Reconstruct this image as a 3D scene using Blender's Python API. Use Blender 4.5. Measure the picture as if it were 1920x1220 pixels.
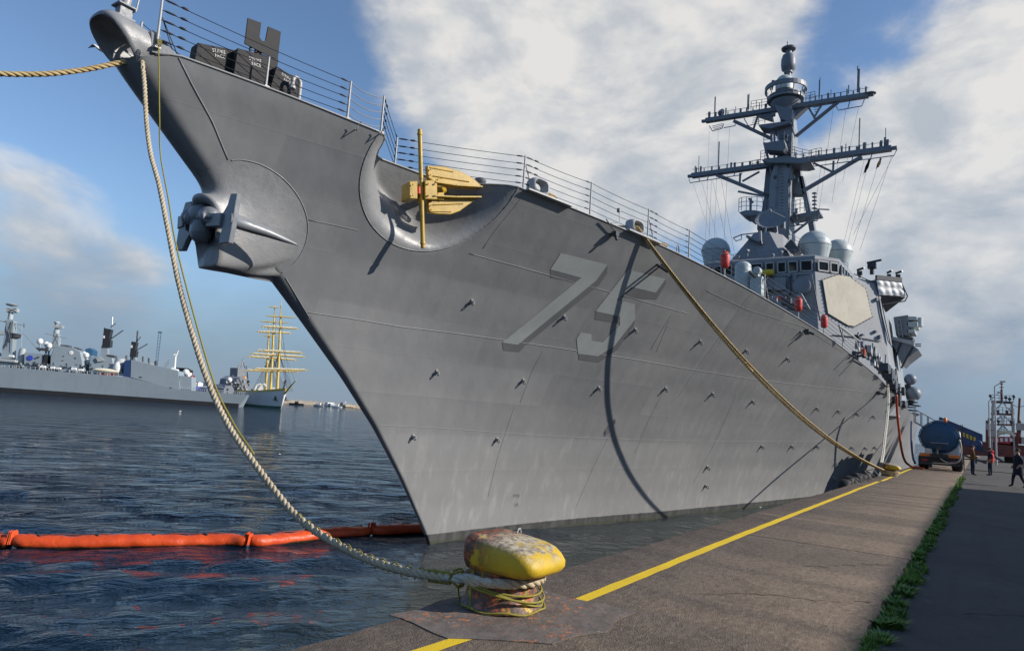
import bpy, bmesh, math, random
import numpy as np
from mathutils import Vector, Matrix
from mathutils.geometry import tessellate_polygon

R = math.radians
rnd = random.Random(11)
for o in list(bpy.data.objects):
    bpy.data.objects.remove(o)
SC = bpy.context.scene
COL = SC.collection

# ------------------------------------------------------------------ camera
# world: X along the quay, Y to the left (over the water), Z up, quay paving at z = 0
IW, IH, FPX = 1920, 1220, 1280.0
YAW, PITCH, ROLL, CAMH = R(34.5), R(7.45), R(3.95), 1.70
_fw = np.array([math.cos(YAW) * math.cos(PITCH), math.sin(YAW) * math.cos(PITCH), math.sin(PITCH)])
_r0 = np.array([math.sin(YAW), -math.cos(YAW), 0.0])
_u0 = np.cross(_r0, _fw)
_rt = _r0 * math.cos(ROLL) + _u0 * math.sin(ROLL)
_up = _u0 * math.cos(ROLL) - _r0 * math.sin(ROLL)
CO = np.array([0.0, 0.0, CAMH])
cam = bpy.data.cameras.new('camera')
cam.sensor_width = 36.0
cam.lens = FPX / IW * 36.0
cam.clip_start = 0.1
cam.clip_end = 20000
camo = bpy.data.objects.new('camera', cam)
camo.matrix_world = Matrix(((_rt[0], _up[0], -_fw[0], CO[0]), (_rt[1], _up[1], -_fw[1], CO[1]),
                            (_rt[2], _up[2], -_fw[2], CO[2]), (0, 0, 0, 1)))
COL.objects.link(camo)
SC.camera = camo
SC.render.resolution_x, SC.render.resolution_y = 1024, 650

# ------------------------------------------------------------------ sun, sky, exposure
SUN_AZ, SUN_EL = R(-65.5), R(27.5)
SUN = Vector((math.cos(SUN_AZ) * math.cos(SUN_EL), math.sin(SUN_AZ) * math.cos(SUN_EL), math.sin(SUN_EL)))
sl = bpy.data.lights.new('sun', 'SUN')
sl.energy = 5.0
sl.angle = R(0.55)
sl.color = (1.0, 0.92, 0.82)
so = bpy.data.objects.new('sun', sl)
so.rotation_euler = SUN.to_track_quat('Z', 'Y').to_euler()
so.location = SUN * 300
COL.objects.link(so)
SC.view_settings.view_transform = 'Standard'
SC.view_settings.look = 'None'
SC.view_settings.gamma = 1.0
SC.view_settings.use_curve_mapping = False
SC.view_settings.exposure = 0.12

def ray(u, v):
    d = _fw * FPX + _rt * (u - IW / 2) - _up * (v - IH / 2)
    return d / np.linalg.norm(d)
def proj(p):
    d = np.asarray(p, float) - CO
    z = d @ _fw
    return IW / 2 + FPX * (d @ _rt) / z, IH / 2 - FPX * (d @ _up) / z
def plane(u, v, p0, n):
    d = ray(u, v)
    n = np.array(n, float)
    return CO + d * (((np.array(p0, float) - CO) @ n) / (d @ n))

W = bpy.data.worlds.new('World')
SC.world = W
W.use_nodes = True
def build_world():
    nt = W.node_tree
    N, L = nt.nodes, nt.links
    N.clear()
    def nd(t, **k):
        n = N.new(t)
        for a, b in k.items():
            setattr(n, a, b)
        return n
    def mth(op, a, b=None, clamp=False):
        n = nd('ShaderNodeMath', operation=op, use_clamp=clamp)
        for i, x in enumerate((a, b)):
            if x is None: continue
            if isinstance(x, (int, float)): n.inputs[i].default_value = x
            else: L.new(x, n.inputs[i])
        return n.outputs[0]
    out = nd('ShaderNodeOutputWorld')
    sky = nd('ShaderNodeTexSky', sky_type='NISHITA')
    sky.sun_disc = False
    sky.sun_elevation = SUN_EL
    sky.sun_rotation = math.atan2(SUN.x, SUN.y)
    sky.air_density, sky.dust_density, sky.ozone_density = 1.0, 0.15, 3.5
    bg = nd('ShaderNodeBackground')
    bg.inputs[1].default_value = 0.14
    L.new(sky.outputs[0], bg.inputs[0])
    tc = nd('ShaderNodeTexCoord')
    sep = nd('ShaderNodeSeparateXYZ')
    L.new(tc.outputs['Generated'], sep.inputs[0])
    den = mth('ADD', mth('MAXIMUM', sep.outputs[2], 0.0), 0.16)
    px, py = mth('DIVIDE', sep.outputs[0], den), mth('DIVIDE', sep.outputs[1], den)
    def noise(ox, oy, scale, detail, rough, dist=0.0):
        c = nd('ShaderNodeCombineXYZ')
        L.new(mth('ADD', sep.outputs[0], ox), c.inputs[0]); L.new(mth('ADD', sep.outputs[1], oy), c.inputs[1])
        L.new(mth('MULTIPLY', sep.outputs[2], 1.9), c.inputs[2])
        n = nd('ShaderNodeTexNoise')
        n.inputs['Scale'].default_value = scale; n.inputs['Detail'].default_value = detail
        n.inputs['Roughness'].default_value = rough; n.inputs['Distortion'].default_value = dist
        L.new(c.outputs[0], n.inputs['Vector'])
        return n.outputs[0]
    n1 = noise(2.3, 0.7, 4.6, 10, 0.55, 0.2)
    n2 = noise(2.3 + 0.022, 0.7 - 0.044, 4.6, 7, 0.55, 0.2)
    acc = None
    # where the cloud banks of this afternoon lie (direction, angular size, weight)
    for (u, v, rad, wgt) in CLOUDS:
        d = ray(u, v)
        dp = nd('ShaderNodeVectorMath', operation='DOT_PRODUCT')
        L.new(tc.outputs['Generated'], dp.inputs[0])
        dp.inputs[1].default_value = tuple(d)
        mr = nd('ShaderNodeMapRange', interpolation_type='SMOOTHERSTEP')
        mr.inputs['From Min'].default_value = math.cos(R(rad)); mr.inputs['From Max'].default_value = 1.0
        mr.inputs['To Min'].default_value = 0.0; mr.inputs['To Max'].default_value = wgt
        L.new(dp.outputs['Value'], mr.inputs['Value'])
        acc = mr.outputs[0] if acc is None else mth('ADD', acc, mr.outputs[0])
    dens = mth('ADD', n1, acc)
    dens2 = mth('ADD', n2, acc)
    mask = nd('ShaderNodeMapRange', interpolation_type='SMOOTHSTEP')
    mask.inputs['From Min'].default_value = 0.56; mask.inputs['From Max'].default_value = 0.86
    mask.inputs['To Max'].default_value = 0.93
    L.new(dens, mask.inputs['Value'])
    lit = mth('SUBTRACT', dens, dens2)
    sh = nd('ShaderNodeMapRange')
    sh.inputs['From Min'].default_value = -0.11; sh.inputs['From Max'].default_value = 0.09
    L.new(lit, sh.inputs['Value'])
    shz = mth('ADD', mth('MULTIPLY', sh.outputs[0], 0.65), mth('MULTIPLY', sep.outputs[2], 0.7), clamp=True)
    rampc = nd('ShaderNodeValToRGB')
    e = rampc.color_ramp.elements
    e[0].position, e[0].color = 0.08, (0.45, 0.51, 0.585, 1)
    e[1].position, e[1].color = 0.92, (0.92, 0.895, 0.86, 1)
    m = rampc.color_ramp.elements.new(0.5); m.color = (0.66, 0.685, 0.715, 1)
    L.new(shz, rampc.inputs[0])
    cb = nd('ShaderNodeBackground')
    cb.inputs[1].default_value = 0.82
    L.new(rampc.outputs[0], cb.inputs[0])
    mx = nd('ShaderNodeMixShader')
    L.new(mask.outputs[0], mx.inputs[0]); L.new(bg.outputs[0], mx.inputs[1]); L.new(cb.outputs[0], mx.inputs[2])
    # far bank of grey-blue haze that closes the horizon all round
    hz = nd('ShaderNodeMapRange', interpolation_type='SMOOTHERSTEP')
    hz.inputs['From Min'].default_value = 0.30; hz.inputs['From Max'].default_value = -0.02
    hz.inputs['To Max'].default_value = 0.90
    hn = mth('ADD', sep.outputs[2], mth('MULTIPLY', mth('SUBTRACT', n1, 0.5), 0.10))
    L.new(hn, hz.inputs['Value'])
    hb = nd('ShaderNodeBackground')
    hb.inputs[0].default_value = (0.170, 0.250, 0.365, 1); hb.inputs[1].default_value = 1.0
    mx2 = nd('ShaderNodeMixShader')
    L.new(hz.outputs[0], mx2.inputs[0]); L.new(mx.outputs[0], mx2.inputs[1]); L.new(hb.outputs[0], mx2.inputs[2])
    L.new(mx2.outputs[0], out.inputs[0])
CLOUDS = [(900, 60, 15, .36), (1080, 120, 15, .34), (1290, 40, 13, .34), (1180, 270, 12, .36), (1330, 240, 9, .25), (960, 300, 8, .15),
          (1480, -60, 12, .2), (1830, 250, 13, .36), (1720, 330, 10, .3), (1650, 470, 12, .22), (1850, 420, 12, .25), (1500, 620, 14, .16),
          (10, 460, 14, .175), (210, 490, 11, .16), (1600, 90, 7, -.25), (500, 330, 16, -.16), (120, 180, 16, -.12), (560, 620, 13, -.12),
          (1850, 620, 12, .2)]
build_world()

# ------------------------------------------------------------------ mesh helpers
class MB:
    def __init__(s):
        s.v, s.f = [], []
    def add(s, vs, fs):
        o = len(s.v)
        s.v += [tuple(map(float, p)) for p in vs]
        s.f += [tuple(i + o for i in f) for f in fs]
        return s
    def hexa(s, c):
        return s.add(c, [(0, 3, 2, 1), (4, 5, 6, 7), (0, 1, 5, 4), (1, 2, 6, 5), (2, 3, 7, 6), (3, 0, 4, 7)])
    def box(s, c, size, M=None):
        hx, hy, hz = size[0] / 2, size[1] / 2, size[2] / 2
        cs = [(-hx, -hy, -hz), (hx, -hy, -hz), (hx, hy, -hz), (-hx, hy, -hz), (-hx, -hy, hz), (hx, -hy, hz), (hx, hy, hz), (-hx, hy, hz)]
        out = []
        for p in cs:
            p = Vector(p)
            if M is not None: p = M @ p
            out.append((p.x + c[0], p.y + c[1], p.z + c[2]))
        return s.hexa(out)
    def beam(s, a, b, w, h=None, up=(0, 0, 1)):
        a, b = Vector(a), Vector(b)
        h = w if h is None else h
        d = (b - a).normalized()
        up = Vector(up)
        x = d.cross(up)
        if x.length < 1e-4: x = d.cross(Vector((1, 0, 0)))
        x.normalize()
        y = x.cross(d)
        q = [x * (-w / 2) + y * (-h / 2), x * (w / 2) + y * (-h / 2), x * (w / 2) + y * (h / 2), x * (-w / 2) + y * (h / 2)]
        return s.hexa([tuple(a + k) for k in q] + [tuple(b + k) for k in q])
    def tube(s, pts, r, n=6, caps=True):
        pts = [Vector(p) for p in pts]
        rs = r if isinstance(r, (list, tuple)) else [r] * len(pts)
        rings = []
        prev = None
        for i, p in enumerate(pts):
            t = (pts[min(i + 1, len(pts) - 1)] - pts[max(i - 1, 0)])
            if t.length < 1e-9: t = Vector((0, 0, 1))
            t.normalize()
            if prev is None:
                x = t.cross(Vector((0, 0, 1)))
                if x.length < 1e-3: x = t.cross(Vector((1, 0, 0)))
            else:
                x = prev - t * prev.dot(t)
                if x.length < 1e-6: x = t.cross(Vector((0, 1, 0)))
            x.normalize()
            prev = x
            y = t.cross(x)
            rings.append([tuple(p + (x * math.cos(2 * math.pi * k / n) + y * math.sin(2 * math.pi * k / n)) * rs[i]) for k in range(n)])
        return s.loft(rings, caps)
    def loft(s, rings, caps=True, closed=True):
        n = len(rings[0])
        vs = [p for r in rings for p in r]
        fs = []
        for i in range(len(rings) - 1):
            for k in range(n if closed else n - 1):
                k2 = (k + 1) % n
                fs.append((i * n + k, i * n + k2, (i + 1) * n + k2, (i + 1) * n + k))
        if caps:
            fs.append(tuple(range(n - 1, -1, -1)))
            fs.append(tuple(range((len(rings) - 1) * n, len(rings) * n)))
        return s.add(vs, fs)
    def lathe(s, prof, o=(0, 0, 0), n=20, M=None):
        rings = []
        for r, z in prof:
            ring = []
            for k in range(n):
                p = Vector((max(r, 1e-4) * math.cos(2 * math.pi * k / n), max(r, 1e-4) * math.sin(2 * math.pi * k / n), z))
                if M is not None: p = M @ p
                ring.append((p.x + o[0], p.y + o[1], p.z + o[2]))
            rings.append(ring)
        return s.loft(rings)
    def prism(s, poly, off):
        a = [tuple(p) for p in poly]
        b = [(p[0] + off[0], p[1] + off[1], p[2] + off[2]) for p in poly]
        n = len(a)
        fs = [tuple(range(n)), tuple(range(2 * n - 1, n - 1, -1))]
        for k in range(n):
            k2 = (k + 1) % n
            fs.append((k2, k, n + k, n + k2))
        return s.add(a + b, fs)
    def mesh(s, name):
        me = bpy.data.meshes.new(name)
        me.from_pydata(s.v, [], s.f)
        bm = bmesh.new()
        bm.from_mesh(me)
        bmesh.ops.recalc_face_normals(bm, faces=bm.faces)
        bm.to_mesh(me)
        bm.free()
        return me
    def build(s, name, m, parent=None, smooth=None, bevel=0, loc=None):
        me = s.mesh(name)
        return link(name, me, m, parent, smooth, bevel, loc)
def link(name, me, m, parent=None, smooth=None, bevel=0, loc=None):
    o = bpy.data.objects.new(name, me)
    COL.objects.link(o)
    if m is not None and not me.materials:
        me.materials.append(M[m] if isinstance(m, str) else m)
    if parent is not None: o.parent = parent
    if loc is not None: o.location = loc
    if smooth is not None:
        me.shade_smooth()
        if smooth < 180: me.set_sharp_from_angle(angle=R(smooth))
    if bevel:
        b = o.modifiers.new('bevel', 'BEVEL')
        b.width = bevel; b.segments = 2; b.limit_method = 'ANGLE'; b.angle_limit = R(40)
    return o
def apply_mods(o):
    dg = bpy.context.evaluated_depsgraph_get()
    dg.update()
    me = bpy.data.meshes.new_from_object(o.evaluated_get(dg))
    o.modifiers.clear()
    o.data = me
    return me
def tag(o, label=None, cat=None, group=None, kind=None):
    if label: o['label'] = label
    if cat: o['category'] = cat
    if group: o['group'] = group
    if kind: o['kind'] = kind
    return o
def empty(name, loc, rz=0.0, label=None, cat=None, group=None):
    o = bpy.data.objects.new(name, None)
    o.location = loc
    o.rotation_euler = (0, 0, rz)
    o.empty_display_size = 0.3
    COL.objects.link(o)
    return tag(o, label, cat, group)
def copy_to(src, parent, M4=None):
    c = src.copy()
    COL.objects.link(c)
    c.parent = parent
    if M4 is not None: c.matrix_local = M4
    return c
def smoothpts(pts, n):
    """Catmull-Rom through pts, n samples per span"""
    P = [np.array(p, float) for p in pts]
    P = [2 * P[0] - P[1]] + P + [2 * P[-1] - P[-2]]
    out = []
    for i in range(1, len(P) - 2):
        for k in range(n):
            t = k / n
            a, b, c, d = P[i - 1], P[i], P[i + 1], P[i + 2]
            out.append(0.5 * (2 * b + (c - a) * t + (2 * a - 5 * b + 4 * c - d) * t * t + (-a + 3 * b - 3 * c + d) * t ** 3))
    out.append(P[-2])
    return out
def rot_to(d, up=(0, 0, 1)):
    """3x3 whose Z column is d"""
    z = Vector(d).normalized()
    x = Vector(up).cross(z)
    if x.length < 1e-4: x = Vector((1, 0, 0)).cross(z)
    x.normalize()
    y = z.cross(x)
    return Matrix((x, y, z)).transposed()

# ------------------------------------------------------------------ materials
M = {}
def nodes(name):
    m = bpy.data.materials.new(name)
    m.use_nodes = True
    nt = m.node_tree
    return m, nt, nt.nodes['Principled BSDF']
class NB:
    """small node builder"""
    def __init__(s, name):
        s.m, s.nt, s.b = nodes(name)
        s.tc = s.nt.nodes.new('ShaderNodeTexCoord')
        s.co = s.tc.outputs['Object']
        M[name] = s.m
    def n(s, t, **k):
        x = s.nt.nodes.new(t)
        for a, b in k.items(): setattr(x, a, b)
        return x
    def ln(s, a, b): s.nt.links.new(a, b)
    def put(s, sock, x):
        if isinstance(x, (int, float)): sock.default_value = x
        elif isinstance(x, tuple): sock.default_value = x if len(x) == 4 or sock.type == 'VECTOR' else x + (1,)
        else: s.ln(x, sock)
    def math(s, op, a, b=0.0, clamp=False):
        x = s.n('ShaderNodeMath', operation=op, use_clamp=clamp)
        s.put(x.inputs[0], a); s.put(x.inputs[1], b)
        return x.outputs[0]
    def mapping(s, scale=(1, 1, 1), rot=(0, 0, 0), loc=(0, 0, 0), co=None):
        x = s.n('ShaderNodeMapping')
        x.inputs['Scale'].default_value = scale; x.inputs['Rotation'].default_value = rot; x.inputs['Location'].default_value = loc
        s.ln(co or s.co, x.inputs[0])
        return x.outputs[0]
    def noise(s, scale, detail=4, rough=.55, co=None, dist=0.0):
        x = s.n('ShaderNodeTexNoise')
        x.inputs['Scale'].default_value = scale; x.inputs['Detail'].default_value = detail
        x.inputs['Roughness'].default_value = rough; x.inputs['Distortion'].default_value = dist
        s.ln(co or s.co, x.inputs['Vector'])
        return x.outputs[0]
    def rng(s, v, a, b, c=0.0, d=1.0, smooth=False):
        x = s.n('ShaderNodeMapRange')
        if smooth: x.interpolation_type = 'SMOOTHSTEP'
        s.put(x.inputs['Value'], v)
        for k, q in zip(('From Min', 'From Max', 'To Min', 'To Max'), (a, b, c, d)): x.inputs[k].default_value = q
        return x.outputs[0]
    def mix(s, f, a, b, mode='MIX'):
        x = s.n('ShaderNodeMix', data_type='RGBA', blend_type=mode)
        s.put(x.inputs['Factor'], f); s.put(x.inputs[6], a); s.put(x.inputs[7], b)
        return x.outputs[2]
    def sep(s, co=None):
        x = s.n('ShaderNodeSeparateXYZ'); s.ln(co or s.co, x.inputs[0]); return x.outputs
    def bump(s, h, strength=.3, dist=.02, nrm=None):
        x = s.n('ShaderNodeBump')
        x.inputs['Strength'].default_value = strength; x.inputs['Distance'].default_value = dist
        s.put(x.inputs['Height'], h)
        if nrm is not None: s.ln(nrm, x.inputs['Normal'])
        return x.outputs[0]
    def done(s, col=None, rough=.6, metal=0.0, nrm=None, spec=None):
        if col is not None: s.put(s.b.inputs['Base Color'], col)
        s.put(s.b.inputs['Roughness'], rough); s.put(s.b.inputs['Metallic'], metal)
        if nrm is not None: s.ln(nrm, s.b.inputs['Normal'])
        if spec is not None: s.put(s.b.inputs['Specular IOR Level'], spec)
        return s.m
def paint(name, col, rough=.55, var=.25, dirt=(.12, .10, .08), dirt_amt=.35, scale=1.5, bump=.12, metal=0.0):
    b = NB(name)
    n1 = b.noise(scale, 5)
    n2 = b.noise(scale * 7, 5, .65)
    c = b.mix(b.rng(n1, .3, .7), tuple(x * (1 - var * .5) for x in col), tuple(min(1, x * (1 + var * .5)) for x in col))
    st = b.noise(scale * 2.2, 6, .7, co=b.mapping((2.2, 2.2, .35)))
    f = b.math('MULTIPLY', b.rng(st, .52, .74), dirt_amt)
    c = b.mix(f, c, dirt)
    b.done(c, b.rng(n2, .3, .7, rough - .08, rough + .1), metal, b.bump(n2, bump, .01))
    return b.m
# ---- plain paints
paint('grey_paint', (.20, .215, .235), .5, .2, (.10, .075, .05), .35, 1.2)
paint('mast_paint', (.17, .19, .22), .5, .15, (.08, .06, .045), .3, 1.2)
paint('house_paint', (.235, .255, .275), .5, .16, (.12, .085, .06), .45, .7)
paint('pale_grey', (.36, .37, .38), .5, .15, (.16, .12, .09), .3, 1.0)
paint('light_metal', (.34, .34, .335), .42, .15, (.2, .16, .12), .3, 4)
paint('dark_grey', (.055, .058, .065), .5, .3, (.03, .03, .03), .3, 3)
paint('black_steel', (.022, .022, .025), .45, .3, (.05, .04, .03), .3, 3)
paint('anchor_grey', (.17, .185, .205), .33, .2, (.09, .075, .06), .3, 3, .2)
paint('anchor_yellow', (.44, .275, .02), .40, .3, (.12, .075, .025), .6, 5, .3)
paint('dome_white', (.42, .47, .47), .45, .12, (.2, .2, .18), .3, .8)
paint('cream_panel', (.60, .54, .42), .7, .15, (.38, .31, .22), .5, .9)
paint('white_paint', (.72, .71, .68), .5, .1, (.35, .28, .2), .35, 1)
paint('orange_red', (.62, .05, .035), .55, .25, (.2, .03, .02), .3, 6)
paint('blue_paint', (.022, .085, .17), .38, .2, (.03, .05, .07), .4, 1)
paint('blue_dark', (.02, .05, .14), .5, .2, (.02, .03, .05), .4, 2)
paint('sign_yellow', (.55, .42, .03), .5, .15, (.2, .15, .03), .3, 4)
paint('crane_haze', (.10, .17, .26), .7, .1, (.1, .15, .2), .2, .2)  # blue crane paint with distance haze mixed into the colour
paint('rust_red', (.16, .045, .035), .65, .3, (.08, .04, .03), .5, .6)
paint('red_paint', (.45, .03, .04), .55, .2, (.15, .03, .03), .4, .8)
paint('truss_white', (.42, .40, .37), .6, .2, (.24, .10, .04), .8, 1.0)
paint('rubber', (.018, .018, .02), .75, .3, (.06, .05, .04), .4, 3, .4)
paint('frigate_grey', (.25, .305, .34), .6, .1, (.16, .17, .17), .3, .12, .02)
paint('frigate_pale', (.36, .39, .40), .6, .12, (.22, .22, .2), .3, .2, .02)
paint('boot_black', (.02, .021, .024), .6, .3, (.05, .04, .035), .4, .2, .02)
paint('ship_white', (.74, .74, .72), .5, .06, (.5, .45, .38), .3, .3, .02)
paint('spar_yellow', (.62, .44, .09), .5, .1, (.4, .28, .1), .3, .6, .02)
paint('sail_cloth', (.74, .68, .52), .85, .1, (.5, .42, .28), .3, .8, .05)
paint('hull_green', (.03, .12, .07), .6, .2, (.03, .05, .04), .3, .3)
paint('breakwater_stone', (.40, .33, .24), .9, .3, (.2, .16, .11), .5, .1, .1)
paint('rope_green', (.26, .23, .035), .8, .3, (.12, .1, .03), .4, 30, .3)
paint('hose_red', (.52, .10, .05), .6, .2, (.25, .06, .04), .3, 5)
paint('hose_grey', (.35, .33, .28), .6, .2, (.2, .17, .13), .3, 5)
paint('brown_cloth', (.15, .075, .022), .9, .2, (.08, .04, .02), .3, 8)
paint('red_cloth', (.55, .03, .03), .85, .2, (.25, .02, .02), .3, 8)
paint('navy_cloth', (.012, .016, .03), .9, .3, (.02, .02, .03), .3, 8)
paint('denim', (.02, .03, .06), .9, .3, (.02, .02, .03), .3, 8)
paint('skin', (.42, .24, .17), .6, .1, (.36, .2, .14), .2, 8)
paint('hair', (.03, .02, .015), .8, .3, (.03, .02, .015), .2, 20)
paint('shoe', (.02, .018, .016), .7, .2, (.04, .03, .02), .3, 8)
paint('bird_white', (.75, .75, .74), .8, .1, (.5, .5, .5), .2, 8)
paint('bird_dark', (.06, .06, .07), .8, .2, (.03, .03, .03), .2, 8)
paint('flag_black', (.012, .012, .015), .9, .1, (.02, .02, .02), .1, 8)
paint('flag_red', (.6, .05, .04), .9, .1, (.4, .05, .04), .1, 8)
paint('flag_blue', (.03, .06, .4), .9, .1, (.03, .05, .3), .1, 8)
paint('flag_yellow', (.65, .45, .03), .9, .1, (.5, .35, .03), .1, 8)
paint('warehouse_wall', (.42, .38, .32), .85, .2, (.2, .17, .13), .5, .4)
paint('lamp_orange', (.85, .22, .03), .4, .1, (.6, .15, .03), .2, 4)
paint('camo_green', (.10, .11, .08), .85, .5, (.2, .2, .17), .5, 4)
paint('stencil_white', (.55, .55, .53), .7, .1, (.3, .3, .3), .3, 20)
paint('crack_dirt', (.035, .026, .02), .95, .4, (.06, .05, .035), .4, 12, .5)
paint('ink_black', (.01, .01, .012), .5, .1, (.02, .02, .02), .1, 5)

def glass(name, col=(.012, .018, .022)):
    b = NB(name)
    b.done(col, .08, 0.0, None, .35)
glass('window_glass')

# ---- number paint on the hull
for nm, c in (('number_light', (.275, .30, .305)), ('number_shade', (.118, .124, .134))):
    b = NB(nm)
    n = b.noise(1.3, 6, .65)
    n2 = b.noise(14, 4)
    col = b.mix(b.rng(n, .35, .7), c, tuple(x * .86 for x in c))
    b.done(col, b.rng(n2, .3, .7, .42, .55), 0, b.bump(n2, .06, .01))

# ---- destroyer hull
def hull_mat():
    b = NB('hull_paint')
    x, y, z = b.sep()
    cc = b.n('ShaderNodeCombineXYZ')
    b.ln(x, cc.inputs[0]); b.ln(z, cc.inputs[1])
    br = b.n('ShaderNodeTexBrick')
    br.offset = .37; br.squash = 1.0
    br.inputs['Scale'].default_value = 1.0
    br.inputs['Brick Width'].default_value = 5.6; br.inputs['Row Height'].default_value = 1.13
    br.inputs['Mortar Size'].default_value = .012; br.inputs['Mortar Smooth'].default_value = .9
    br.inputs['Color1'].default_value = (.86, .86, .87, 1); br.inputs['Color2'].default_value = (1.08, 1.08, 1.07, 1)
    br.inputs['Mortar'].default_value = (.93, .93, .93, 1)
    b.ln(cc.outputs[0], br.inputs['Vector'])
    big = b.noise(.22, 4, .55)
    mid = b.noise(1.4, 6, .62)
    vert = b.noise(1.0, 7, .68, co=b.mapping((2.6, 2.6, .22)))
    fine = b.noise(26, 3, .6)
    col = b.mix(b.rng(big, .3, .7), (.172, .179, .189), (.212, .217, .223))
    col = b.mix(.8, col, br.outputs['Color'], 'MULTIPLY')
    col = b.mix(b.math('MULTIPLY', b.rng(vert, .5, .75), .20), col, (.118, .120, .125))
    col = b.mix(b.math('MULTIPLY', b.rng(mid, .55, .8), .25), col, (.245, .24, .235))
    # salt and scuff marks low on the plating
    low = b.math('MULTIPLY', b.rng(z, 5.2, .6), b.rng(b.noise(1.6, 8, .7, co=b.mapping((1.5, 1.5, .45), (0, R(14), 0))), .52, .72))
    col = b.mix(b.math('MULTIPLY', low, .55), col, (.42, .42, .41))
    lo2 = b.rng(b.math('ADD', z, b.math('MULTIPLY', mid, 1.6)), 6.0, 1.2)  # paler low down: salt fade, plus sun and water bounce painted in
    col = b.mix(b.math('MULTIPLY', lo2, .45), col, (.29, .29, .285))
    # rust weeps
    ru = b.math('MULTIPLY', b.rng(b.noise(.9, 6, .7, co=b.mapping((3.5, 3.5, .16), loc=(3, 1, 8))), .67, .80), b.rng(x, 12, 26, .04, .5))
    col = b.mix(ru, col, (.20, .115, .06))
    # boot topping
    bt = b.rng(b.math('ADD', z, b.math('MULTIPLY', b.noise(3, 4), .05)), .30, .325, 1, 0)
    col = b.mix(bt, col, b.mix(b.rng(vert, .4, .7), (.035, .037, .04), (.085, .088, .085)))
    wl = b.rng(b.math('ADD', z, b.math('MULTIPLY', mid, .18)), .20, .12, 0, .8)
    col = b.mix(wl, col, (.035, .04, .022))
    dent = b.noise(.75, 3, .5, co=b.mapping((1.25, 1, .9)))
    frame = b.n('ShaderNodeTexWave', wave_type='BANDS', bands_direction='X')
    frame.inputs['Scale'].default_value = .42; frame.inputs['Distortion'].default_value = .6
    b.ln(b.co, frame.inputs['Vector'])
    h = b.math('ADD', b.math('MULTIPLY', dent, 1.0), b.math('MULTIPLY', frame.outputs['Color'], .12))
    strake = b.n('ShaderNodeTexWave', wave_type='BANDS', bands_direction='Z')
    strake.inputs['Scale'].default_value = .28; strake.inputs['Distortion'].default_value = 1.2; strake.inputs['Detail'].default_value = 1.0
    b.ln(b.mapping((.12, .12, 1)), strake.inputs['Vector'])
    h = b.math('ADD', h, b.math('MULTIPLY', strake.outputs['Color'], .22))
    n1 = b.bump(h, .36, .10)
    n2 = b.bump(b.math('ADD', b.math('MULTIPLY', fine, .35), br.outputs['Fac']), .16, .012, n1)
    b.done(col, b.rng(mid, .3, .75, .40, .58), 0, n2)
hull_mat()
def cast_mat():
    b = NB('cast_paint')
    n = b.noise(5, 6, .6); n2 = b.noise(1.3, 5, .6); n3 = b.noise(40, 3)
    col = b.mix(b.rng(n2, .3, .7), (.20, .208, .218), (.26, .262, .265))
    col = b.mix(b.math('MULTIPLY', b.rng(n, .55, .75), .4), col, (.12, .115, .11))
    b.done(col, b.rng(n, .3, .7, .32, .50), 0, b.bump(n3, .12, .01, b.bump(n, .4, .03)))
cast_mat()

# ---- rope
def rope_mat(name, a, c):
    b = NB(name)
    n = b.noise(3, 5, .6); f = b.noise(120, 3, .6)
    col = b.mix(b.rng(n, .35, .68), a, c)
    col = b.mix(b.rng(f, .35, .7), col, tuple(x * .6 for x in c))
    b.done(col, .85, 0, b.bump(f, .6, .006))
rope_mat('rope_tan', (.66, .56, .40), (.50, .41, .27))
rope_mat('rope_white', (.66, .64, .57), (.50, .48, .40))
rope_mat('rope_gold', (.70, .54, .28), (.52, .38, .17))

# ---- bollard
def bollard_mat():
    b = NB('bollard_paint')
    x, y, z = b.sep()
    geo = b.n('ShaderNodeNewGeometry')
    nx, ny, nz = b.sep(geo.outputs['Normal'])
    n = b.noise(7, 8, .68); n2 = b.noise(18, 6, .7); n3 = b.noise(3.2, 5, .6); st = b.noise(9, 7, .7, co=b.mapping((1, .35, 1.6), (0, 0, R(35))))
    col = b.mix(b.rng(n3, .35, .65), (.62, .41, .012), (.50, .34, .015))
    # worn pale top
    topw = b.math('MULTIPLY', b.rng(nz, .35, .85), b.rng(b.math('ADD', n, b.math('MULTIPLY', b.rng(y, -.1, -.5), -.22)), .30, .42))
    col = b.mix(topw, col, b.mix(b.rng(n2, .4, .62), (.52, .46, .33), (.15, .115, .09)))
    # orange and rust on the water-side face and the shaft
    side = b.math('MAXIMUM', b.rng(y, -.10, .14), b.rng(z, .37, .30))
    og = b.math('MULTIPLY', side, b.rng(n, .38, .46))
    col = b.mix(og, col, b.mix(b.rng(n2, .38, .5), (.62, .10, .012), (.10, .055, .035)))
    dark = b.math('MULTIPLY', b.rng(z, .34, .20), b.rng(n3, .42, .60))
    col = b.mix(dark, col, b.mix(b.rng(n2, .42, .56), (.17, .14, .115), (.075, .06, .05)))
    chips = b.math('MULTIPLY', b.rng(st, .62, .66), b.rng(z, .36, .44))
    col = b.mix(chips, col, b.mix(b.rng(n2, .45, .5), (.05, .045, .045), (.50, .20, .10)))
    b.done(col, b.rng(n2, .3, .7, .42, .62), 0, b.bump(n2, .45, .012, b.bump(n, .5, .02)))
bollard_mat()
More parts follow.
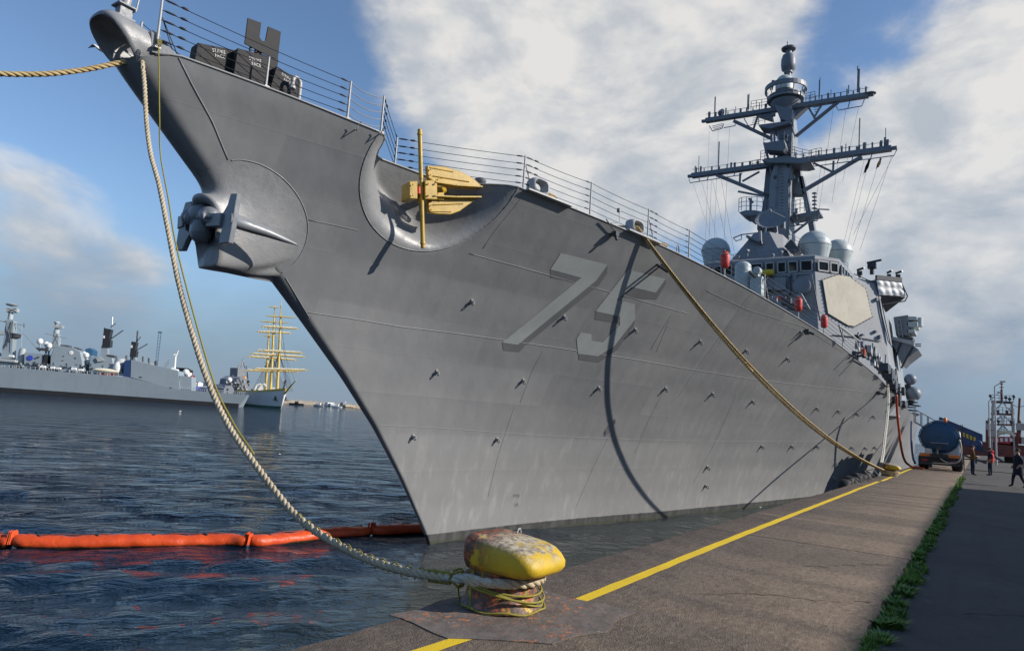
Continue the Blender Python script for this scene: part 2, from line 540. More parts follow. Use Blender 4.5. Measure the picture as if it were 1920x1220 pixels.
def plate_mat():
    b = NB('rusty_plate')
    n = b.noise(5, 8, .68); n2 = b.noise(16, 6, .7); n3 = b.noise(2, 4)
    col = b.mix(b.rng(n, .35, .65), (.10, .08, .07), (.17, .145, .125))
    col = b.mix(b.math('MULTIPLY', b.rng(n2, .56, .60), b.rng(n3, .46, .60)), col, (.46, .16, .06))
    col = b.mix(b.rng(b.noise(11, 6, .7), .66, .70), col, (.42, .40, .37))
    b.done(col, .75, 0, b.bump(n2, .5, .02, b.bump(n, .5, .03)))
plate_mat()

# ---- quay paving, asphalt, yellow line
def concrete():
    b = NB('quay_concrete')
    co = b.n('ShaderNodeNewGeometry').outputs['Position']
    big = b.noise(.35, 5, .6, co=co); mid = b.noise(2.1, 7, .68, co=co)
    gr = b.noise(11, 6, .75, co=b.mapping((.8, 1.5, 1), co=co))
    agg = b.n('ShaderNodeTexVoronoi'); agg.inputs['Scale'].default_value = 85; b.ln(co, agg.inputs['Vector'])
    ag2 = b.noise(38, 5, .72, co=co)
    st = b.noise(1.1, 6, .66, co=b.mapping((.5, 2.2, 1), co=co))
    col = b.mix(b.rng(big, .3, .7), (.150, .110, .077), (.215, .163, .116))
    col = b.mix(b.math('MULTIPLY', b.rng(mid, .5, .72), .75), col, (.085, .062, .046))
    col = b.mix(b.math('MULTIPLY', b.rng(st, .56, .74), .55), col, (.10, .073, .055))
    x, y, z = b.sep(co)
    edge = b.math('MULTIPLY', b.rng(y, 3.1, 3.95), b.rng(b.noise(2.6, 6, .7, co=co), .42, .6))
    col = b.mix(b.math('MULTIPLY', edge, .75), col, (.085, .058, .045))
    col = b.mix(b.math('MULTIPLY', b.rng(ag2, .58, .68), .75), col, (.36, .295, .225))
    col = b.mix(b.math('MULTIPLY', b.rng(ag2, .42, .32), .7), col, (.06, .046, .036))
    col = b.mix(b.math('MULTIPLY', b.rng(gr, .50, .64), .65), col, (.075, .056, .043))
    col = b.mix(b.math('MULTIPLY', b.rng(gr, .47, .36), .45), col, (.30, .24, .18))
    h = b.math('ADD', b.math('MULTIPLY', agg.outputs['Distance'], .5), b.math('ADD', b.math('MULTIPLY', mid, 2.2), b.math('MULTIPLY', gr, .8)))
    b.done(col, .88, 0, b.bump(ag2, .55, .012, b.bump(h, .6, .03)))
concrete()
def asphalt():
    b = NB('asphalt')
    co = b.n('ShaderNodeNewGeometry').outputs['Position']
    n = b.noise(.5, 6, .6, co=co); f = b.noise(90, 4, .7, co=co); m = b.noise(4, 6, .7, co=co)
    col = b.mix(b.rng(n, .3, .7), (.040, .036, .032), (.082, .074, .066))
    col = b.mix(b.math('MULTIPLY', b.rng(m, .52, .68), .7), col, (.032, .029, .027))
    tr = b.noise(1.6, 5, .6, co=b.mapping((.06, 1.6, 1), co=co))
    col = b.mix(b.math('MULTIPLY', b.rng(tr, .52, .66), .5), col, (.035, .031, .028))
    col = b.mix(b.math('MULTIPLY', b.rng(b.noise(7, 6, .7, co=co), .6, .72), .5), col, (.20, .175, .145))
    col = b.mix(b.rng(f, .5, .75, 0, .4), col, (.17, .16, .15))
    b.done(col, .9, 0, b.bump(f, .6, .015, b.bump(m, .3, .03)))
asphalt()
def line_mat():
    b = NB('line_yellow')
    co = b.n('ShaderNodeNewGeometry').outputs['Position']
    n = b.noise(9, 8, .72, co=b.mapping((1, 2.5, 1), co=co)); f = b.noise(70, 4, .7, co=co); m = b.noise(1.2, 4, co=co)
    col = b.mix(b.rng(m, .3, .7), (.80, .55, .010), (.68, .46, .015))
    wear = b.math('MAXIMUM', b.rng(n, .63, .67, 0, .9), b.rng(f, .66, .72, 0, .85))
    col = b.mix(wear, col, (.12, .09, .065))
    b.done(col, .75, 0, b.bump(f, .5, .01, b.bump(n, .3, .01)))
line_mat()
def water_mat():
    b = NB('sea_water')
    co = b.n('ShaderNodeNewGeometry').outputs['Position']
    flat = b.mapping((1, 1, 0), co=co)
    n0 = b.noise(.36, 4, .6, co=b.mapping((1, .42, 0), co=b.mapping(rot=(0, 0, R(-55)), co=co)), dist=.4)
    n1 = b.noise(2.1, 5, .62, co=b.mapping((1, .42, 0), co=b.mapping(rot=(0, 0, R(-60)), co=co)), dist=.45)
    n2 = b.noise(6.0, 4, .6, co=b.mapping((1, .5, 0), co=b.mapping(rot=(0, 0, R(-48)), co=co)), dist=.3)
    x, y, z = b.sep(co)
    ln = b.n('ShaderNodeVectorMath', operation='LENGTH'); b.ln(co, ln.inputs[0])
    out = b.rng(ln.outputs['Value'], 18.0, 60.0)
    lee = b.math('MULTIPLY', b.rng(y, 14.0, 8.0), b.rng(x, 2.0, 12.0), clamp=True)
    col = b.mix(lee, (.002, .010, .022), (.016, .026, .020))
    k = b.math('SUBTRACT', 1.0, b.math('MULTIPLY', lee, .66))
    h = b.math('ADD', b.math('ADD', b.math('MULTIPLY', n1, b.math('ADD', .24, b.math('MULTIPLY', out, .42))), b.math('MULTIPLY', n2, .045)), b.math('MULTIPLY', b.math('MULTIPLY', n0, out), 4.2))
    b.done(col, .05, 0, b.bump(b.math('MULTIPLY', h, k), 1.0, 1.0))
    b.b.inputs['IOR'].default_value = 1.333
water_mat()
def boom_mat():
    b = NB('boom_orange')
    n = b.noise(2.2, 6, .65); f = b.noise(14, 5, .65)
    x, y, z = b.sep()
    col = b.mix(b.rng(n, .35, .65), (.68, .085, .012), (.52, .055, .012))
    col = b.mix(b.math('MULTIPLY', b.rng(f, .6, .75), .5), col, (.16, .035, .015))
    col = b.mix(b.rng(b.math('ADD', z, b.math('MULTIPLY', n, .10)), .07, .02), col, (.035, .022, .012))
    b.done(col, b.rng(f, .3, .7, .33, .5), 0, b.bump(n, .8, .06))
boom_mat()
def grass_mat():
    b = NB('grass_blades')
    n = b.noise(2.3, 4); f = b.noise(60, 3)
    col = b.mix(b.rng(n, .35, .65), (.07, .16, .015), (.14, .25, .028))
    col = b.mix(b.rng(f, .58, .74), col, (.24, .21, .08))
    b.done(col, .6)
    b.b.inputs['Subsurface Weight'].default_value = 0
grass_mat()
def panel_dark():
    b = NB('shield_fabric')
    n = b.noise(6, 5); f = b.noise(80, 3)
    b.done(b.mix(b.rng(n, .3, .7), (.009, .009, .011), (.017, .017, .018)), .75, 0, b.bump(f, .3, .005))
panel_dark()
# ================================================================== the setting
WZ = -2.45            # water level below the paving
def struct(o): o['kind'] = 'structure'; return o

# ---- water: rings round the standing point, real waves near by
def build_water():
    rad = [1.5]
    while rad[-1] < 5200:
        r = rad[-1]
        rad.append(r + max(.11, r * .0125))
    az = []
    a = -30.0
    while a < 330:
        az.append(a)
        a += .32 if -12 <= a <= 96 else 3.0
    rad, az = np.array(rad), np.radians(np.array(az))
    RR, AA = np.meshgrid(rad, az, indexing='ij')
    X, Y = RR * np.cos(AA), RR * np.sin(AA)
    gap = np.maximum(RR * .0125, .11)
    rs = np.random.RandomState(4)
    Z = np.zeros_like(X)
    for k in range(60):
        lam = .42 * (3.6 / .42) ** (rs.rand())
        th = R(57) + rs.normal(0, .42)
        amp = .0050 * lam ** .45 * (0.6 + .8 * rs.rand())
        kk = 2 * math.pi / lam
        ph = kk * (X * math.cos(th) + Y * math.sin(th)) + rs.rand() * 6.28
        fade = np.clip(1.6 - gap * 3.4 / lam, 0, 1)
        w = np.sin(ph)
        Z += amp * fade * (w + .35 * (np.abs(w) * w) )
    lee = np.clip((14.0 - Y) / 6, 0, 1) * np.clip((X - 2) / 10, 0, 1)
    Z *= (1 - .72 * lee)
    mod = .75 + .5 * np.sin(X * .05 + 1.3 * np.sin(Y * .037)) * np.sin(Y * .043 + .8)
    Z *= np.where(RR < 1500, mod, 1)
    n, m = X.shape
    vs = np.stack([X, Y, Z], -1).reshape(-1, 3)
    idx = np.arange(n * m).reshape(n, m)
    nx = np.roll(idx, -1, 1)
    q = np.stack([idx[:-1], idx[1:], nx[1:], nx[:-1]], -1).reshape(-1, 4)
    me = bpy.data.meshes.new('water')
    me.vertices.add(len(vs)); me.vertices.foreach_set('co', vs.ravel())
    me.loops.add(q.size); me.loops.foreach_set('vertex_index', q.ravel().astype(np.int32))
    me.polygons.add(len(q)); me.polygons.foreach_set('loop_start', np.arange(0, q.size, 4, dtype=np.int32))
    me.update(calc_edges=True)
    me.validate()
    o = link('water', me, 'sea_water', None, 180, 0, (0, 0, WZ))
    return struct(o)
build_water()

# ---- quay: a row of cast slabs on a wall, then the asphalt yard
QE, QG = 4.02, .86        # water edge and inner edge of the slabs
b = MB()
b.box((180, (QE + QG) / 2, -3.3), (460, QE - QG - .04, 6.2))
struct(b.build('quay_wall', 'quay_concrete'))
quay = struct(empty('quay_paving', (0, 0, 0)))
joints = [-50, -30, -12, 1.2, 12.0, 25.6, 38.4, 47.5, 57.0, 67, 77, 87, 97, 117, 137, 167, 197, 247, 297, 347, 407]
for j0, j1 in zip(joints[:-1], joints[1:]):
    b = MB()
    nx = max(2, int((j1 - j0) / .28)) if j1 < 60 and j0 > -13 else 2
    xs = np.linspace(j0 + .017, j1 - .017, nx + 1)
    rr = random.Random(int(j0 * 10))
    rings = []
    for i, x in enumerate(xs):
        e = QE + rr.uniform(-.022, .012) if nx > 2 else QE
        g = QG + rr.uniform(-.02, .025) if nx > 2 else QG
        z = rr.uniform(-.004, .002) if nx > 2 else 0
        rings.append([(x, g, -.24), (x, g, -.02 + z), (x, g + .03, 0), (x, e - .06 - rr.uniform(0, .04), 0), (x, e - .012, -.03 - rr.uniform(0, .02)), (x, e, -.09), (x, e, -.24)])
    b.loft(rings)
    b.build('slab', 'quay_concrete', quay, 35)
b = MB()
b.box((180, QG - 100.02, -.55), (460, 200, .97))
struct(b.build('asphalt_yard', 'asphalt'))
# painted edge line, laid in worn runs as in the photograph
def strip(x0, x1, y0, y1, wd, n, z=.004, seed=1):
    rr = random.Random(seed)
    b = MB()
    A, B = [], []
    for i in range(n + 1):
        t = i / n
        x = x0 + (x1 - x0) * t
        y = y0 + (y1 - y0) * t
        A.append((x + rr.uniform(-.01, .01), y - wd / 2 + rr.uniform(-.006, .006), z))
        B.append((x + rr.uniform(-.01, .01), y + wd / 2 + rr.uniform(-.006, .006), z))
    b.add(A + B, [(i, i + 1, n + 2 + i, n + 1 + i) for i in range(n)])
    return b
for (x0, x1, y0, y1, sd) in ((2.6, 4.50, 3.33, 3.25, 1), (5.86, 12.0, 3.15, 3.26, 2), (12.0, 25.6, 3.26, 3.40, 3), (25.6, 32.8, 3.42, 3.46, 4), (33.4, 56.5, 3.40, 3.72, 5)):
    struct(strip(x0, x1, y0, y1, .135, max(4, int((x1 - x0) * 3)), .004, sd).build('painted_line', 'line_yellow'))
b = strip(53.0, 53.5, 3.3, -8, .3, 12)
# pale kerb strips and a lit lane across the far yard
b = MB(); b.box((64, -16, -.06), (.5, 33.5, .10)); struct(b.build('kerb', 'quay_concrete'))

# cracks in the slabs and the yard
rr_ = random.Random(21)
for pts, wd in (([(9.9, 1.95), (10.3, 1.62), (10.9, 1.28), (11.2, .98)], .022), ([(14.5, 3.9), (14.2, 3.2), (14.6, 2.5)], .012), ([(7.2, 2.5), (7.8, 1.9), (8.1, 1.3), (8.5, .95)], .010), ([(18.5, 3.0), (19.3, 2.0), (19.1, 1.2)], .014), ([(5.0, 2.2), (4.6, 1.7), (4.9, 1.3)], .010),
                ([(12, -.2), (11.4, -1.0), (11.9, -1.9)], .02), ([(20, .2), (19, -1.2), (19.6, -2.4)], .03), ([(9.0, .2), (9.6, -.5), (9.2, -1.2)], .015), ([(29, 1.0), (29.6, 2.0), (28.8, 3.4)], .02)):
    b = MB(); q = smoothpts([(x, y, 0) for x, y in pts], 7); A, B = [], []
    z = .0035 if pts[0][1] > .86 else -.061
    for i, p in enumerate(q):
        j = rr_.uniform(-.03, .03); k = wd * rr_.uniform(.3, 1.3) * (1 if 0 < i < len(q) - 1 else .1)
        A.append((p[0] - k + j, p[1] + j, z)); B.append((p[0] + k + j, p[1] + j, z))
    n = len(A); b.add(A + B, [(i, i + 1, n + i + 1, n + i) for i in range(n - 1)])
    o = b.build('crack', 'crack_dirt', quay if z > 0 else None)
    if z < 0: struct(o)

# ---- weeds in the joint between slabs and asphalt
def grass():
    rr = random.Random(5)
    b = MB()
    def blade(x, y, h, a, wd, l):
        dx, dy = math.cos(a), math.sin(a)
        px, py = -dy * wd, dx * wd
        z0 = -.075
        b.add([(x - px, y - py, z0), (x + px, y + py, z0), (x + px * .9 + dx * l * .35, y + py * .9 + dy * l * .35, z0 + h * .6), (x - px * .9 + dx * l * .35, y - py * .9 + dy * l * .35, z0 + h * .6), (x + dx * l, y + dy * l, z0 + h)],
              [(0, 1, 2, 3), (3, 2, 4)])
    x = 3.3
    while x < 47:                                   # tufts of different kinds, with bare gaps
        x += rr.uniform(.002, .030) * (1 + x * .01)
        if rr.random() < .035: x += rr.uniform(.05, .30)
        spread = .19 * (.55 + .45 * math.sin(x * 1.3) * math.sin(x * .57 + 1)) + .05
        y = QG - .03 - spread * rr.random() ** 1.5
        kind = rr.random()
        rad = rr.uniform(.02, .07)
        H = rr.uniform(.04, .11) if kind < .78 else rr.uniform(.10, .22)
        n = rr.randint(14, 34) if kind < .85 else rr.randint(30, 60)
        for i in range(n):
            a = rr.uniform(0, 6.28); d = rad * math.sqrt(rr.random())
            h = H * rr.uniform(.35, 1.0)
            if kind < .75: blade(x + d * math.cos(a), y + d * math.sin(a), h, a + rr.uniform(-.6, .6), rr.uniform(.0018, .0042) * (1 + x * .06), h * rr.uniform(.3, 1.0))
            elif kind < .85: blade(x + d * math.cos(a), y + d * math.sin(a), h, a, rr.uniform(.0012, .0022) * (1 + x * .06), h * rr.uniform(.1, .4))
            else: blade(x + d * math.cos(a), y + d * math.sin(a), h * .5, a, rr.uniform(.008, .016), h * rr.uniform(.4, .8))
    me = bpy.data.meshes.new('grass'); me.from_pydata(b.v, [], b.f)
    o = link('grass', me, 'grass_blades')
    tag(o, 'ragged strip of green grass and weeds along the slab edge', 'grass', kind='stuff')
grass()

# ---- warehouse whose shadow lies over the yard (right of the picture)
def warehouse():
    HB = 8.2
    y1 = .95 - HB / math.tan(SUN_EL) * abs(math.sin(SUN_AZ))
    x1 = 35.1 + HB / math.tan(SUN_EL) * math.cos(SUN_AZ)
    r = empty('warehouse', (10, y1 - 8, -.06), 0, 'long plain warehouse on the landward side of the yard', 'building')
    L = x1 + 40
    cx = (x1 - 40) / 2 - 10
    b = MB(); b.box((cx, 0, 4.0), (L, 16, 8.0)); b.build('wall', 'warehouse_wall', r)
    b = MB(); b.box((cx, 0, 8.13), (L + .01, 16.0, .26)); b.build('roof', 'dark_grey', r)
    for k in range(7):
        b = MB(); b.box((cx - L / 2 + 8 + k * 10, 8.03, 2.0), (4.2, .1, 4.0)); b.build('door', 'blue_paint', r)
warehouse()
# ================================================================== the destroyer
SO = np.array([17.01, 14.30, WZ])          # where the stem meets the water; ship frame: s aft, y to starboard, z up
ship = empty('destroyer', tuple(SO), 0, 'large grey destroyer with hull number 75 moored along the quay', 'warship')
def shp(u, v, p0=(0, 0, 0), n=(0, 1, 0)):   # picture point on a plane of the ship frame
    return plane(u, v, np.array(p0, float) + SO, n) - SO
def onS(u, v, s): return shp(u, v, (s, 0, 0), (1, 0, 0))
def onY(u, v, y): return shp(u, v, (0, y, 0), (0, 1, 0))

def table(pts, lo, hi, n=1800, sm=0.6):
    xs = np.linspace(lo, hi, n)
    ys = np.interp(xs, [p[0] for p in pts], [p[1] for p in pts])
    k = int(sm / (hi - lo) * n) * 2 + 1
    if k > 2:
        w = np.hanning(k + 2)[1:-1]; w /= w.sum()
        pad = k // 2
        yp = np.concatenate([2 * ys[0] - ys[pad:0:-1], ys, 2 * ys[-1] - ys[-2:-pad - 2:-1]])
        ys = np.convolve(yp, w, 'valid')
    return xs, ys
STEM = [(-4, .9), (-2.5, .75), (0, 0), (.57, -.4), (2.07, -1.55), (3.54, -2.84), (4.88, -4.22), (6.28, -5.83), (7.6, -7.4), (9.19, -9.25), (10.2, -10.42), (10.7, -10.98), (11.5, -11.6)]
st_t = table(STEM, -4, 11.5, 900, .35)
dk_t = table([(0, 0), (2, .75), (5, 1.85), (10, 3.55), (15, 4.95), (20, 6.15), (25, 7.05), (30, 7.75), (40, 8.7), (50, 9.15), (60, 9.2), (71, 8.85), (85, 7.9), (111, 6.1), (150, 3.6)], 0, 150, 3000, 3.0)
wl_t = table([(0, 0), (1, .13), (4, .42), (8.25, 1.12), (13.65, 2.3), (22, 3.75), (28.8, 4.85), (40, 6.6), (52, 8.0), (60, 8.4), (71, 8.2), (85, 7.4), (111, 5.8), (150, 3.2)], 0, 150, 3000, 2.5)
zd_t = table([(-13, 11.2), (-11, 11.05), (-8, 10.95), (-6, 10.8), (-1.5, 10.55), (3, 10.38), (6.2, 10.2), (10, 9.92), (15.4, 9.52), (20, 9.2), (25, 8.8), (33, 8.05), (40, 7.3), (48, 6.75), (60, 6.4), (145, 6.1)], -13, 145, 3000, 2.0)
def s_stem(z): return np.interp(z, *st_t)
def zdeck(s): return np.interp(s, *zd_t)
def half(s, z):
    s, z = np.asarray(s, float), np.asarray(z, float)
    d = np.maximum(s - s_stem(z), 0)
    w = np.clip(z / zdeck(s), 0, 1) ** 1.58
    r = .07 + .36 * w ** 1.2
    q = np.clip(d / r, 0, 1)
    rnd_ = r * np.sqrt(np.clip(1 - (1 - q) ** 2, 0, 1))
    dd = np.maximum(d - .35 * r, 0)
    return rnd_ + (1 - w) * np.interp(dd, *wl_t) + w * np.interp(dd, *dk_t)
def hull_hit(u, v):
    """first point of the (fair) port side under a picture point, ship frame"""
    d = ray(u, v)
    o = CO - SO
    def g(t):
        p = o[None, :] + d[None, :] * np.atleast_1d(t)[:, None]
        inside = p[:, 0] > s_stem(p[:, 2])
        return np.where(inside, p[:, 1] + half(p[:, 0], p[:, 2]), -9.0)
    t = np.linspace(3, 110, 2400)
    f = g(t)
    k = np.where((f[:-1] < 0) & (f[1:] >= 0))[0]
    if len(k) == 0: return None
    a, b = t[k[0]], t[k[0] + 1]
    for _ in range(22):
        m = (a + b) / 2
        if g(m)[0] < 0: a = m
        else: b = m
    return o + d * b
def hull_n(p):
    s, z = p[0], p[2]
    e = .05
    ds = float((half(s + e, z) - half(s - e, z)) / (2 * e))
    dz = float((half(s, z + e) - half(s, z - e)) / (2 * e))
    return Vector((-ds, -1, -dz)).normalized()       # outward on the port side (y = -half)
def deck_pt(s): return np.array([s, -float(half(s, zdeck(s))), float(zdeck(s))])
_ds = np.linspace(-10.6, 90, 2600)
_du = np.array([proj(deck_pt(s) + SO)[0] for s in _ds])
def deck_u(u): return deck_pt(np.interp(u, _du, _ds))

# anchor recess in the port bow: where the plating is drawn inboard
AC = np.array([-3.75, 10.35])              # centre (s, z)
def dish(s, z):
    zz = np.minimum(z, 10.9)
    e = np.sqrt(((s - AC[0]) / 2.12) ** 2 + ((zz - AC[1]) / 1.95) ** 2)
    # long easy slope on the forward side low down, a short wall aft and near the deck
    up = np.clip((zz - 9.5) / 1.1, 0, 1)
    aft = np.clip((s - AC[0] + .3) / 1.0, 0, 1)
    wd = .98 - .42 * up * (1 - aft) - .45 * aft
    k = np.clip((1 - e) / wd, 0, 1)
    return 1.55 * k * k * (3 - 2 * k)

def build_hull():
    t0 = -2.6
    d1 = np.concatenate([np.array([0, .012, .03, .055, .09, .13, .18, .24, .31, .39, .48, .58]), np.arange(.70, 16, .10), np.arange(16, 44, .4), np.arange(44, 143, 1.5)])
    lev = np.linspace(0, 1, 118)
    zt = 10.72                               # the stem stops under the bullnose
    rows = []
    for t in lev:
        z0 = t0 + t * (zt - t0)
        s = s_stem(z0) + d1
        blend = np.clip(d1 / .9, 0, 1)
        blend = blend * blend * (3 - 2 * blend)
        top = zdeck(s) * blend + zt * (1 - blend)
        z = t0 + t * (top - t0)
        z = np.where(d1 < 1e-6, z0, z)
        h = half(s, z)
        rows.append(np.stack([s, h, z], -1))
    G = np.array(rows)                       # level, column, xyz
    nl, nc = G.shape[:2]
    port = G.copy(); port[..., 1] = -(G[..., 1] - dish(G[..., 0], G[..., 2]))
    star = G.copy()
    vs = np.concatenate([port.reshape(-1, 3), star.reshape(-1, 3)])
    f = []
    o2 = nl * nc
    for i in range(nl - 1):
        for j in range(nc - 1):
            a = i * nc + j
            f.append((a, a + 1, a + nc + 1, a + nc))
            f.append((o2 + a + 1, o2 + a, o2 + a + nc, o2 + a + nc + 1))
    # transom
    e = nc - 1
    for i in range(nl - 1):
        f.append((i * nc + e, o2 + i * nc + e, o2 + (i + 1) * nc + e, (i + 1) * nc + e))
    me = bpy.data.meshes.new('hull')
    me.from_pydata([tuple(p) for p in vs], [], f)
    bm = bmesh.new(); bm.from_mesh(me)
    bmesh.ops.remove_doubles(bm, verts=bm.verts, dist=.0006)
    bmesh.ops.recalc_face_normals(bm, faces=bm.faces)
    bm.to_mesh(me); bm.free()
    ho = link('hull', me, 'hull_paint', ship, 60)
    me.materials.append(M['cast_paint'])
    for p in me.polygons:                       # the anchor recess is a separate casting with its own glossier coat
        c = p.center
        if c.y < 0 and -6.2 < c.x < -1.4 and c.z > 8.2 and math.hypot((c.x - AC[0]) / 2.12, (min(c.z, 10.9) - AC[1]) / 1.95) < 1: p.material_index = 1
    # weather deck, a hand below the edge
    tp, ts = port[-1], star[-1]
    b = MB()
    A = [(p[0], p[1] + .03, p[2] - .035) for p in tp]
    B = [(p[0], p[1] - .03, p[2] - .035) for p in ts]
    n = len(A)
    b.add(A + B, [(i, i + 1, n + i + 1, n + i) for i in range(1, n - 1)])
    me = bpy.data.meshes.new('deck'); me.from_pydata(b.v, [], b.f)
    link('deck', me, 'dark_grey', ship)
    b = MB()
    b.tube([(p[0], p[1] - .0, p[2]) for p in tp[10::2]], .022, 6)
    b.build('deck_edge_bar', 'light_metal', ship, 180)
    return tp
deck_edge = build_hull()

def on_hull(pts, off=.0):
    out = []
    for u, v in pts:
        p = hull_hit(u, v)
        if p is None: continue
        n = hull_n(p)
        q = Vector(p) + n * off
        q.y += float(dish(p[0], p[2]))
        out.append(tuple(q))
    return out
def dens(pts, step=10):
    out = []
    for a, b in zip(pts[:-1], pts[1:]):
        n = max(1, int(math.hypot(b[0] - a[0], b[1] - a[1]) / step))
        out += [(a[0] + (b[0] - a[0]) * k / n, a[1] + (b[1] - a[1]) * k / n) for k in range(n)]
    return out + [pts[-1]]
SEAMS = [([(335, 108), (360, 158), (398, 228), (428, 300)], .014),
         ([(578, 412), (622, 421), (672, 432)], .010),
         ([(880, 475), (980, 502), (1080, 530), (1190, 560), (1290, 588)], .010),
         ([(568, 584), (660, 597), (750, 612), (850, 624), (945, 637), (1060, 654), (1180, 672), (1300, 693), (1420, 712), (1560, 728), (1640, 736)], .012),
         ([(700, 796), (800, 801), (900, 808), (1000, 815), (1100, 820), (1200, 824), (1300, 826), (1400, 827), (1500, 827), (1600, 826)], .008),
         ([(1325, 545), (1400, 580), (1505, 612), (1580, 660)], .010),
         ([(1262, 585), (1240, 620), (1220, 655)], .006), ([(1020, 655), (1000, 690), (975, 755)], .006), ([(965, 760), (935, 850), (915, 930)], .006),
         ([(1145, 810), (1115, 870), (1080, 950)], .006), ([(1255, 600), (1230, 660)], .005), ([(1440, 520), (1400, 560), (1300, 700), (1270, 745)], .005),
         ([(1380, 740), (1340, 830), (1300, 905)], .005), ([(1250, 720), (1215, 790), (1190, 850)], .005),
         ([(990, 356), (930, 430), (905, 466)], .008)]
for pts, r in SEAMS:
    q = on_hull(smoothpts(dens(pts, 30), 3) if len(pts) > 2 else dens(pts, 12), .002)
    if len(q) > 1:
        b = MB(); b.tube(q, r, 5)
        b.build('weld_seam', 'hull_paint', ship, 180)
# doubler outline round the anchor recess
def ring_line(cs, cz, rs, rz, a0, a1, r):
    q = []
    for k in range(61):
        a = R(a0 + (a1 - a0) * k / 60)
        s, z = cs + rs * math.cos(a), cz + rz * math.sin(a)
        z = min(z, float(zdeck(s)) - .02)
        q.append((s, -float(half(s, z)) + float(dish(s, z)) - .004, z))
    b = MB(); b.tube(q, r, 5); b.build('weld_seam', 'cast_paint', ship, 180)
ring_line(AC[0], AC[1], 2.12, 1.95, 163, 377, .014)

# ---- hull number, laid on the plating as a coat of paint
def decal(name, polys, m, off):
    bm = bmesh.new()
    for poly in polys:
        vv = [bm.verts.new((900 + x * .2131, 440 + y * .2131, 0)) for x, y in poly]
        for tri in tessellate_polygon([[v.co for v in vv]]):
            bm.faces.new([vv[i] for i in tri])
    for k in range(900, 1300, 9):
        bmesh.ops.bisect_plane(bm, geom=bm.verts[:] + bm.edges[:] + bm.faces[:], plane_co=(k, 0, 0), plane_no=(1, 0, 0))
    for k in range(440, 720, 9):
        bmesh.ops.bisect_plane(bm, geom=bm.verts[:] + bm.edges[:] + bm.faces[:], plane_co=(0, k, 0), plane_no=(0, 1, 0))
    for v in bm.verts:
        p = hull_hit(v.co.x, v.co.y)
        v.co = Vector(p) + hull_n(p) * off
    me = bpy.data.meshes.new(name); bm.to_mesh(me); bm.free()
    return link(name, me, m, ship, 180)
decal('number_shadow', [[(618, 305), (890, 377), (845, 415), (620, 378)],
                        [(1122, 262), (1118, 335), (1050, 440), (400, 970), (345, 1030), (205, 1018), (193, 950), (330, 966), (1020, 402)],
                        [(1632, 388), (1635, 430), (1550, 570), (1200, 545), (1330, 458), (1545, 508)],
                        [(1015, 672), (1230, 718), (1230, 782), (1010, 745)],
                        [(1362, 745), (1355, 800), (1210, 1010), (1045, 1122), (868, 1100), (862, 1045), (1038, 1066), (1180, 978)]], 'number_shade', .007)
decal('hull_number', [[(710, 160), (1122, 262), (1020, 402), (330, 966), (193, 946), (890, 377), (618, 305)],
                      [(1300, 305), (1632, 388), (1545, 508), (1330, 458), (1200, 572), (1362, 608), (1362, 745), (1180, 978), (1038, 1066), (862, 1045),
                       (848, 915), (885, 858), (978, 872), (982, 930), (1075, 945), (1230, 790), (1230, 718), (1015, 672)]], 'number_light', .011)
# faint draught figures near the water
def text_mesh(txt, size, name):
    fc = bpy.data.curves.new(name, 'FONT'); fc.body = txt; fc.size = size; fc.align_x = 'CENTER'; fc.align_y = 'CENTER'; fc.extrude = .001
    fo = bpy.data.objects.new(name, fc); COL.objects.link(fo)
    dg = bpy.context.evaluated_depsgraph_get()
    me = bpy.data.meshes.new_from_object(fo.evaluated_get(dg))
    me.name = name
    bpy.data.objects.remove(fo); bpy.data.curves.remove(fc)
    return me
for txt, u, v in (('PPDJ', 968, 929), ('US', 968, 946)):
    p = hull_hit(u, v); n = hull_n(p)
    fo = link('draught_mark', text_mesh(txt, .17, 'draught_mark'), 'grey_paint', ship)
    fo.matrix_local = Matrix.Translation(Vector(p) + n * .01) @ rot_to(n).to_4x4()

# ---- pad eyes welded to the side
def padeye_mesh():
    b = MB()
    b.box((0, 0, .012), (.07, .13, .024))
    b.prism([(-.03, -.05, .02), (.03, -.05, .02), (.03, .03, .02), (-.03, .03, .02)], (0, .02, .075))
    b.tube([(0, -.02 + .045 * math.cos(a), .10 + .045 * math.sin(a)) for a in [k * math.pi / 6 for k in range(13)]], .016, 5)
    return b.mesh('padeye')
pm = padeye_mesh(); pm.materials.append(M['light_metal'])
EYES = [(884, 565), (1057, 594), (1190, 618), (1312, 640), (1398, 657), (1475, 672), (818, 697), (980, 713), (1122, 727), (1247, 728), (1335, 738), (1410, 752), (774, 818), (931, 823),
        (1427, 836), (1483, 836), (1530, 836), (1595, 838), (1620, 839), (1638, 838), (1565, 868), (1563, 895), (1325, 875), (1322, 910), (1530, 765), (1570, 770), (1605, 775), (1635, 780), (1500, 622)]
for u, v in EYES:
    p = hull_hit(u, v)
    if p is None: continue
    n = hull_n(p)
    o = bpy.data.objects.new('padeye', pm); COL.objects.link(o); o.parent = ship
    k = 1.0 + .012 * max(0, p[0])
    o.matrix_local = Matrix.Translation(Vector(p)) @ rot_to(n).to_4x4() @ Matrix.Scale(k * 1.15, 4)
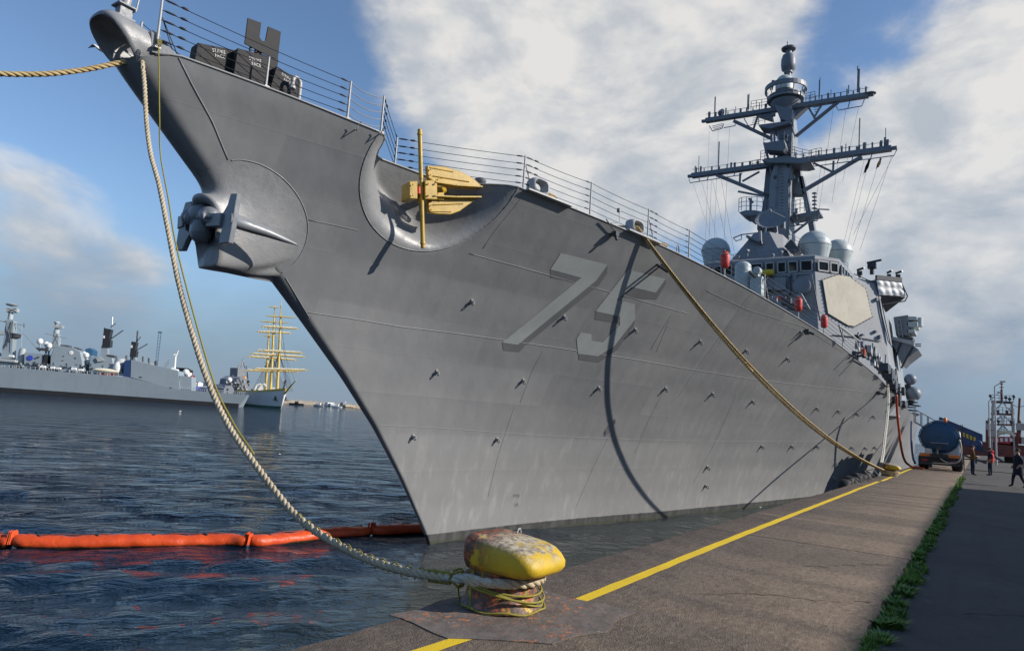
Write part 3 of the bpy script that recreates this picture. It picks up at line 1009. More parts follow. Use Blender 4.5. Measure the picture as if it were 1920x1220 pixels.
# ---- bullnose: the closed chock right at the stem head
def bullnose():
    # opening lies in the raked plane of the stem; rings run from the outer rim aft through the casting
    fwd = Vector((-.70, 0, -.71))            # out of the opening
    upv = Vector((-.71, 0, .70))             # along the stem
    c0 = Vector((-11.02, 0, 11.02))
    def ring(c, hw, hh, rx=0.0, n=36, tilt=None):
        out = []
        for k in range(n):
            a = 2 * math.pi * k / n
            ca, sa = math.cos(a), math.sin(a)
            e = .72
            x = math.copysign(abs(ca) ** e, ca) * hw
            y = math.copysign(abs(sa) ** e, sa) * hh
            if y < 0: x *= (1 - .22 * (-y / hh))
            out.append(tuple(c + Vector((0, 1, 0)) * x + (tilt or upv) * y))
        return out
    vert = Vector((-.25, 0, .97))
    c1 = Vector((-10.45, 0, 11.05))
    rings = [ring(c1, .50, .46, tilt=vert), ring(c0 - fwd * .16, .53, .60), ring(c0 - fwd * .03, .55, .63), ring(c0 + fwd * .03, .53, .61),
             ring(c0 + fwd * .05, .50, .58), ring(c0 + fwd * .03, .465, .545), ring(c0 - fwd * .08, .45, .525), ring(c1 + Vector((.02, 0, .02)), .45, .42, tilt=vert)]
    b = MB(); b.loft(rings, caps=False)
    o = b.build('bullnose', 'cast_paint', ship, 60)
    # cheek plates that carry the casting down to the deck
    for sy in (-1, 1):
        b = MB()
        b.prism([(-10.55, sy * .52, 10.95), (-10.0, sy * .70, 10.98), (-10.25, sy * .62, 11.18), (-10.62, sy * .50, 11.40)], (0, -sy * .05, 0))
        b.build('cheek_plate', 'cast_paint', ship, None, .01)
    b = MB()
    b.tube([(-10.45, -.47, 11.22), (-10.42, -.40, 11.42), (-10.42, -.2, 11.54), (-10.42, .2, 11.54), (-10.42, .40, 11.42), (-10.45, .47, 11.22)], .045, 8)
    b.build('flange', 'cast_paint', ship, 60)
    # jackstaff in its tabernacle
    b = MB()
    b.box((-10.95, .02, 11.73), (.26, .22, .22)); b.box((-10.95, .02, 11.60), (.36, .32, .05)); b.box((-10.95, .02, 11.86), (.38, .34, .04))
    b.build('staff_socket', 'grey_paint', ship, None, .012)
    b = MB(); b.tube([(-10.95, .02, 11.8), (-10.72, .02, 13.6)], [.085, .06], 12); b.tube([(-10.80, -.14, 11.8), (-10.62, -.10, 13.6)], .018, 6)
    b.build('jackstaff', 'light_metal', ship, 60)
bullnose()

# ---- stem hawse: the swollen casting the stem anchor sits in
def hawse():
    # outer loop lies on the plating, inner loop is the lip of the casting that juts ahead of the stem
    side = [(368, 335), (385, 322), (412, 306), (432, 301), (455, 300), (490, 309), (525, 330), (552, 358), (569, 388), (577, 420), (574, 452), (562, 480), (545, 500), (525, 516), (509, 520)]
    side = smoothpts(side, 4)
    P = [np.array(p) for p in on_hull(side, .006)]
    t0 = np.array([float(s_stem(9.08)) - .005, 0, 9.08]); t1 = np.array([float(s_stem(6.95)) - .01, 0, 6.98])
    outer = [t0] + P + [t1]
    # resample evenly
    def resample(pts, n):
        pts = np.array(pts)
        d = np.concatenate([[0], np.cumsum(np.linalg.norm(np.diff(pts, axis=0), axis=1))])
        t = np.linspace(0, d[-1], n)
        return np.stack([np.interp(t, d, pts[:, k]) for k in range(3)], -1)
    n = 49
    outer = resample(outer, n)
    outer[0][1] = outer[-1][1] = 0
    lip = []
    for s, y, z in ((-8.90, 0, 8.56), (-8.88, -.20, 8.54), (-8.78, -.38, 8.44), (-8.66, -.45, 8.25), (-8.58, -.47, 8.0), (-8.58, -.46, 7.7), (-8.52, -.45, 7.42), (-8.47, -.42, 7.18), (-8.46, -.36, 7.01), (-8.50, -.22, 6.95), (-8.54, 0, 6.94)):
        lip.append((s, y, z))
    lip = resample(smoothpts(lip, 5), n)
    lip[0][1] = lip[-1][1] = 0
    rows = []
    NT = 26
    for k in range(NT + 1):
        t = k / NT
        row = []
        for i in range(n):
            a, d = outer[i], lip[i]
            f = i / (n - 1)
            L_ = np.linalg.norm(d - a)
            # leave along the plating, arrive pointing straight ahead
            back = .42 * L_ + .12
            c2 = d + np.array([back, -.02 * (0 < f < 1) , .10 * math.sin(math.pi * f)])
            tgt = np.array([a[0] * .45 + c2[0] * .55, 0, a[2] * .45 + c2[2] * .55])
            s_, z_ = tgt[0], tgt[2]
            hy = float(half(max(s_, float(s_stem(z_)) + .01), z_)) if s_ > float(s_stem(z_)) else .0
            c1 = np.array([s_, -max(hy + .01, 0) if 0 < f < 1 else 0.0, z_])
            p = (1 - t) ** 3 * a + 3 * (1 - t) ** 2 * t * c1 + 3 * (1 - t) * t * t * c2 + t ** 3 * d
            row.append(p)
        rows.append(row)
    # roll the lip over and run the pipe inboard
    cen = np.array([-8.62, 0, 7.85])
    for sc, dx in ((.94, -.035), (.86, -.04), (.78, -.01), (.72, .10), (.66, .35)):
        row = []
        for i in range(n):
            p = cen + (lip[i] - cen) * sc
            if lip[i][2] < 7.45: p = cen + (lip[i] - cen) * (1 - (1 - sc) * .55)      # solid chin below the mouth
            if lip[i][2] < 7.5: row.append(np.array([lip[i][0] - .02 + .06 * (1 - sc), p[1], p[2] + (1 - sc) * .25])); continue
            row.append(np.array([p[0] + dx + (lip[i][0] - p[0]) * .4, p[1], p[2]]))
        rows.append(row)
    b = MB()
    G = [[tuple(p) for p in row] + [(p[0], -p[1], p[2]) for p in row[-2:0:-1]] for row in rows]
    b.loft(G, caps=False)
    c0 = len(b.v); n0 = len(G[0]); b.v.append((-8.42, 0, 7.62))
    b.f += [(c0 - n0 + k, c0 - n0 + (k + 1) % n0, c0) for k in range(n0)]
    b.build('hawse_casting', 'cast_paint', ship, 75)
hawse()
# weld bead of the doubler round the hawse, and the little crosses on it
arc = [(432, 301), (455, 300), (490, 309), (525, 330), (552, 358), (569, 388), (577, 420), (574, 452), (562, 480), (545, 500), (528, 512)]
b = MB(); b.tube(on_hull(smoothpts(arc, 6), .006), .014, 5); b.build('weld_seam', 'cast_paint', ship, 180)
b = MB(); b.tube(on_hull(smoothpts([(432, 301), (412, 306), (385, 322), (368, 335)], 6), .004), .010, 5); b.build('weld_seam', 'cast_paint', ship, 180)
b = MB(); b.tube(on_hull(smoothpts([(535, 520), (565, 570), (580, 595)], 6), .004), .012, 5); b.build('weld_seam', 'cast_paint', ship, 180)

# ---- anchors
def stem_anchor():
    sx = -8.78
    o0 = onS(372, 412, sx)
    r = empty('stem_anchor', tuple(SO + o0), 0, 'grey stockless anchor housed in the hawse at the stem', 'anchor')
    Q = lambda u, v, ds=0.0: Vector(onS(u, v, sx + ds) - o0)
    b = MB()
    def egg(u, v, ds, rr): b.lathe([(math.sin(math.pi * k / 10), -math.cos(math.pi * k / 10)) for k in range(11)], tuple(Q(u, v, ds)), 20, Matrix.Diagonal(rr))
    egg(376, 405, .10, (.26, .36, .27)); egg(378, 430, .12, (.24, .30, .33)); egg(392, 404, .06, (.22, .26, .20)); egg(356, 408, .02, (.20, .18, .19))
    # lugs of the shackle: two fat rings either side of a slot
    for u, v in ((386, 407), (357, 409)):
        rings = []
        for i in range(21):
            a = 2 * math.pi * i / 20
            c = Q(u, v, -.10) + Vector((-.02, .03 * math.cos(a), 0)) + Vector((math.cos(a) * .06, 0, 0)) + Vector((0, math.sin(a) * .02, math.cos(a) * .0))
            c = Q(u, v, -.06) + Vector((.09 * math.cos(a), 0, .10 * math.sin(a)))
            rad = Vector((math.cos(a), 0, math.sin(a)))
            rings.append([tuple(c + rad * .055 * math.cos(t) + Vector((0, 1, 0)) * .075 * math.sin(t)) for t in [2 * math.pi * j / 10 for j in range(10)]])
        b.loft(rings, caps=False)
    b.tube([tuple(Q(350, 409, -.06)), tuple(Q(398, 406, -.06))], .045, 10)
    # arms out to the palms
    b.beam(tuple(Q(352, 415, .08)), tuple(Q(342, 420, .10)), .24, .30); b.beam(tuple(Q(396, 415, .06)), tuple(Q(422, 414, .06)), .24, .30)
    o = b.build('crown', 'anchor_grey', r)
    rm = o.modifiers.new('r', 'REMESH'); rm.mode = 'VOXEL'; rm.voxel_size = .016
    sm = o.modifiers.new('s', 'SMOOTH'); sm.factor = .5; sm.iterations = 4
    me = apply_mods(o); me.shade_smooth(); me.materials.clear(); me.materials.append(M['anchor_grey'])
    near = [(432, 363), (444, 362), (440, 385), (437, 405), (433, 428), (428, 455), (410, 457), (411, 442), (415, 430), (408, 426), (408, 401), (418, 398), (426, 384)]
    far = [(347, 379), (357, 377), (360, 383), (360, 396), (352, 402), (347, 414), (348, 430), (357, 437), (349, 450), (341, 469), (328, 469), (332, 442), (337, 412)]
    for poly in (near, far):
        b = MB(); b.prism([tuple(Q(u, v)) for u, v in poly], (.13, 0, 0)); b.build('palm', 'anchor_grey', r, None, .022)
    for sy in (-1, 1):
        rings = []
        if sy < 0: ctr = [((430, 412), .02, .21), ((448, 420), .30, .20), ((474, 429), .62, .18), ((502, 438), .95, .145), ((528, 448), 1.28, .10), ((549, 456), 1.55, .05), ((561, 461), 1.70, .008)]
        else: ctr = [((345, 415), .05 + .02, .15), ((345, 415), .35, .14), ((345, 415), .7, .12), ((345, 415), 1.1, .09), ((345, 415), 1.5, .05), ((345, 415), 1.7, .01)]
        for (u, v), ds, w in ctr:
            if sy < 0: c = Q(u, v, ds)
            else:
                c = Q(345, 415, .05) + Vector((ds, .45 * ds, -.12 * ds))
            rings.append([tuple(c + Vector((.25 * w * math.cos(a), -sy * 0 + .75 * w * math.cos(a), w * math.sin(a) * (1.0 if math.sin(a) > 0 else .6)))) for a in [2 * math.pi * j / 12 for j in range(12)]])
        b = MB(); b.loft(rings); b.build('fluke', 'anchor_grey', r, 55)
    b = MB(); b.tube([tuple(Q(374, 405, .1)), tuple(Q(374, 405, .1) + Vector((.8, 0, .55)))], .12, 10); b.build('shank', 'anchor_grey', r, 60)
stem_anchor()

def yellow_anchor():
    # lies against the recess: stock near upright, crown block, two flukes pointing aft along the plating
    nn = np.array([-.36, -.93, 0.0]); nn /= np.linalg.norm(nn)
    q0 = onY(790, 354, -2.2)
    r = empty('yellow_anchor', tuple(SO + q0), 0, 'yellow painted anchor with long stock on the port bow', 'anchor')
    def P(u, v, off=0.0): return tuple(shp(u, v, q0 + nn * off, nn) - q0)
    def ext(d): return tuple(-nn * d)
    b = MB(); b.tube([P(787, 243), P(789.5, 336)], .060, 14); b.tube([P(790.5, 372), P(793, 465)], .060, 14)
    b.tube([P(789.5, 330), P(790.5, 378)], .048, 12)
    b.build('stock', 'anchor_yellow', r, 50)
    for (u0, u1, v0, v1, oa, th) in ((768, 783, 340, 372, .10, .5), (797, 820, 338, 373, .12, .55), (820, 833, 335, 350, .06, .45), (820, 833, 361, 374, .06, .45)):
        b = MB(); b.prism([P(u0, v0, oa), P(u1, v0 - 1, oa), P(u1, v1 + 1, oa), P(u0, v1, oa)], ext(th)); b.build('cheek', 'anchor_yellow', r, None, .018)
    b = MB(); b.prism([P(775, 346, -.1), P(815, 346, -.1), P(815, 366, -.1), P(775, 366, -.1)], ext(.3)); b.build('crown', 'anchor_yellow', r, None, .015)
    b = MB(); b.prism([P(785, 349, .03), P(795, 349, .03), P(795, 363, .03), P(785, 363, .03)], ext(.1)); b.build('pin_block', 'orange_red', r, None, .01)
    up_ = [(801, 310), (832, 312), (862, 320), (888, 334), (902, 347), (899, 352), (870, 350), (835, 347), (818, 344), (803, 333)]
    lo_ = [(818, 369), (850, 371), (899, 370), (880, 383), (862, 396), (846, 402), (820, 401), (804, 398), (803, 380)]
    for poly in (up_, lo_):
        b = MB(); b.prism([P(u, v, -.03) for u, v in poly], ext(.15)); b.build('fluke', 'anchor_yellow', r, None, .02)
    for seg in ([(812, 343), (850, 349), (900, 352)], [(812, 369), (850, 371), (898, 371)]):
        b = MB()
        q = [P(u, v, 0) for u, v in seg]
        for a_, c_ in zip(q[:-1], q[1:]): b.beam(a_, c_, .045, .30, up=tuple(nn))
        b.build('fluke_web', 'anchor_yellow', r, None, .01)
    b = MB(); b.tube([P(806, 357, -.2), P(840, 357, -1.2)], .10, 10); b.build('shank', 'anchor_yellow', r, 50)
    for u, v in ((774, 346), (774, 366), (803, 345), (803, 367), (815, 345), (815, 367), (807, 318), (807, 328), (808, 385), (808, 393)):
        b = MB(); b.lathe([(.022, 0), (.022, .03), (.0, .035)], P(u, v, .14 if v in (346, 366, 345, 367) else .0), 6, rot_to(nn)); b.build('bolt', 'anchor_yellow', r)
    for (u0, v0), (u1, v1) in (((806, 314), (850, 322)), ((806, 396), (846, 397)), ((812, 330), (880, 341)), ((812, 384), (868, 382))):
        b = MB(); b.tube([P(u0, v0, -.02), P(u1, v1, -.02)], .014, 6); b.build('weld_rib', 'anchor_yellow', r, 60)
    for t in (.04, .96):
        p = Vector(P(787, 243)).lerp(Vector(P(793, 465)), t); b = MB(); b.lathe([(.07, -.03), (.075, 0), (.07, .03)], tuple(p), 14); b.build('stock_collar', 'anchor_yellow', r, 60)
yellow_anchor()
# bolster lip behind the yellow anchor
b = MB()
rings = []
base = Vector(onY(868, 362, -1.2))
for t, rr in ((0, .52), (.25, .50), (.5, .42), (.75, .30), (.9, .18), (1, .04)):
    c = base.lerp(Vector(onY(868, 359, -2.15)), t)
    rings.append([tuple(c + Vector((math.cos(a) * rr * 1.3, 0, math.sin(a) * rr * .8))) for a in [2 * math.pi * k / 24 for k in range(24)]])
b.loft(rings); b.build('bolster', 'cast_paint', ship, 80)
# mushroom ventilator behind the recess
p = Vector(onY(899, 352, -1.2))
b = MB(); b.lathe([(.10, -.55), (.10, .0), (.19, .06), (.21, .12), (.15, .18), (.0, .20)], tuple(p + Vector((0, 0, .12))), 18); b.build('mushroom_vent', 'grey_paint', ship, 50)

# ---- guard rails along the port deck edge
def stanchion(base, h=1.08, lean=(0, 0), r=.03):
    b = MB()
    top = (base[0] + lean[0], base[1] + lean[1], base[2] + h)
    b.tube([base, top], [r, r * .8], 8)
    b.box((base[0], base[1], base[2] + .03), (.12, .12, .05))
    b.build('stanchion', 'light_metal', ship, 50)
    return np.array(base), np.array(top)
def inb(p, d=.08): return (p[0], p[1] + d, p[2])
FR = (.97, .76, .57, .38, .19)
SPANS = []
us = [297, 655, 718]
hs = [1.12, .98, .98]
A = [stanchion(inb(deck_u(u)), h, (-.02 if u == 297 else 0, 0)) for u, h in zip(us, hs)]
stanchion(inb(deck_u(502)), .74)
mid_post = stanchion(tuple(np.array([-3.9, -.95, 10.62])), 1.02)
us2 = [985, 1110, 1218, 1295, 1362, 1437, 1500, 1548, 1583, 1613]
B = [stanchion(inb(deck_u(u)), 1.10 if u > 1000 else 1.02) for u in us2]
def wires(a, c, sag=.03, heavy=True, mat='black_steel', r=.0085):
    for f in FR:
        p, q = a[0] + (a[1] - a[0]) * f, c[0] + (c[1] - c[0]) * f
        pts = []
        n = 12
        for k in range(n + 1):
            t = k / n
            x = p + (q - p) * t
            x = x - np.array([0, 0, 4 * sag * t * (1 - t)])
            pts.append(tuple(x))
        b = MB(); b.tube(pts, r, 5)
        if heavy:                                  # bottle screws and insulators near the ends
            Lg = np.linalg.norm(q - p)
            for t0, t1, rr in ((.03 / Lg * 1.5, .30 / Lg, .021), (.36 / Lg, .52 / Lg, .026), (1 - .26 / Lg, 1 - .06 / Lg, .02)):
                if 0 < t0 < t1 < 1:
                    b.tube([tuple(p + (q - p) * t0), tuple(p + (q - p) * (t0 * .75 + t1 * .25)), tuple(p + (q - p) * (t0 * .25 + t1 * .75)), tuple(p + (q - p) * t1)], [r, rr, rr, r], 6)
        b.build('guard_wire', mat, ship, 60)
wires(A[0], A[1], .04)
wires(A[1], A[2], .10, False, 'light_metal', .012)
wires(A[2], mid_post, .02)
wires(mid_post, B[0], .02)
for k in range(len(B) - 1):
    wires(B[k], B[k + 1], .03, k < 4 and k % 2 == 0, 'black_steel' if k < 4 else 'dark_grey', .0085 if k < 3 else .011)
# starboard side rails, seen against the sky at the bow
C_ = []
for s in (-10.3, -7.0, -4.0, -1.0, 2.0):
    p = deck_pt(s); C_.append(stanchion((p[0], -p[1] - .08, p[2]), 1.05))
for a, c in zip(C_[:-1], C_[1:]): wires(a, c, .03, False)
# raking struts
for (u0, s_) in ((985, .55), (1218, .6), (1437, .8)):
    p = np.array(inb(deck_u(u0)))
    b = MB(); b.tube([tuple(p + [0, 0, .85]), tuple(p + [s_, -.1 * 0, .02])], .02, 6); b.build('stanchion_strut', 'light_metal', ship, 60)
for d in (.5, .62):
    p = np.array(inb(deck_u(297)))
    b = MB(); b.tube([tuple(p + [.03, 0, .7]), tuple(p + [d, .15, .0])], .010, 5); b.build('stay_wire', 'black_steel', ship, 60)
# swan-neck vent on the foredeck
p = np.array(inb(deck_u(570), .28))
b = MB(); b.tube(smoothpts([p + [.06, 0, -.1], p + [.06, 0, .42], p + [.04, 0, .56], p + [-.06, 0, .62], p + [-.14, 0, .55], p + [-.15, 0, .40]], 4), .045, 10)
b.lathe([(.045, 0), (.075, -.06), (.075, -.12)], tuple(p + [-.15, 0, .42]), 12); b.build('vent_pipe', 'light_metal', ship, 50)
# hooks over the edge near the recess
for u, v in ((666, 243), (711, 252)):
    p = Vector(hull_hit(u, v)); n = hull_n(p)
    b = MB(); b.tube([tuple(p), tuple(p + n * .14), tuple(p + n * .16 + Vector((0, 0, .12)))], .016, 6); b.tube([tuple(p + n * .16 + Vector((0, 0, .12))), tuple(p + n * .30 + Vector((.05, 0, .28)))], .01, 5)
    b.build('edge_hook', 'light_metal', ship, 60)

# ---- closed chocks on the deck edge
def chock(u, w=.62, h=.46):
    p = Vector(deck_u(u)); q = Vector(deck_pt(p.x + .2))
    t = (q - p).normalized()
    n = Vector((t.y, -t.x, 0)).normalized()
    if n.y > 0: n = -n
    zz = Vector((0, 0, 1))
    b = MB()
    rings = []
    N = 28
    for off, k in ((-.16, 1.0), (-.18, .80), (-.10, .66), (.10, .66), (.18, .80), (.16, 1.0), (.06, 1.08), (-.06, 1.08)):
        rg = []
        for i in range(N):
            a = 2 * math.pi * i / N
            ca, sa = math.cos(a), math.sin(a)
            x = math.copysign(abs(ca) ** .65, ca) * w / 2 * (k if k < 1 else 1 + (k - 1))
            y = math.copysign(abs(sa) ** .65, sa) * h / 2 * k + h / 2
            rg.append(tuple(p + t * x + n * (off - .05) + zz * y))
        rings.append(rg)
    rings.append(rings[0])
    b.loft(rings, caps=False)
    b.build('closed_chock', 'pale_grey', ship, 70)
    b = MB()
    M3 = Matrix((t, n, t.cross(n) * -1)).transposed()
    b.box(tuple(p + t * .38 + n * -.03 + zz * .0), (1.75, .36, .05), M3)
    b.build('chock_plate', 'pale_grey', ship, None, .008)
    return p, t, n
ch1 = chock(1010)
ch2 = chock(1192)
# line handling boom end and lamp under the edge
p = Vector(hull_hit(1150, 436)); n = hull_n(p)
b = MB(); b.box(tuple(p + n * .12), (.22, .16, .16)); b.tube([tuple(p + n * .1 + Vector((-.7, 0, .30))), tuple(p + n * .1 + Vector((0, 0, .05)))], .02, 6); b.tube([tuple(p + n * .12), tuple(p + n * .2 + Vector((0, 0, -.16)))], .05, 8)
b.build('side_lamp', 'dark_grey', ship, None, .01)
p = Vector(deck_u(1162)) + Vector((0, .1, 0))
b = MB(); b.tube(smoothpts([p + Vector((-.45, -.05, .05)), p + Vector((-.1, -.1, .12)), p + Vector((.05, -.05, .35)), p + Vector((.08, 0, .55))], 5), .012, 5); b.box(tuple(p + Vector((.08, 0, .6))), (.1, .1, .12)); b.build('deck_light', 'light_metal', ship)
# spare boxes over the side further aft, throwing long shadows
for u, v in ((1232, 508 - 12), (1592, 664), (1600, 676), (1240, 497)):
    p = hull_hit(u, v)
    if p is None: continue
    n = hull_n(p); p = Vector(p)
    b = MB(); b.tube([tuple(p), tuple(p + n * .55)], .05, 8); b.build('outrigger', 'dark_grey', ship, 60)

# ---- gun position on the foredeck behind ballistic panels
def shields():
    data = [([(371, 80), (446, 95), (438, 142), (364, 118)], 'leftmost black ballistic panel on the foredeck, lettered STRIKE FACE', (410, 97)),
            ([(446, 90), (523, 112), (510, 172), (437, 146)], 'middle black ballistic panel under the notched gun shield', (478, 113)),
            ([(519, 124), (564, 152), (562, 188), (505, 172)], 'rightmost short black ballistic panel by the swan-neck vent', (536, 144))]
    for (poly, lab, tx), y in zip(data, (-.72, -.95, -1.15)):
        P = [onY(u, v, y) for u, v in poly]
        c = sum(P) / len(P)
        o0 = np.array([c[0], y, min(p[2] for p in P)])
        r = empty('ballistic_panel', tuple(SO + o0), 0, lab, 'gun shield', 'ballistic panels of the foredeck gun position')
        b = MB(); b.prism([p - o0 for p in P], (.05, .34, 0)); b.build('panel', 'shield_fabric', r, None, .015)
        # lettering on the outer face
        ax = Vector(P[1] - P[0]).normalized(); up_ = Vector((P[0] - P[3])).normalized()
        n = ax.cross(up_).normalized()
        if n.y > 0: n = -n
        up2 = n.cross(ax) if n.cross(ax).z > 0 else ax.cross(n)
        w = .40 if tx[0] != 536 else .30
        for k, t_ in enumerate(('STRIKE', 'FACE')):
            me = text_mesh(t_, .105 if w > .3 else .085, 'lettering')
            o = link('lettering', me, 'stencil_white', r)
            pos = Vector(onY(tx[0] + k * 2, tx[1] + k * 9, y) - o0) + Vector((0, -.012, 0))
            Mx = Matrix((ax, up2, n)).transposed().to_4x4()
            o.matrix_local = Matrix.Translation(pos) @ Mx
    y = -.80
    poly = [(465, 34), (490, 43), (487, 70), (492, 78), (498, 76), (503, 50), (527, 60), (521, 112), (503, 105), (459, 82)]
    P = [onY(u, v, y) for u, v in poly]
    o0 = np.array([P[0][0], y, P[-1][2]])
    r = empty('gun_mount', tuple(SO + o0), 0, 'notched dark steel gun shield on a pintle above the ballistic panels', 'gun shield')
    b = MB(); b.prism([p - o0 for p in P], (.0, .03, 0)); b.build('shield_plate', 'shield_fabric', r, None, .004)
    b = MB()
    for u, v in ((470, 88), (480, 90), (490, 94)):
        p = onY(u, v, y + .06) - o0; b.tube([tuple(p + [0, 0, .10]), tuple(p - [0, 0, .12])], .03, 8)
    p = onY(482, 96, y + .12) - o0; b.tube([tuple(p + [0, 0, .1]), tuple(p - [0, 0, .9])], .06, 10)
    b.build('pintle', 'black_steel', r, 60)
shields()
# ================================================================== destroyer, upper works
def poly_house(name, base, top, m, z0, z1, bevel=.0, parent=ship):
    """frustum from matching plan outlines"""
    b = MB(); b.loft([[(x, y, z0) for x, y in base], [(x, y, z1) for x, y in top]])
    return b.build(name, m, parent, None, bevel)
# forward deckhouse: eight-sided, leaning inwards
def mir(pts): return pts + [(x, -y) for x, y in reversed(pts)]
base = mir([(36.9, -5.05), (41.4, -9.35), (58, -9.0), (74, -7.9)])
topp = mir([(38.0, -4.2), (41.95, -8.1), (50, -8.0), (74, -6.6)])
b = MB(); b.loft([[(x, y, 6.0) for x, y in base], [(x, y, 16.6 if x < 39 else (16.4 if x < 51 else 13.6)) for x, y in topp]])
house = b.build('deckhouse', 'house_paint', ship, None, .03)
# side wall of the long midships block, lower
poly_house('midships_house', mir([(56, -8.9), (66, -8.4), (104, -5.6)]), mir([(56.5, -8.2), (66, -7.7), (103, -5.0)]), 'house_paint', 5.8, 13.2)
poly_house('funnel', mir([(62, -3.0), (63, -4.2), (72, -4.2), (73, -3)]), mir([(64, -2.2), (64.8, -3), (71, -3), (71.8, -2.2)]), 'grey_paint', 13.0, 22.0)

# flat-panel radar faces: eight-sided pale panels in dark frames (port one is in view)
def radar_face(sy):
    # plane of the slanting 45 degree wall
    A, B, C = Vector((38.0, sy * -4.2, 16.75)), Vector((41.95, sy * -8.1, 16.4)), Vector((41.4 - (41.4 - 41.95) * .5, sy * -8.72, 11.2))
    n = (B - A).cross(C - A).normalized()
    if n.x > 0: n = -n
    if sy == 1:
        oct_ = [(1541, 526), (1570, 516), (1590, 519), (1621, 542), (1633, 594), (1600, 612), (1588, 610), (1551, 588)]
        pts = [Vector(shp(u, v, A, n)) for u, v in oct_]
    else:
        return
    c = sum(pts, Vector()) / len(pts)
    outer = [c + (p - c) * 1.035 + n * .03 for p in pts]
    b = MB(); b.prism([tuple(p) for p in outer], tuple(n * .03)); fr = b.build('radar_frame', 'dark_grey', house)
    b = MB(); b.prism([tuple(p + n * .055) for p in pts], tuple(n * .05)); b.build('radar_panel', 'cream_panel', house, None, .02)
    # studs round the rim
    b = MB()
    for i in range(8):
        p, q = outer[i], outer[(i + 1) % 8]
        k = max(2, int((q - p).length / .28))
        for j in range(k):
            b.box(tuple(p.lerp(q, j / k) + n * .05), (.05, .05, .05))
    b.build('radar_stud', 'dark_grey', house)
    return n
radar_face(1)
# pilot house with its row of windows
ph = mir([(38.05, -4.15), (39.7, -5.6), (47, -5.9)])
b = MB(); b.loft([[(x, y, 16.1) for x, y in ph], [(x + .12, y * .99, 16.62) for x, y in ph], [(x - .12, y * 1.01, 17.6) for x, y in ph], [(x - .1, y * 1.01, 17.82) for x, y in ph], [(x + .7, y * .92, 18.12) for x, y in ph]])
pil = b.build('pilot_house', 'grey_paint', ship, None, .02)
def window(a, c, z0, z1, n, frame=True):
    a, c = Vector(a), Vector(c)
    w = MB(); nv = Vector(n)
    lean = Vector((-.16, 0, 0)) if abs(n[0]) > .5 else Vector((0, 0, 0))
    P = [a + Vector((0, 0, z0)), c + Vector((0, 0, z0)), c + Vector((0, 0, z1)) + lean, a + Vector((0, 0, z1)) + lean]
    w.prism([tuple(p + nv * .09) for p in P], tuple(nv * -.06)); o = w.build('window', 'window_glass', pil)
    f = MB()
    for i in range(4):
        f.beam(tuple(P[i] + nv * .10), tuple(P[(i + 1) % 4] + nv * .10), .10, .08, up=tuple(nv))
    f.build('window_frame', 'pale_grey', o)
ys = [(-4.0, -3.2), (-2.95, -2.3), (-2.1, -1.5), (-1.2, -.6), (-.3, .75), (1.0, 1.8), (2.1, 2.7), (2.95, 3.5), (3.65, 4.0)]
for y0, y1 in ys: window((38.08, y0, 0), (38.08, y1, 0), 16.66, 17.45, (-1, 0, 0))
d45 = Vector((1.65, -1.45, 0)).normalized(); n45 = (-.66, -.75, 0)
p0 = Vector((38.06, -4.15, 0))
window(p0 + d45 * .3, p0 + d45 * 1.2, 16.72, 17.42, n45); window(p0 + d45 * 1.4, p0 + d45 * 2.05, 16.72, 17.42, n45)
for k in range(6): window((40.0 + k * 1.1, -5.66 - k * .04, 0), (40.8 + k * 1.1, -5.70 - k * .04, 0), 16.72, 17.42, (0, -1, 0))
# yellow-green life ring case behind the glass and gear on the front wall
p = onS(1440, 511, 37.7); b = MB(); b.lathe([(0, -.5), (.24, -.42), (.26, 0), (.24, .42), (0, .5)], tuple(p), 14, Matrix.Rotation(R(90), 3, 'X')); b.build('searchlight', 'sign_yellow', pil, 60)
p = onS(1463, 532, 37.4); b = MB(); b.box(tuple(p), (.25, .85, 1.05)); b.build('locker', 'grey_paint', house, None, .03)
p = onS(1505, 537, 37.4)
b = MB(); b.lathe([(.2, .55), (.62, .5), (.62, .42), (.55, .38), (.55, .22), (.62, .18), (.62, .1), (.5, .05), (.5, -.3), (0, -.3)], tuple(p), 26, Matrix.Rotation(R(-90), 3, 'Y')); b.build('hose_reel', 'mast_paint', house, 40)
b = MB(); b.prism([tuple(onS(u, v, 36.7)) for u, v in ((1478, 572), (1500, 545), (1518, 578))], (.5, 0, 0)); b.build('vent_trunk', 'grey_paint', house, None, .02)
# clutter along the wall foot
for u, v, s, m, sz in ((1475, 566, 33, 'dark_grey', .5), (1462, 560, 33, 'red_paint', .25), (1485, 575, 33, 'dark_grey', .45), (1452, 562, 31, 'grey_paint', .3)):
    p = onS(u, v, s); b = MB(); b.box(tuple(p), (sz, sz * 1.3, sz)); b.box(tuple(p + [0, .2, sz * .6]), (sz * .5, sz * .6, sz * .4)); b.build('deck_locker', m, ship, None, .03)

# director tower on the pilot house roof
def front_poly(name, px, s, depth, m, parent=ship, bevel=.02):
    b = MB(); b.prism([tuple(onS(u, v, s)) for u, v in px], (depth, 0, 0)); return b.build(name, m, parent, None, bevel)
T = [onS(u, v, 40) for u, v in ((1370, 488), (1470, 488), (1437, 429), (1408, 432))]
b = MB()
lo = [tuple(T[0]), tuple(T[1]), (44.5, T[1][1] - 1.9, T[1][2]), (46, T[1][1] - 1.9, T[1][2]), (46, T[0][1] + .8, T[0][2])]
hi = [(40.9, T[3][1], T[3][2]), (40.9, T[2][1], T[2][2]), (42.2, T[2][1] - .8, T[2][2]), (46, T[2][1] - .9, T[2][2]), (46, T[3][1] + .3, T[3][2])]
b.loft([lo, hi]); tower = b.build('director_tower', 'grey_paint', ship, None, .02)
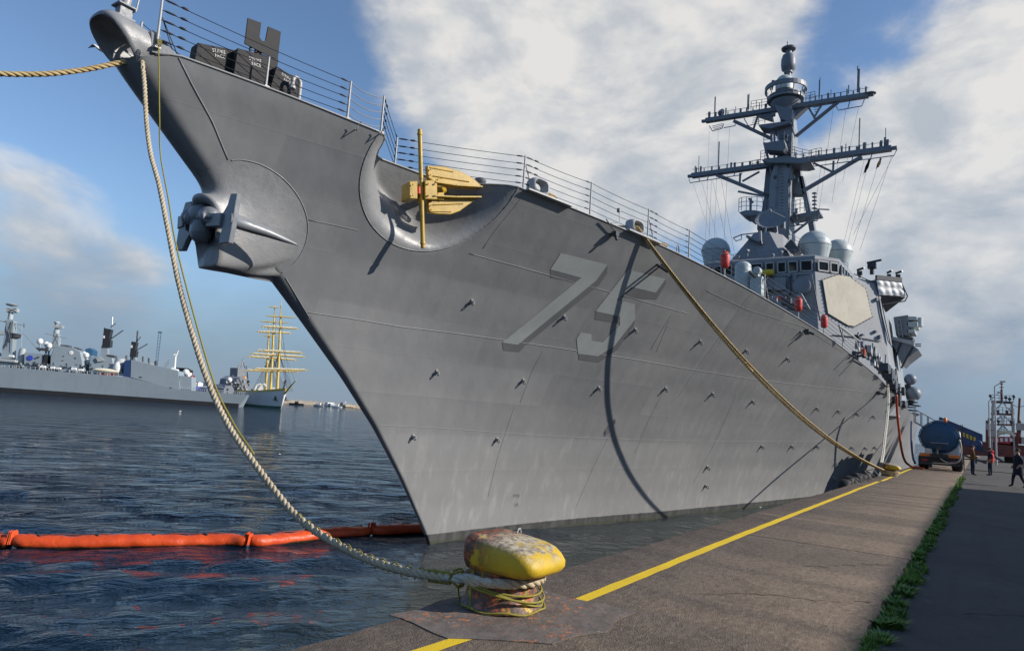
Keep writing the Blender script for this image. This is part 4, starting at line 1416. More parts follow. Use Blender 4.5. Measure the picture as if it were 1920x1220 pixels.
# illuminator dish
c = Vector(onS(1446, 414, 42)); Md = rot_to((-.80, -.10, .60))
b = MB(); b.lathe([(0, -.20), (.5, -.14), (1.0, .06), (1.28, .24), (1.30, .27), (1.24, .26), (.95, .10), (.5, -.06), (0, -.12)], tuple(c), 30, Md); dsh = b.build('radar_dish', 'grey_paint', ship, 60)
b = MB(); b.tube([tuple(c + Md @ Vector((x, y, .2))) for x, y in ((1.2, 0),)] + [tuple(c + Md @ Vector((0, 0, 1.1)))], .03, 6); b.tube([tuple(c + Md @ Vector((-.9, .8, .2))), tuple(c + Md @ Vector((0, 0, 1.1)))], .03, 6)
b.lathe([(.12, 0), (.12, .2), (0, .22)], tuple(c + Md @ Vector((0, 0, 1.0))), 10, Md); b.build('feed_horn', 'pale_grey', dsh, 60)
b = MB(); b.tube([tuple(c + Vector((.4, 0, -.2))), tuple(c + Vector((.4, 0, -1.5)))], [.42, .55], 16); b.box(tuple(c + Vector((.1, .95, -.35))), (.7, .3, .8)); b.box(tuple(c + Vector((.1, -.95, -.45))), (.6, .3, .6)); b.build('dish_pedestal', 'mast_paint', dsh, 50)
front_poly('shelf', [(1400, 440), (1428, 452), (1428, 456), (1398, 444)], 40.0, .9, 'grey_paint')
front_poly('shelf', [(1423, 432), (1427, 432), (1428, 455), (1424, 455)], 40.0, .2, 'light_metal')
b = MB(); b.tube([tuple(onS(1375, 446, 41)), tuple(onS(1390, 440, 41)), tuple(onS(1424, 436, 41))], .05, 6); b.tube([tuple(onS(1375, 446, 41)), tuple(onS(1380, 452, 41)), tuple(onS(1390, 449, 41)), tuple(onS(1390, 440, 41))], .04, 6); b.build('antenna_arm', 'mast_paint', tower, 60)
b = MB(); b.prism([tuple(onS(u, v, 40.2)) for u, v in ((1470, 462), (1483, 448), (1500, 468), (1488, 478))], (1.2, 0, 0)); b.build('shade_plate', 'dark_grey', tower)

def rails(pts, h=1.0, m='mast_paint', r=.022, parent=ship, mids=2, name='railing'):
    b = MB()
    pts = [Vector(p) for p in pts]
    for k in range(len(pts)): b.tube([tuple(pts[k]), tuple(pts[k] + Vector((0, 0, h)))], r, 5)
    for a, c in zip(pts[:-1], pts[1:]):
        for j in range(1, mids + 2):
            z = Vector((0, 0, h * j / (mids + 1))); b.tube([tuple(a + z), tuple(c + z)], r * .8, 5)
    return b.build(name, m, parent, 60)
rails([onS(1478, 458, 43), onS(1490, 462, 43), onS(1500, 468, 42), onS(1510, 478, 42)], .9)

# ---- satellite domes
def dome(name, u, v, s, r, foot):
    c = Vector(onS(u, v, s))
    prof = [(r * .62, -foot), (r * .62, -foot + .15), (r * .74, -r * 1.05), (r * .93, -.25 * r), (r, 0)]
    prof += [(r * math.cos(a), r * math.sin(a)) for a in [math.pi / 2 * k / 9 for k in range(1, 10)]]
    b = MB(); b.lathe(prof, tuple(c), 32)
    o = b.build(name, 'dome_white', ship, 40)
    b = MB(); b.lathe([(r * 1.006, -.03), (r * 1.012, 0), (r * 1.006, .03)], tuple(c), 32); b.build('dome_seam', 'grey_paint', o, 60)
dome('satellite_dome', 1342, 472, 44, 1.30, 3.2)
dome('satellite_dome', 1527, 462, 46, 1.38, 2.6)
dome('satellite_dome', 1571, 474, 50, 1.25, 3.0)
rails([onS(1545, 497, 47), onS(1560, 500, 47), onS(1580, 505, 48), onS(1590, 510, 48)], .8)
# close-in gun with its white radome, ahead of the bridge
c = Vector(onS(1393, 517, 31))
b = MB(); b.lathe([(.56, -1.5), (.56, .62)] + [(.56 * math.cos(a), .62 + .42 * math.sin(a)) for a in [math.pi / 2 * k / 7 for k in range(1, 8)]], tuple(c), 26); cw = b.build('gun_radome', 'dome_white', ship, 50)
b = MB(); b.box(tuple(c + Vector((0, -1.0, -.9))), (.9, .8, 1.2)); b.box(tuple(c + Vector((0, -.9, .0))), (.6, .45, .6)); b.lathe([(.26, -.3), (.26, .3), (0, .32)], tuple(c + Vector((-.2, -1.05, .25))), 12, Matrix.Rotation(R(-90), 3, 'Y')); b.box(tuple(c + Vector((-.1, -1.25, -.4))), (.4, .3, .5)); b.build('gun_mount_body', 'dome_white', cw, None, .04)
b = MB(); b.tube([tuple(c + Vector((-.2, -.9, -.2))), tuple(c + Vector((-1.6, -.9, -.1)))], .09, 8); b.build('gun_barrels', 'black_steel', cw, 60)

# ---- bridge wing carried on the slanted wall
def wing():
    n = Vector((-.7, -.71, 0)); d = Vector((.71, -.7, 0))
    A = Vector(shp(1641, 524, (41.9, -8.2, 0), (.7, .71, 0))); B = Vector(shp(1688, 529, (41.9, -8.2, 0), (.7, .71, 0)))
    C = Vector(shp(1697, 556, (41.9, -8.2, 0), (.7, .71, 0))); D = Vector(shp(1646, 553, (41.9, -8.2, 0), (.7, .71, 0)))
    # quilted cloth dodger
    b = MB(); nu, nv = 22, 10
    for j in range(nv + 1):
        for i in range(nu + 1):
            u, v = i / nu, j / nv
            p = A.lerp(B, u).lerp(D.lerp(C, u), v)
            k = .09 * abs(math.sin(u * math.pi * 4)) * abs(math.sin(v * math.pi * 2)) + .03 * rnd.random()
            b.v.append(tuple(p + n * (.12 + k)))
    b.f = [(j * (nu + 1) + i, j * (nu + 1) + i + 1, (j + 1) * (nu + 1) + i + 1, (j + 1) * (nu + 1) + i) for j in range(nv) for i in range(nu)]
    me = bpy.data.meshes.new('wing_dodger'); me.from_pydata(b.v, [], b.f)
    w = MB(); w.loft([[tuple(D), tuple(C), tuple(C - n * 3.0), tuple(D - n * 3.0)], [tuple(A), tuple(B), tuple(B - n * 3.0), tuple(A - n * 3.0)]])
    o = w.build('bridge_wing', 'grey_paint', ship)
    link('wing_dodger', me, 'white_paint', o, 180)
    u_ = MB(); u_.prism([tuple(D + n * .02 + Vector((0, 0, -.02))), tuple(C + n * .02 + Vector((0, 0, -.02))), tuple(C - n * 2 + Vector((0, 0, -.9))), tuple(D - n * 1.0 + Vector((0, 0, -.9)))], (0, 0, -.06)); u_.build('wing_floor', 'dark_grey', o)
    t = MB(); t.beam(tuple(A + n * .1 + Vector((0, 0, .15))), tuple(B + n * .1 + Vector((0, 0, .15))), .2, .36); t.build('wing_coaming', 'dark_grey', o)
    for u, v, k in ((1635, 498, 1), (1612, 512, .5), (1684, 518, .45), (1667, 517, .35)):
        p = Vector(shp(u, v, (43.5, -8.6, 0), (.7, .71, 0)))
        g = MB(); g.tube([tuple(p - Vector((0, 0, .7 * k))), tuple(p)], .12 * k + .04, 8); g.box(tuple(p), (.5 * k + .1, .5 * k + .1, .35 * k + .1)); g.tube([tuple(p + Vector((0, .35 * k, .25))), tuple(p + Vector((-.3, -.7 * k, .35)))], .09, 7)
        g.build('pelorus', 'black_steel', o, 50)
    g = MB(); g.tube([tuple(B + n * .1), tuple(C + n * .25), tuple(C + Vector((0, 0, -.35))), tuple(D + Vector((0.3, 0, -.75)))], .05, 6); g.build('wing_rail', 'dark_grey', o, 60)
wing()
# ---- sponson with launcher boxes further aft
def sponson():
    s = 47.5
    f = lambda *px: [tuple(onS(u, v, s)) for u, v in px]
    b = MB(); b.prism(f((1664, 632), (1713, 648), (1722, 655), (1700, 672), (1690, 682), (1682, 660)), (4.5, 0, 0)); o = b.build('sponson', 'mast_paint', ship)
    b = MB(); b.prism(f((1672, 631), (1714, 640), (1714, 648), (1672, 637)), (-.2, 0, 0)); b.build('sponson_edge', 'pale_grey', o)
    b = MB(); b.prism(f((1675, 594), (1703, 590), (1705, 629), (1680, 628)), (3.0, 0, 0)); l = b.build('launcher_body', 'mast_paint', ship, None, .06)
    for (u0, v0, u1, v1, m) in ((1699, 592, 1720, 600, 'dome_white'), (1698, 602, 1721, 613, 'dome_white'), (1698, 616, 1716, 624, 'dome_white')):
        b = MB(); b.prism(f((u0, v0), (u1, v0 + 1), (u1, v1), (u0, v1)), (2.4, 0, 0)); b.build('launch_tube', m, l, None, .10)
    b = MB(); b.lathe([(.2, -.4), (.3, -.35), (.3, .35), (.2, .4)], tuple(onS(1723, 604, s + .6)), 12); b.build('sensor_drum', 'dome_white', l, 60)
    b = MB(); b.prism(f((1680, 628), (1712, 632), (1711, 638), (1684, 634)), (2.2, 0, 0)); b.build('turntable', 'dark_grey', l)
    b = MB()
    for k in range(4):
        a = onS(1683 + k * .8, 600 + k * 9, s - .1); b.tube([tuple(a), tuple(a + np.array([0, -.28, 0]))], .03, 5)
    b.tube([tuple(onS(1682, 600, s - .1)), tuple(onS(1686, 632, s - .1))], .03, 5); b.tube([tuple(onS(1688, 598, s - .1)), tuple(onS(1693, 632, s - .1))], .03, 5); b.build('ladder', 'light_metal', l, 60)
    for (a, c) in (((1690, 640), (1672, 690)), ((1712, 650), (1690, 690)), ((1716, 645), (1727, 645)), ((1716, 648), (1727, 649))):
        b = MB(); b.tube(f(a, c), .09 if a[0] < 1716 else .05, 6); b.build('sponson_strut', 'dark_grey', o, 60)
sponson()
# clutter on the waist: fenders, lines, liferafts, rolled nets
for k in range(70):
    t = rnd.random()
    u = 1604 + t * 82
    v = 648 + t * 84 - rnd.random() ** 1.5 * (22 - 12 * t)
    p = Vector(onY(u, v, -9.1))
    if not (20 < p.x < 80): continue
    p = Vector(onY(u, v, float(deck_pt(p.x)[1]) + .12 + rnd.random() * .2))
    if not (24 < p.x < 75): continue
    k_ = (p.x + 17) / 60
    m = rnd.choice(['grey_paint', 'light_metal', 'dark_grey', 'mast_paint', 'pale_grey', 'dark_grey', 'white_paint', 'black_steel', 'light_metal', 'mast_paint'] + (['hose_red'] if k % 3 == 0 else []))
    b = MB()
    q = rnd.random()
    if q < .45: b.box(tuple(p), (rnd.uniform(.4, 1.0) * k_, .25, rnd.uniform(.2, .6) * k_), Matrix.Rotation(rnd.uniform(-.3, .3), 3, 'Y'))
    elif q < .85: b.tube([tuple(p), tuple(p + Vector((rnd.uniform(-.5, .5), rnd.uniform(-.1, .1), rnd.uniform(.4, 1.2) * k_)))], rnd.uniform(.03, .08) * k_, 7)
    else: b.lathe([(.0, -.25), (.12, -.2), (.12, .2), (0, .25)], tuple(p), 10, Matrix.Rotation(R(90), 3, 'Y'))
    b.build('deck_gear', m, ship, 40)
for u, v, w, h in ((1660, 690, .9, .5), (1668, 703, 1.0, .8), (1674, 722, .7, .7), (1682, 746, .6, .8), (1690, 732, .5, .5), (1693, 757, 1.2, .4)):
    p = Vector(onY(u, v, -9.5)); b = MB(); b.box(tuple(p), (w * 2.0, .5, h)); b.box(tuple(p + Vector((-.1, -.1, -.5 * h))), (w, .3, h * .5)); b.build('side_locker', 'dark_grey', ship, None, .04)
# far after gear standing clear of the side
for u, v, s, r in ((1707, 711, 92, .78), (1712, 738, 92, 1.0)):
    p = Vector(onS(u, v, s)); b = MB(); b.lathe([(r * math.sin(math.pi * k / 12), -r * math.cos(math.pi * k / 12)) for k in range(13)], tuple(p), 22); o = b.build('radome', 'mast_paint', ship, 60)
    b = MB(); b.tube([tuple(p + Vector((0, 0, -r))), tuple(p + Vector((.2, 1.5, -r - .8)))], .35, 8); b.build('radome_bracket', 'dark_grey', o, 60)
for k in range(9):
    p = Vector(onS(1702, 748 + k * 5, 92)); q = Vector(onS(1716 + rnd.uniform(-3, 9), 750 + k * 5.2 + rnd.uniform(-2, 2), 91))
    b = MB(); b.beam(tuple(p), tuple(q), .35, .22); b.build('launcher_arm', 'dark_grey' if k % 3 else 'pale_grey', ship)

# ================================================================== mast
def ms(u, v, s=46): return Vector(onS(u, v, s))
mast = None
def mast_loft(name, rows, s0, s1, m='mast_paint', parent=ship):
    b = MB(); rings = []
    for u0, u1, v, d in rows:
        a, c = ms(u0, v), ms(u1, v)
        rings.append([(s0 + d, a.y, a.z), (s0 + d, c.y, c.z), (s1 - d, c.y, c.z), (s1 - d, a.y, a.z)])
    b.loft(rings); return b.build(name, m, parent, None, .03)
mast = mast_loft('mast_trunk', [(1444, 1486, 462, 0), (1446, 1484, 400, .1), (1449, 1484, 340, .2), (1462, 1490, 296, .35), (1467, 1491, 240, .45), (1464, 1486, 200, .5), (1460, 1482, 182, .5)], 44.8, 47.6, 'house_paint')
for name, px in (('mast_leg', [(1438, 296), (1463, 296), (1449, 364), (1431, 366)]), ('mast_leg', [(1478, 296), (1495, 296), (1509, 364), (1483, 364)]),
                 ('mast_leg', [(1498, 330), (1506, 330), (1529, 436), (1518, 436)]), ('mast_leg', [(1433, 366), (1441, 366), (1432, 440), (1420, 440)])):
    b = MB(); b.prism([tuple(ms(u, v, 46.6)) for u, v in px], (1.0, 0, 0)); b.build(name, 'mast_paint', mast, None, .02)
def bar(px0, px1, r, m='mast_paint', s=46, name='brace', parent=None, n=6):
    b = MB(); b.tube([tuple(ms(*px0, s)), tuple(ms(*px1, s))], r, n); return b.build(name, m, parent or mast, 60)
# yards
def yard(a, c, w, h, name):
    A, B = ms(*a), ms(*c)
    b = MB(); ax = (B - A).normalized()
    b.beam(tuple(A + ax * .4), tuple(B - ax * .4), w, h)
    b.beam(tuple(A), tuple(A + ax * .41), w * .6, h * .6); b.beam(tuple(B - ax * .41), tuple(B), w * .6, h * .6)
    return b.build(name, 'mast_paint', mast, None, .02)
yu = yard((1316, 228), (1638, 177), .55, .40, 'yardarm'); yl = yard((1290, 331), (1682, 277), .60, .42, 'yardarm')
for a, c, r in (((1376, 227), (1446, 260), .17), ((1492, 256), (1571, 192), .17), ((1344, 328), (1432, 364), .19), ((1506, 358), (1616, 294), .19), ((1392, 340), (1424, 322), .10), ((1388, 325), (1387, 342), .10),
                ((1526, 306), (1560, 322), .10), ((1563, 302), (1562, 322), .10), ((1412, 245), (1420, 220), .10), ((1515, 200), (1528, 222), .10), ((1526, 222), (1540, 198), .10), ((1433, 268), (1448, 330), .12), ((1470, 270), (1484, 338), .13)):
    bar(a, c, r)
# frames slung under the yards
for quad in ([(1330, 236), (1336, 246), (1354, 241), (1357, 232)], [(1357, 240), (1378, 236), (1382, 227)], [(1395, 222), (1403, 236), (1418, 232)], [(1568, 200), (1572, 207), (1616, 199), (1622, 183)], [(1590, 203), (1594, 188)],
             [(1292, 336), (1294, 343), (1390, 328), (1392, 320)], [(1310, 332), (1312, 341)], [(1325, 339), (1330, 327)], [(1376, 330), (1380, 318)], [(1524, 305), (1526, 312), (1676, 292), (1682, 280)], [(1570, 305), (1573, 298)], [(1597, 302), (1600, 292)], [(1632, 299), (1636, 286)]):
    b = MB(); b.tube([tuple(ms(u, v, 45.8)) for u, v in quad], .045, 5); b.build('sling_frame', 'mast_paint', mast, 60)
for k in range(3): bar((1335 + k * 1.5, 237 + k * 3), (1355 + k * .5, 232 + k * 3), .03)
for u0, v0 in ((1412, 222), (1524, 198)):
    for k in range(4): bar((u0 + (k * 1.2 if u0 > 1500 else -k), v0 + k * 4), (u0 + 12, v0 - 2 + k * 4), .03)
# aerials standing on the yards
for u, v0, v1, r in ((1340, 222, 182, .07), (1361, 218, 203, .08), (1379, 215, 200, .03), (1402, 208, 178, .08), (1404, 206, 176, .03), (1536, 185, 150, .07), (1537, 180, 145, .03), (1558, 182, 168, .03), (1591, 176, 160, .05), (1609, 173, 130, .12), (1608, 132, 124, .05),
                    (1310, 322, 292, .04), (1347, 318, 266, .07), (1371, 315, 305, .10), (1586, 286, 270, .06), (1611, 282, 222, .08), (1621, 282, 268, .16), (1660, 274, 240, .04), (1652, 274, 264, .12), (1664, 274, 262, .12), (1659, 275, 258, .1), (1304, 325, 312, .10), (1314, 324, 312, .10), (1476, 92, 78, .04)):
    bar((u, v0), (u + (v0 - v1) * .03, v1), r, 'mast_paint', 46, 'aerial')
for u, v, r in ((1352, 212, .32), (1354, 208, .2)):
    b = MB(); b.lathe([(r * math.sin(math.pi * k / 8), -r * math.cos(math.pi * k / 8)) for k in range(9)], tuple(ms(u, v)), 14); b.build('small_dome', 'mast_paint', mast, 60)
b = MB(); b.lathe([(0, -.06), (.45, -.03), (.5, 0), (.3, .05), (0, .06)], tuple(ms(1631, 176)), 16); b.build('yard_disc', 'mast_paint', mast, 60)
# platforms
def slab_plan(c, hy, hs, z, t=.16, name='platform', n=20, e=1.0, parent=None, m='mast_paint'):
    b = MB()
    P = []
    for k in range(n):
        a = 2 * math.pi * k / n
        ca, sa = math.cos(a), math.sin(a)
        P.append((c[0] + math.copysign(abs(ca) ** e, ca) * hs, c[1] + math.copysign(abs(sa) ** e, sa) * hy, z))
    b.prism(P, (0, 0, t)); o = b.build(name, m, parent or mast)
    return P, o
c = ms(1473, 184)
P, o = slab_plan((46.0, c.y), 1.62, 1.62, c.z - .3, .22, 'top_platform')
b = MB(); N = 32
rg = []
for k in range(N + 1):
    a = 2 * math.pi * k / N
    rg.append(((46 + 1.80 * math.cos(a), c.y + 1.80 * math.sin(a), c.z + .95)))
for k in range(N): b.hexa([(46 + r * math.cos(2 * math.pi * kk / N), c.y + r * math.sin(2 * math.pi * kk / N), c.z + z) for z in (.62, 1.05) for (kk, r) in ((k, 1.70), (k, 1.84), (k + 1, 1.84), (k + 1, 1.70))])
b.build('ring_antenna', 'mast_paint', o)
b = MB(); b.lathe([(1.45, .3), (1.6, .4), (1.6, .5), (1.3, .58), (.9, .6), (.9, 1.0)], (46, c.y, c.z - .4), 26); b.lathe([(.7, -.9), (1.3, -.1), (1.3, .0)], (46, c.y, c.z - .4), 20)
for k in range(10):
    a = 2 * math.pi * k / 10; b.tube([(46 + 1.5 * math.cos(a), c.y + 1.5 * math.sin(a), c.z - .2), (46 + 1.75 * math.cos(a), c.y + 1.75 * math.sin(a), c.z + .7)], .05, 5)
b.build('ring_support', 'mast_paint', o, 50)
d0 = ms(1471, 155)
b = MB(); b.lathe([(.80, -.85), (.80, -.1)] + [(.80 * math.cos(a), -.1 + .80 * math.sin(a)) for a in [math.pi / 2 * k / 8 for k in range(1, 9)]], tuple(d0), 26); b.build('mast_dome', 'dome_white', mast, 60)
d1 = ms(1478, 141)
b = MB(); b.lathe([(.22, -.3), (.25, .35), (.38, .40), (.38, .55), (.60, .75), (.66, 1.2), (.64, 1.75), (.52, 2.15), (.28, 2.3), (.26, 2.7), (.62, 2.72), (.66, 2.86), (.4, 2.98), (0, 3.0)], (46, d1.y, d1.z - .2), 24); b.build('tacan_beacon', 'mast_paint', mast, 40)
b = MB(); b.box(tuple(ms(1448, 160)), (.25, .22, .9), Matrix.Rotation(R(12), 3, 'X')); b.build('wind_sensor', 'mast_paint', mast)
# upper work shelf, mid shelf, lower gallery
for px, dep, s in (([(1421, 234), (1482, 226), (1482, 230), (1446, 241), (1424, 238)], 1.6, 44.6), ([(1432, 268), (1470, 262), (1474, 276), (1468, 283), (1436, 281)], 1.4, 44.0), ([(1428, 300), (1470, 292), (1512, 298), (1520, 303), (1508, 306), (1440, 305)], 2.2, 44.6),
                   ([(1452, 196), (1486, 205), (1484, 222), (1478, 228), (1462, 222)], 1.0, 44.6), ([(1415, 214), (1445, 207), (1448, 224), (1440, 222)], .8, 46), ([(1488, 202), (1515, 196), (1490, 220)], .8, 46)):
    front_poly('platform', px, s, dep, 'mast_paint', mast)
for pts, s in (([(1432, 268), (1445, 266), (1458, 264), (1470, 262)], 44.1), ([(1408, 206), (1418, 204), (1428, 203), (1438, 201)], 45.7), ([(1511, 192), (1520, 190), (1528, 188)], 45.7), ([(1426, 300), (1434, 298), (1440, 297)], 44.7), ([(1475, 290), (1490, 293), (1504, 297), (1517, 300), (1530, 296), (1540, 295)], 44.7), ([(1410, 318), (1425, 315)], 45.7), ([(1422, 232), (1434, 231), (1446, 229)], 44.7)):
    rails([ms(u, v, s) for u, v in pts], .85, parent=mast, r=.03)
# lower gallery each side
g1 = [(1385, 398), (1398, 394), (1416, 394), (1436, 398), (1440, 402), (1394, 404)]
front_poly('platform', g1, 44.5, 2.2, 'mast_paint', mast)
rails([ms(u, v, 44.5) for u, v in ((1385, 397), (1390, 395), (1399, 394), (1409, 394), (1419, 394), (1430, 396))], 1.25, parent=mast, r=.03)
front_poly('platform', [(1482, 404), (1536, 393), (1538, 400), (1500, 408), (1484, 411)], 45.5, 1.6, 'mast_paint', mast)
rails([ms(u, v, 45.5) for u, v in ((1484, 402), (1492, 400), (1500, 398), (1508, 397))], 1.2, parent=mast, r=.03)
for a, c, r in (((1395, 403), (1418, 420), .09), ((1412, 403), (1424, 412), .07), ((1536, 400), (1488, 437), .11), ((1482, 424), (1506, 421), .05), ((1528, 392), (1555, 393), .06), ((1520, 414), (1532, 414), .05), ((1532, 414), (1535, 402), .05), ((1384, 359), (1432, 368), .10)): bar(a, c, r, s=45.2)
b = MB()
for k in range(5): b.lathe([(.02, 0), (.22, .05), (.22, .10), (.02, .2)], tuple(ms(1527, 392 - k * 7, 45.6)), 12)
b.tube([tuple(ms(1527, 395, 45.6)), tuple(ms(1528, 361, 45.6))], .06, 6); b.build('stacked_aerial', 'mast_paint', mast, 60)
for pts in ([(1407, 372), (1407, 394)], [(1404, 372), (1412, 380)], [(1434, 372), (1436, 396)], [(1440, 375), (1441, 396)], [(1510, 375), (1512, 395)], [(1446, 250), (1447, 268)], [(1452, 246), (1452, 266)], [(1460, 244), (1461, 262)], [(1466, 246), (1467, 262)]):
    bar(pts[0], pts[1], .10, s=45.2, name='sensor_post')
# ladder up the trunk
b = MB()
for k in range(34):
    v = 452 - k * 6; b.tube([tuple(ms(1463, v, 44.9)), tuple(ms(1469, v, 44.9))], .02, 4)
b.build('ladder', 'dark_grey', mast)
# halyards
for a, c in (((1330, 246), (1322, 480)), ((1347, 243), (1338, 480)), ((1368, 240), (1356, 480)), ((1300, 345), (1345, 478)), ((1316, 342), (1352, 470)), ((1336, 338), (1366, 470)), ((1352, 335), (1376, 470)), ((1334, 338), (1328, 478)), ((1562, 206), (1535, 400)), ((1586, 205), (1560, 380)), ((1610, 200), (1580, 340)),
             ((1630, 298), (1590, 455)), ((1620, 302), (1582, 455)), ((1650, 296), (1600, 460)), ((1672, 292), (1612, 470)), ((1676, 290), (1600, 440)), ((1540, 310), (1520, 440))):
    b = MB(); b.tube([tuple(ms(*a)), tuple(ms(*c, 47))], .013, 4); b.build('halyard', 'dark_grey', mast)
# signal flags
def flag(px, cols, label):
    o0 = ms(*px[0], 45.9)
    r = empty('signal_flag', tuple(SO + np.array(o0)), 0, label, 'flag', 'flags flying under the lower yardarm')
    n = len(cols)
    a0, a1, b1, b0 = [ms(u, v, 45.9) - o0 for u, v in px]
    for k in range(n):
        m = MB(); G = 8
        for j in range(G + 1):
            for i in range(4):
                t = (k + i / 3) / n
                p = a0.lerp(a1, t).lerp(b0.lerp(b1, t), j / G)
                p = p + Vector((.12 * math.sin(j * 1.1 + t * 3), 0, 0))
                m.v.append(tuple(p))
        m.f = [(j * 4 + i, j * 4 + i + 1, (j + 1) * 4 + i + 1, (j + 1) * 4 + i) for j in range(G) for i in range(3)]
        me = bpy.data.meshes.new('flag_panel'); me.from_pydata(m.v, [], m.f); link('flag_panel', me, cols[k], r, 180)
flag([(1628, 298), (1634, 298), (1624, 324), (1618, 326)], ['flag_black'], 'black flag drooping under the lower yardarm')
flag([(1650, 295), (1654, 297), (1648, 314), (1641, 318)], ['flag_blue', 'flag_yellow', 'flag_red'], 'blue, yellow and red striped flag at the end of the lower yardarm')

# ---- red covers hung on the stanchions
for k, u in enumerate((1362, 1500, 1548)):
    bp = np.array(inb(deck_u(u)))
    lab = ['red cover on the stanchion in front of the left dome', 'red cover on the stanchion below the hose reel', 'red cover on the stanchion at the corner of the pale radar panel'][k]
    r = empty('float_cover', tuple(SO + bp + [0, 0, .72]), 0, lab, 'cover', 'red covers on the guard rail')
    hgt = .62 + .16 * (k > 0)
    m = MB(); rings = []
    for z, w in ((-.45, .10), (-.40, .17), (-.15, .19), (.1, .20), (.3, .17), (.36, .12), (.42, .14)):
        rings.append([((w + rnd.uniform(-.02, .02)) * math.cos(a) * .8, (w + rnd.uniform(-.02, .02)) * math.sin(a) * .9, z * .75) for a in [2 * math.pi * i / 12 for i in range(12)]])
    m.loft(rings); m.build('cover', 'orange_red', r, 60)
    m = MB(); m.tube([(.15 * math.cos(a), .17 * math.sin(a), .2) for a in [2 * math.pi * i / 12 for i in range(13)]], .014, 5); m.build('lashing', 'rope_white', r)
# canvas awning pole on the waist
b = MB(); b.tube([tuple(onY(1573, 610, -8.6)), tuple(onY(1583, 640, -8.6))], .04, 6); b.tube([tuple(onY(1573, 610, -8.6)), tuple(onY(1612, 640, -8.6))], .05, 6); b.tube([tuple(onY(1605, 640, -8.6)), tuple(onY(1613, 664, -8.6))], .04, 6); b.build('davit', 'light_metal', ship, 60)
# mooring fender baulks on the side: dark brackets seen on the plating
for u, v in ((1510, 620), (1603, 668), (1598, 662), (1644, 735), (1673, 745)):
    p = hull_hit(u, v)
    if p is None: continue
    p = Vector(p); n = hull_n(p)
    b = MB(); b.tube([tuple(p), tuple(p + n * .5 + Vector((0, 0, .1)))], .06, 8); b.box(tuple(p + n * .1), (.25, .2, .25)); b.build('side_bracket', 'dark_grey', ship)

# ---- fittings on the walls of the forward deckhouse
def wall_pt(u, v):                          # on the slanted radar wall
    A, B, C = np.array([38.0, -4.2, 16.75]), np.array([41.95, -8.1, 16.4]), np.array([41.675, -8.72, 11.2])
    n = np.cross(B - A, C - A); n /= np.linalg.norm(n)
    if n[0] > 0: n = -n
    return Vector(shp(u, v, A, n)), Vector(n)
for pts in ([(1646, 556), (1652, 590), (1664, 640), (1672, 652)], [(1650, 560), (1658, 600), (1668, 645)], [(1640, 530), (1632, 528), (1600, 514)], [(1560, 628), (1600, 632), (1650, 640)]):
    q = [wall_pt(*p) for p in pts]; b = MB(); b.tube([tuple(p + n * .08) for p, n in q], .035, 6); b.build('cable_run', 'dark_grey', house, 60)
for u, v, w, h in ((1642, 562, .18, .25), (1640, 622, .2, .2), (1615, 628, .3, .14), (1648, 632, .2, .3)):
    p, n = wall_pt(u, v); b = MB(); b.box(tuple(p + n * .1), (.18, w, h), Matrix.Rotation(R(-45), 3, 'Z')); b.build('junction_box', 'grey_paint', house, None, .02)
for u, v, w, h in ((1446, 540, 1.2, .2), (1480, 515, .3, .3), (1420, 505, .2, .3), (1475, 548, .5, .35), (1430, 545, .5, .9), (1490, 520, .25, .5)):
    p = Vector(onS(u, v, 37.6)); b = MB(); b.box(tuple(p), (.3, w, h)); b.box(tuple(p + Vector((-.1, 0, -h * .5))), (.2, w * .7, .08)); b.build('wall_fitting', 'mast_paint', house, None, .015)
for pts in ([(1400, 508), (1440, 520), (1520, 514)], [(1436, 524), (1438, 560)], [(1480, 512), (1484, 545)], [(1522, 515), (1538, 600)]):
    b = MB(); b.tube([tuple(onS(u, v, 37.75 - .0)) for u, v in pts], .035, 6); b.build('cable_run', 'dark_grey', house, 60)
rails([(38.7 + .0, y, 18.05) for y in (-3.6, -2.6, -1.6, 2.2, 3.2, 4.0)], .55, 'mast_paint', .022, ship, 1)
rails([onS(u, v, 44) for u, v in ((1482, 484), (1500, 486), (1518, 488), (1540, 494))], .5, 'mast_paint', .025, ship, 1)
for u, v, s_, r_ in ((1465, 472, 39.5, .14), (1402, 470, 39.5, .14), (1384, 482, 39.5, .16), (1450, 478, 39.0, .12), (1510, 486, 39.5, .16)):
    p = Vector(onS(u, v, s_)); b = MB(); b.lathe([(r_ * .5, -.3), (r_, -.12), (r_, .12), (r_ * .4, .2)], tuple(p), 12, Matrix.Rotation(R(80), 3, 'Y')); b.tube([tuple(p), tuple(p - Vector((0, 0, .5)))], .04, 6); b.build('spot_lamp', 'mast_paint', ship, 50)
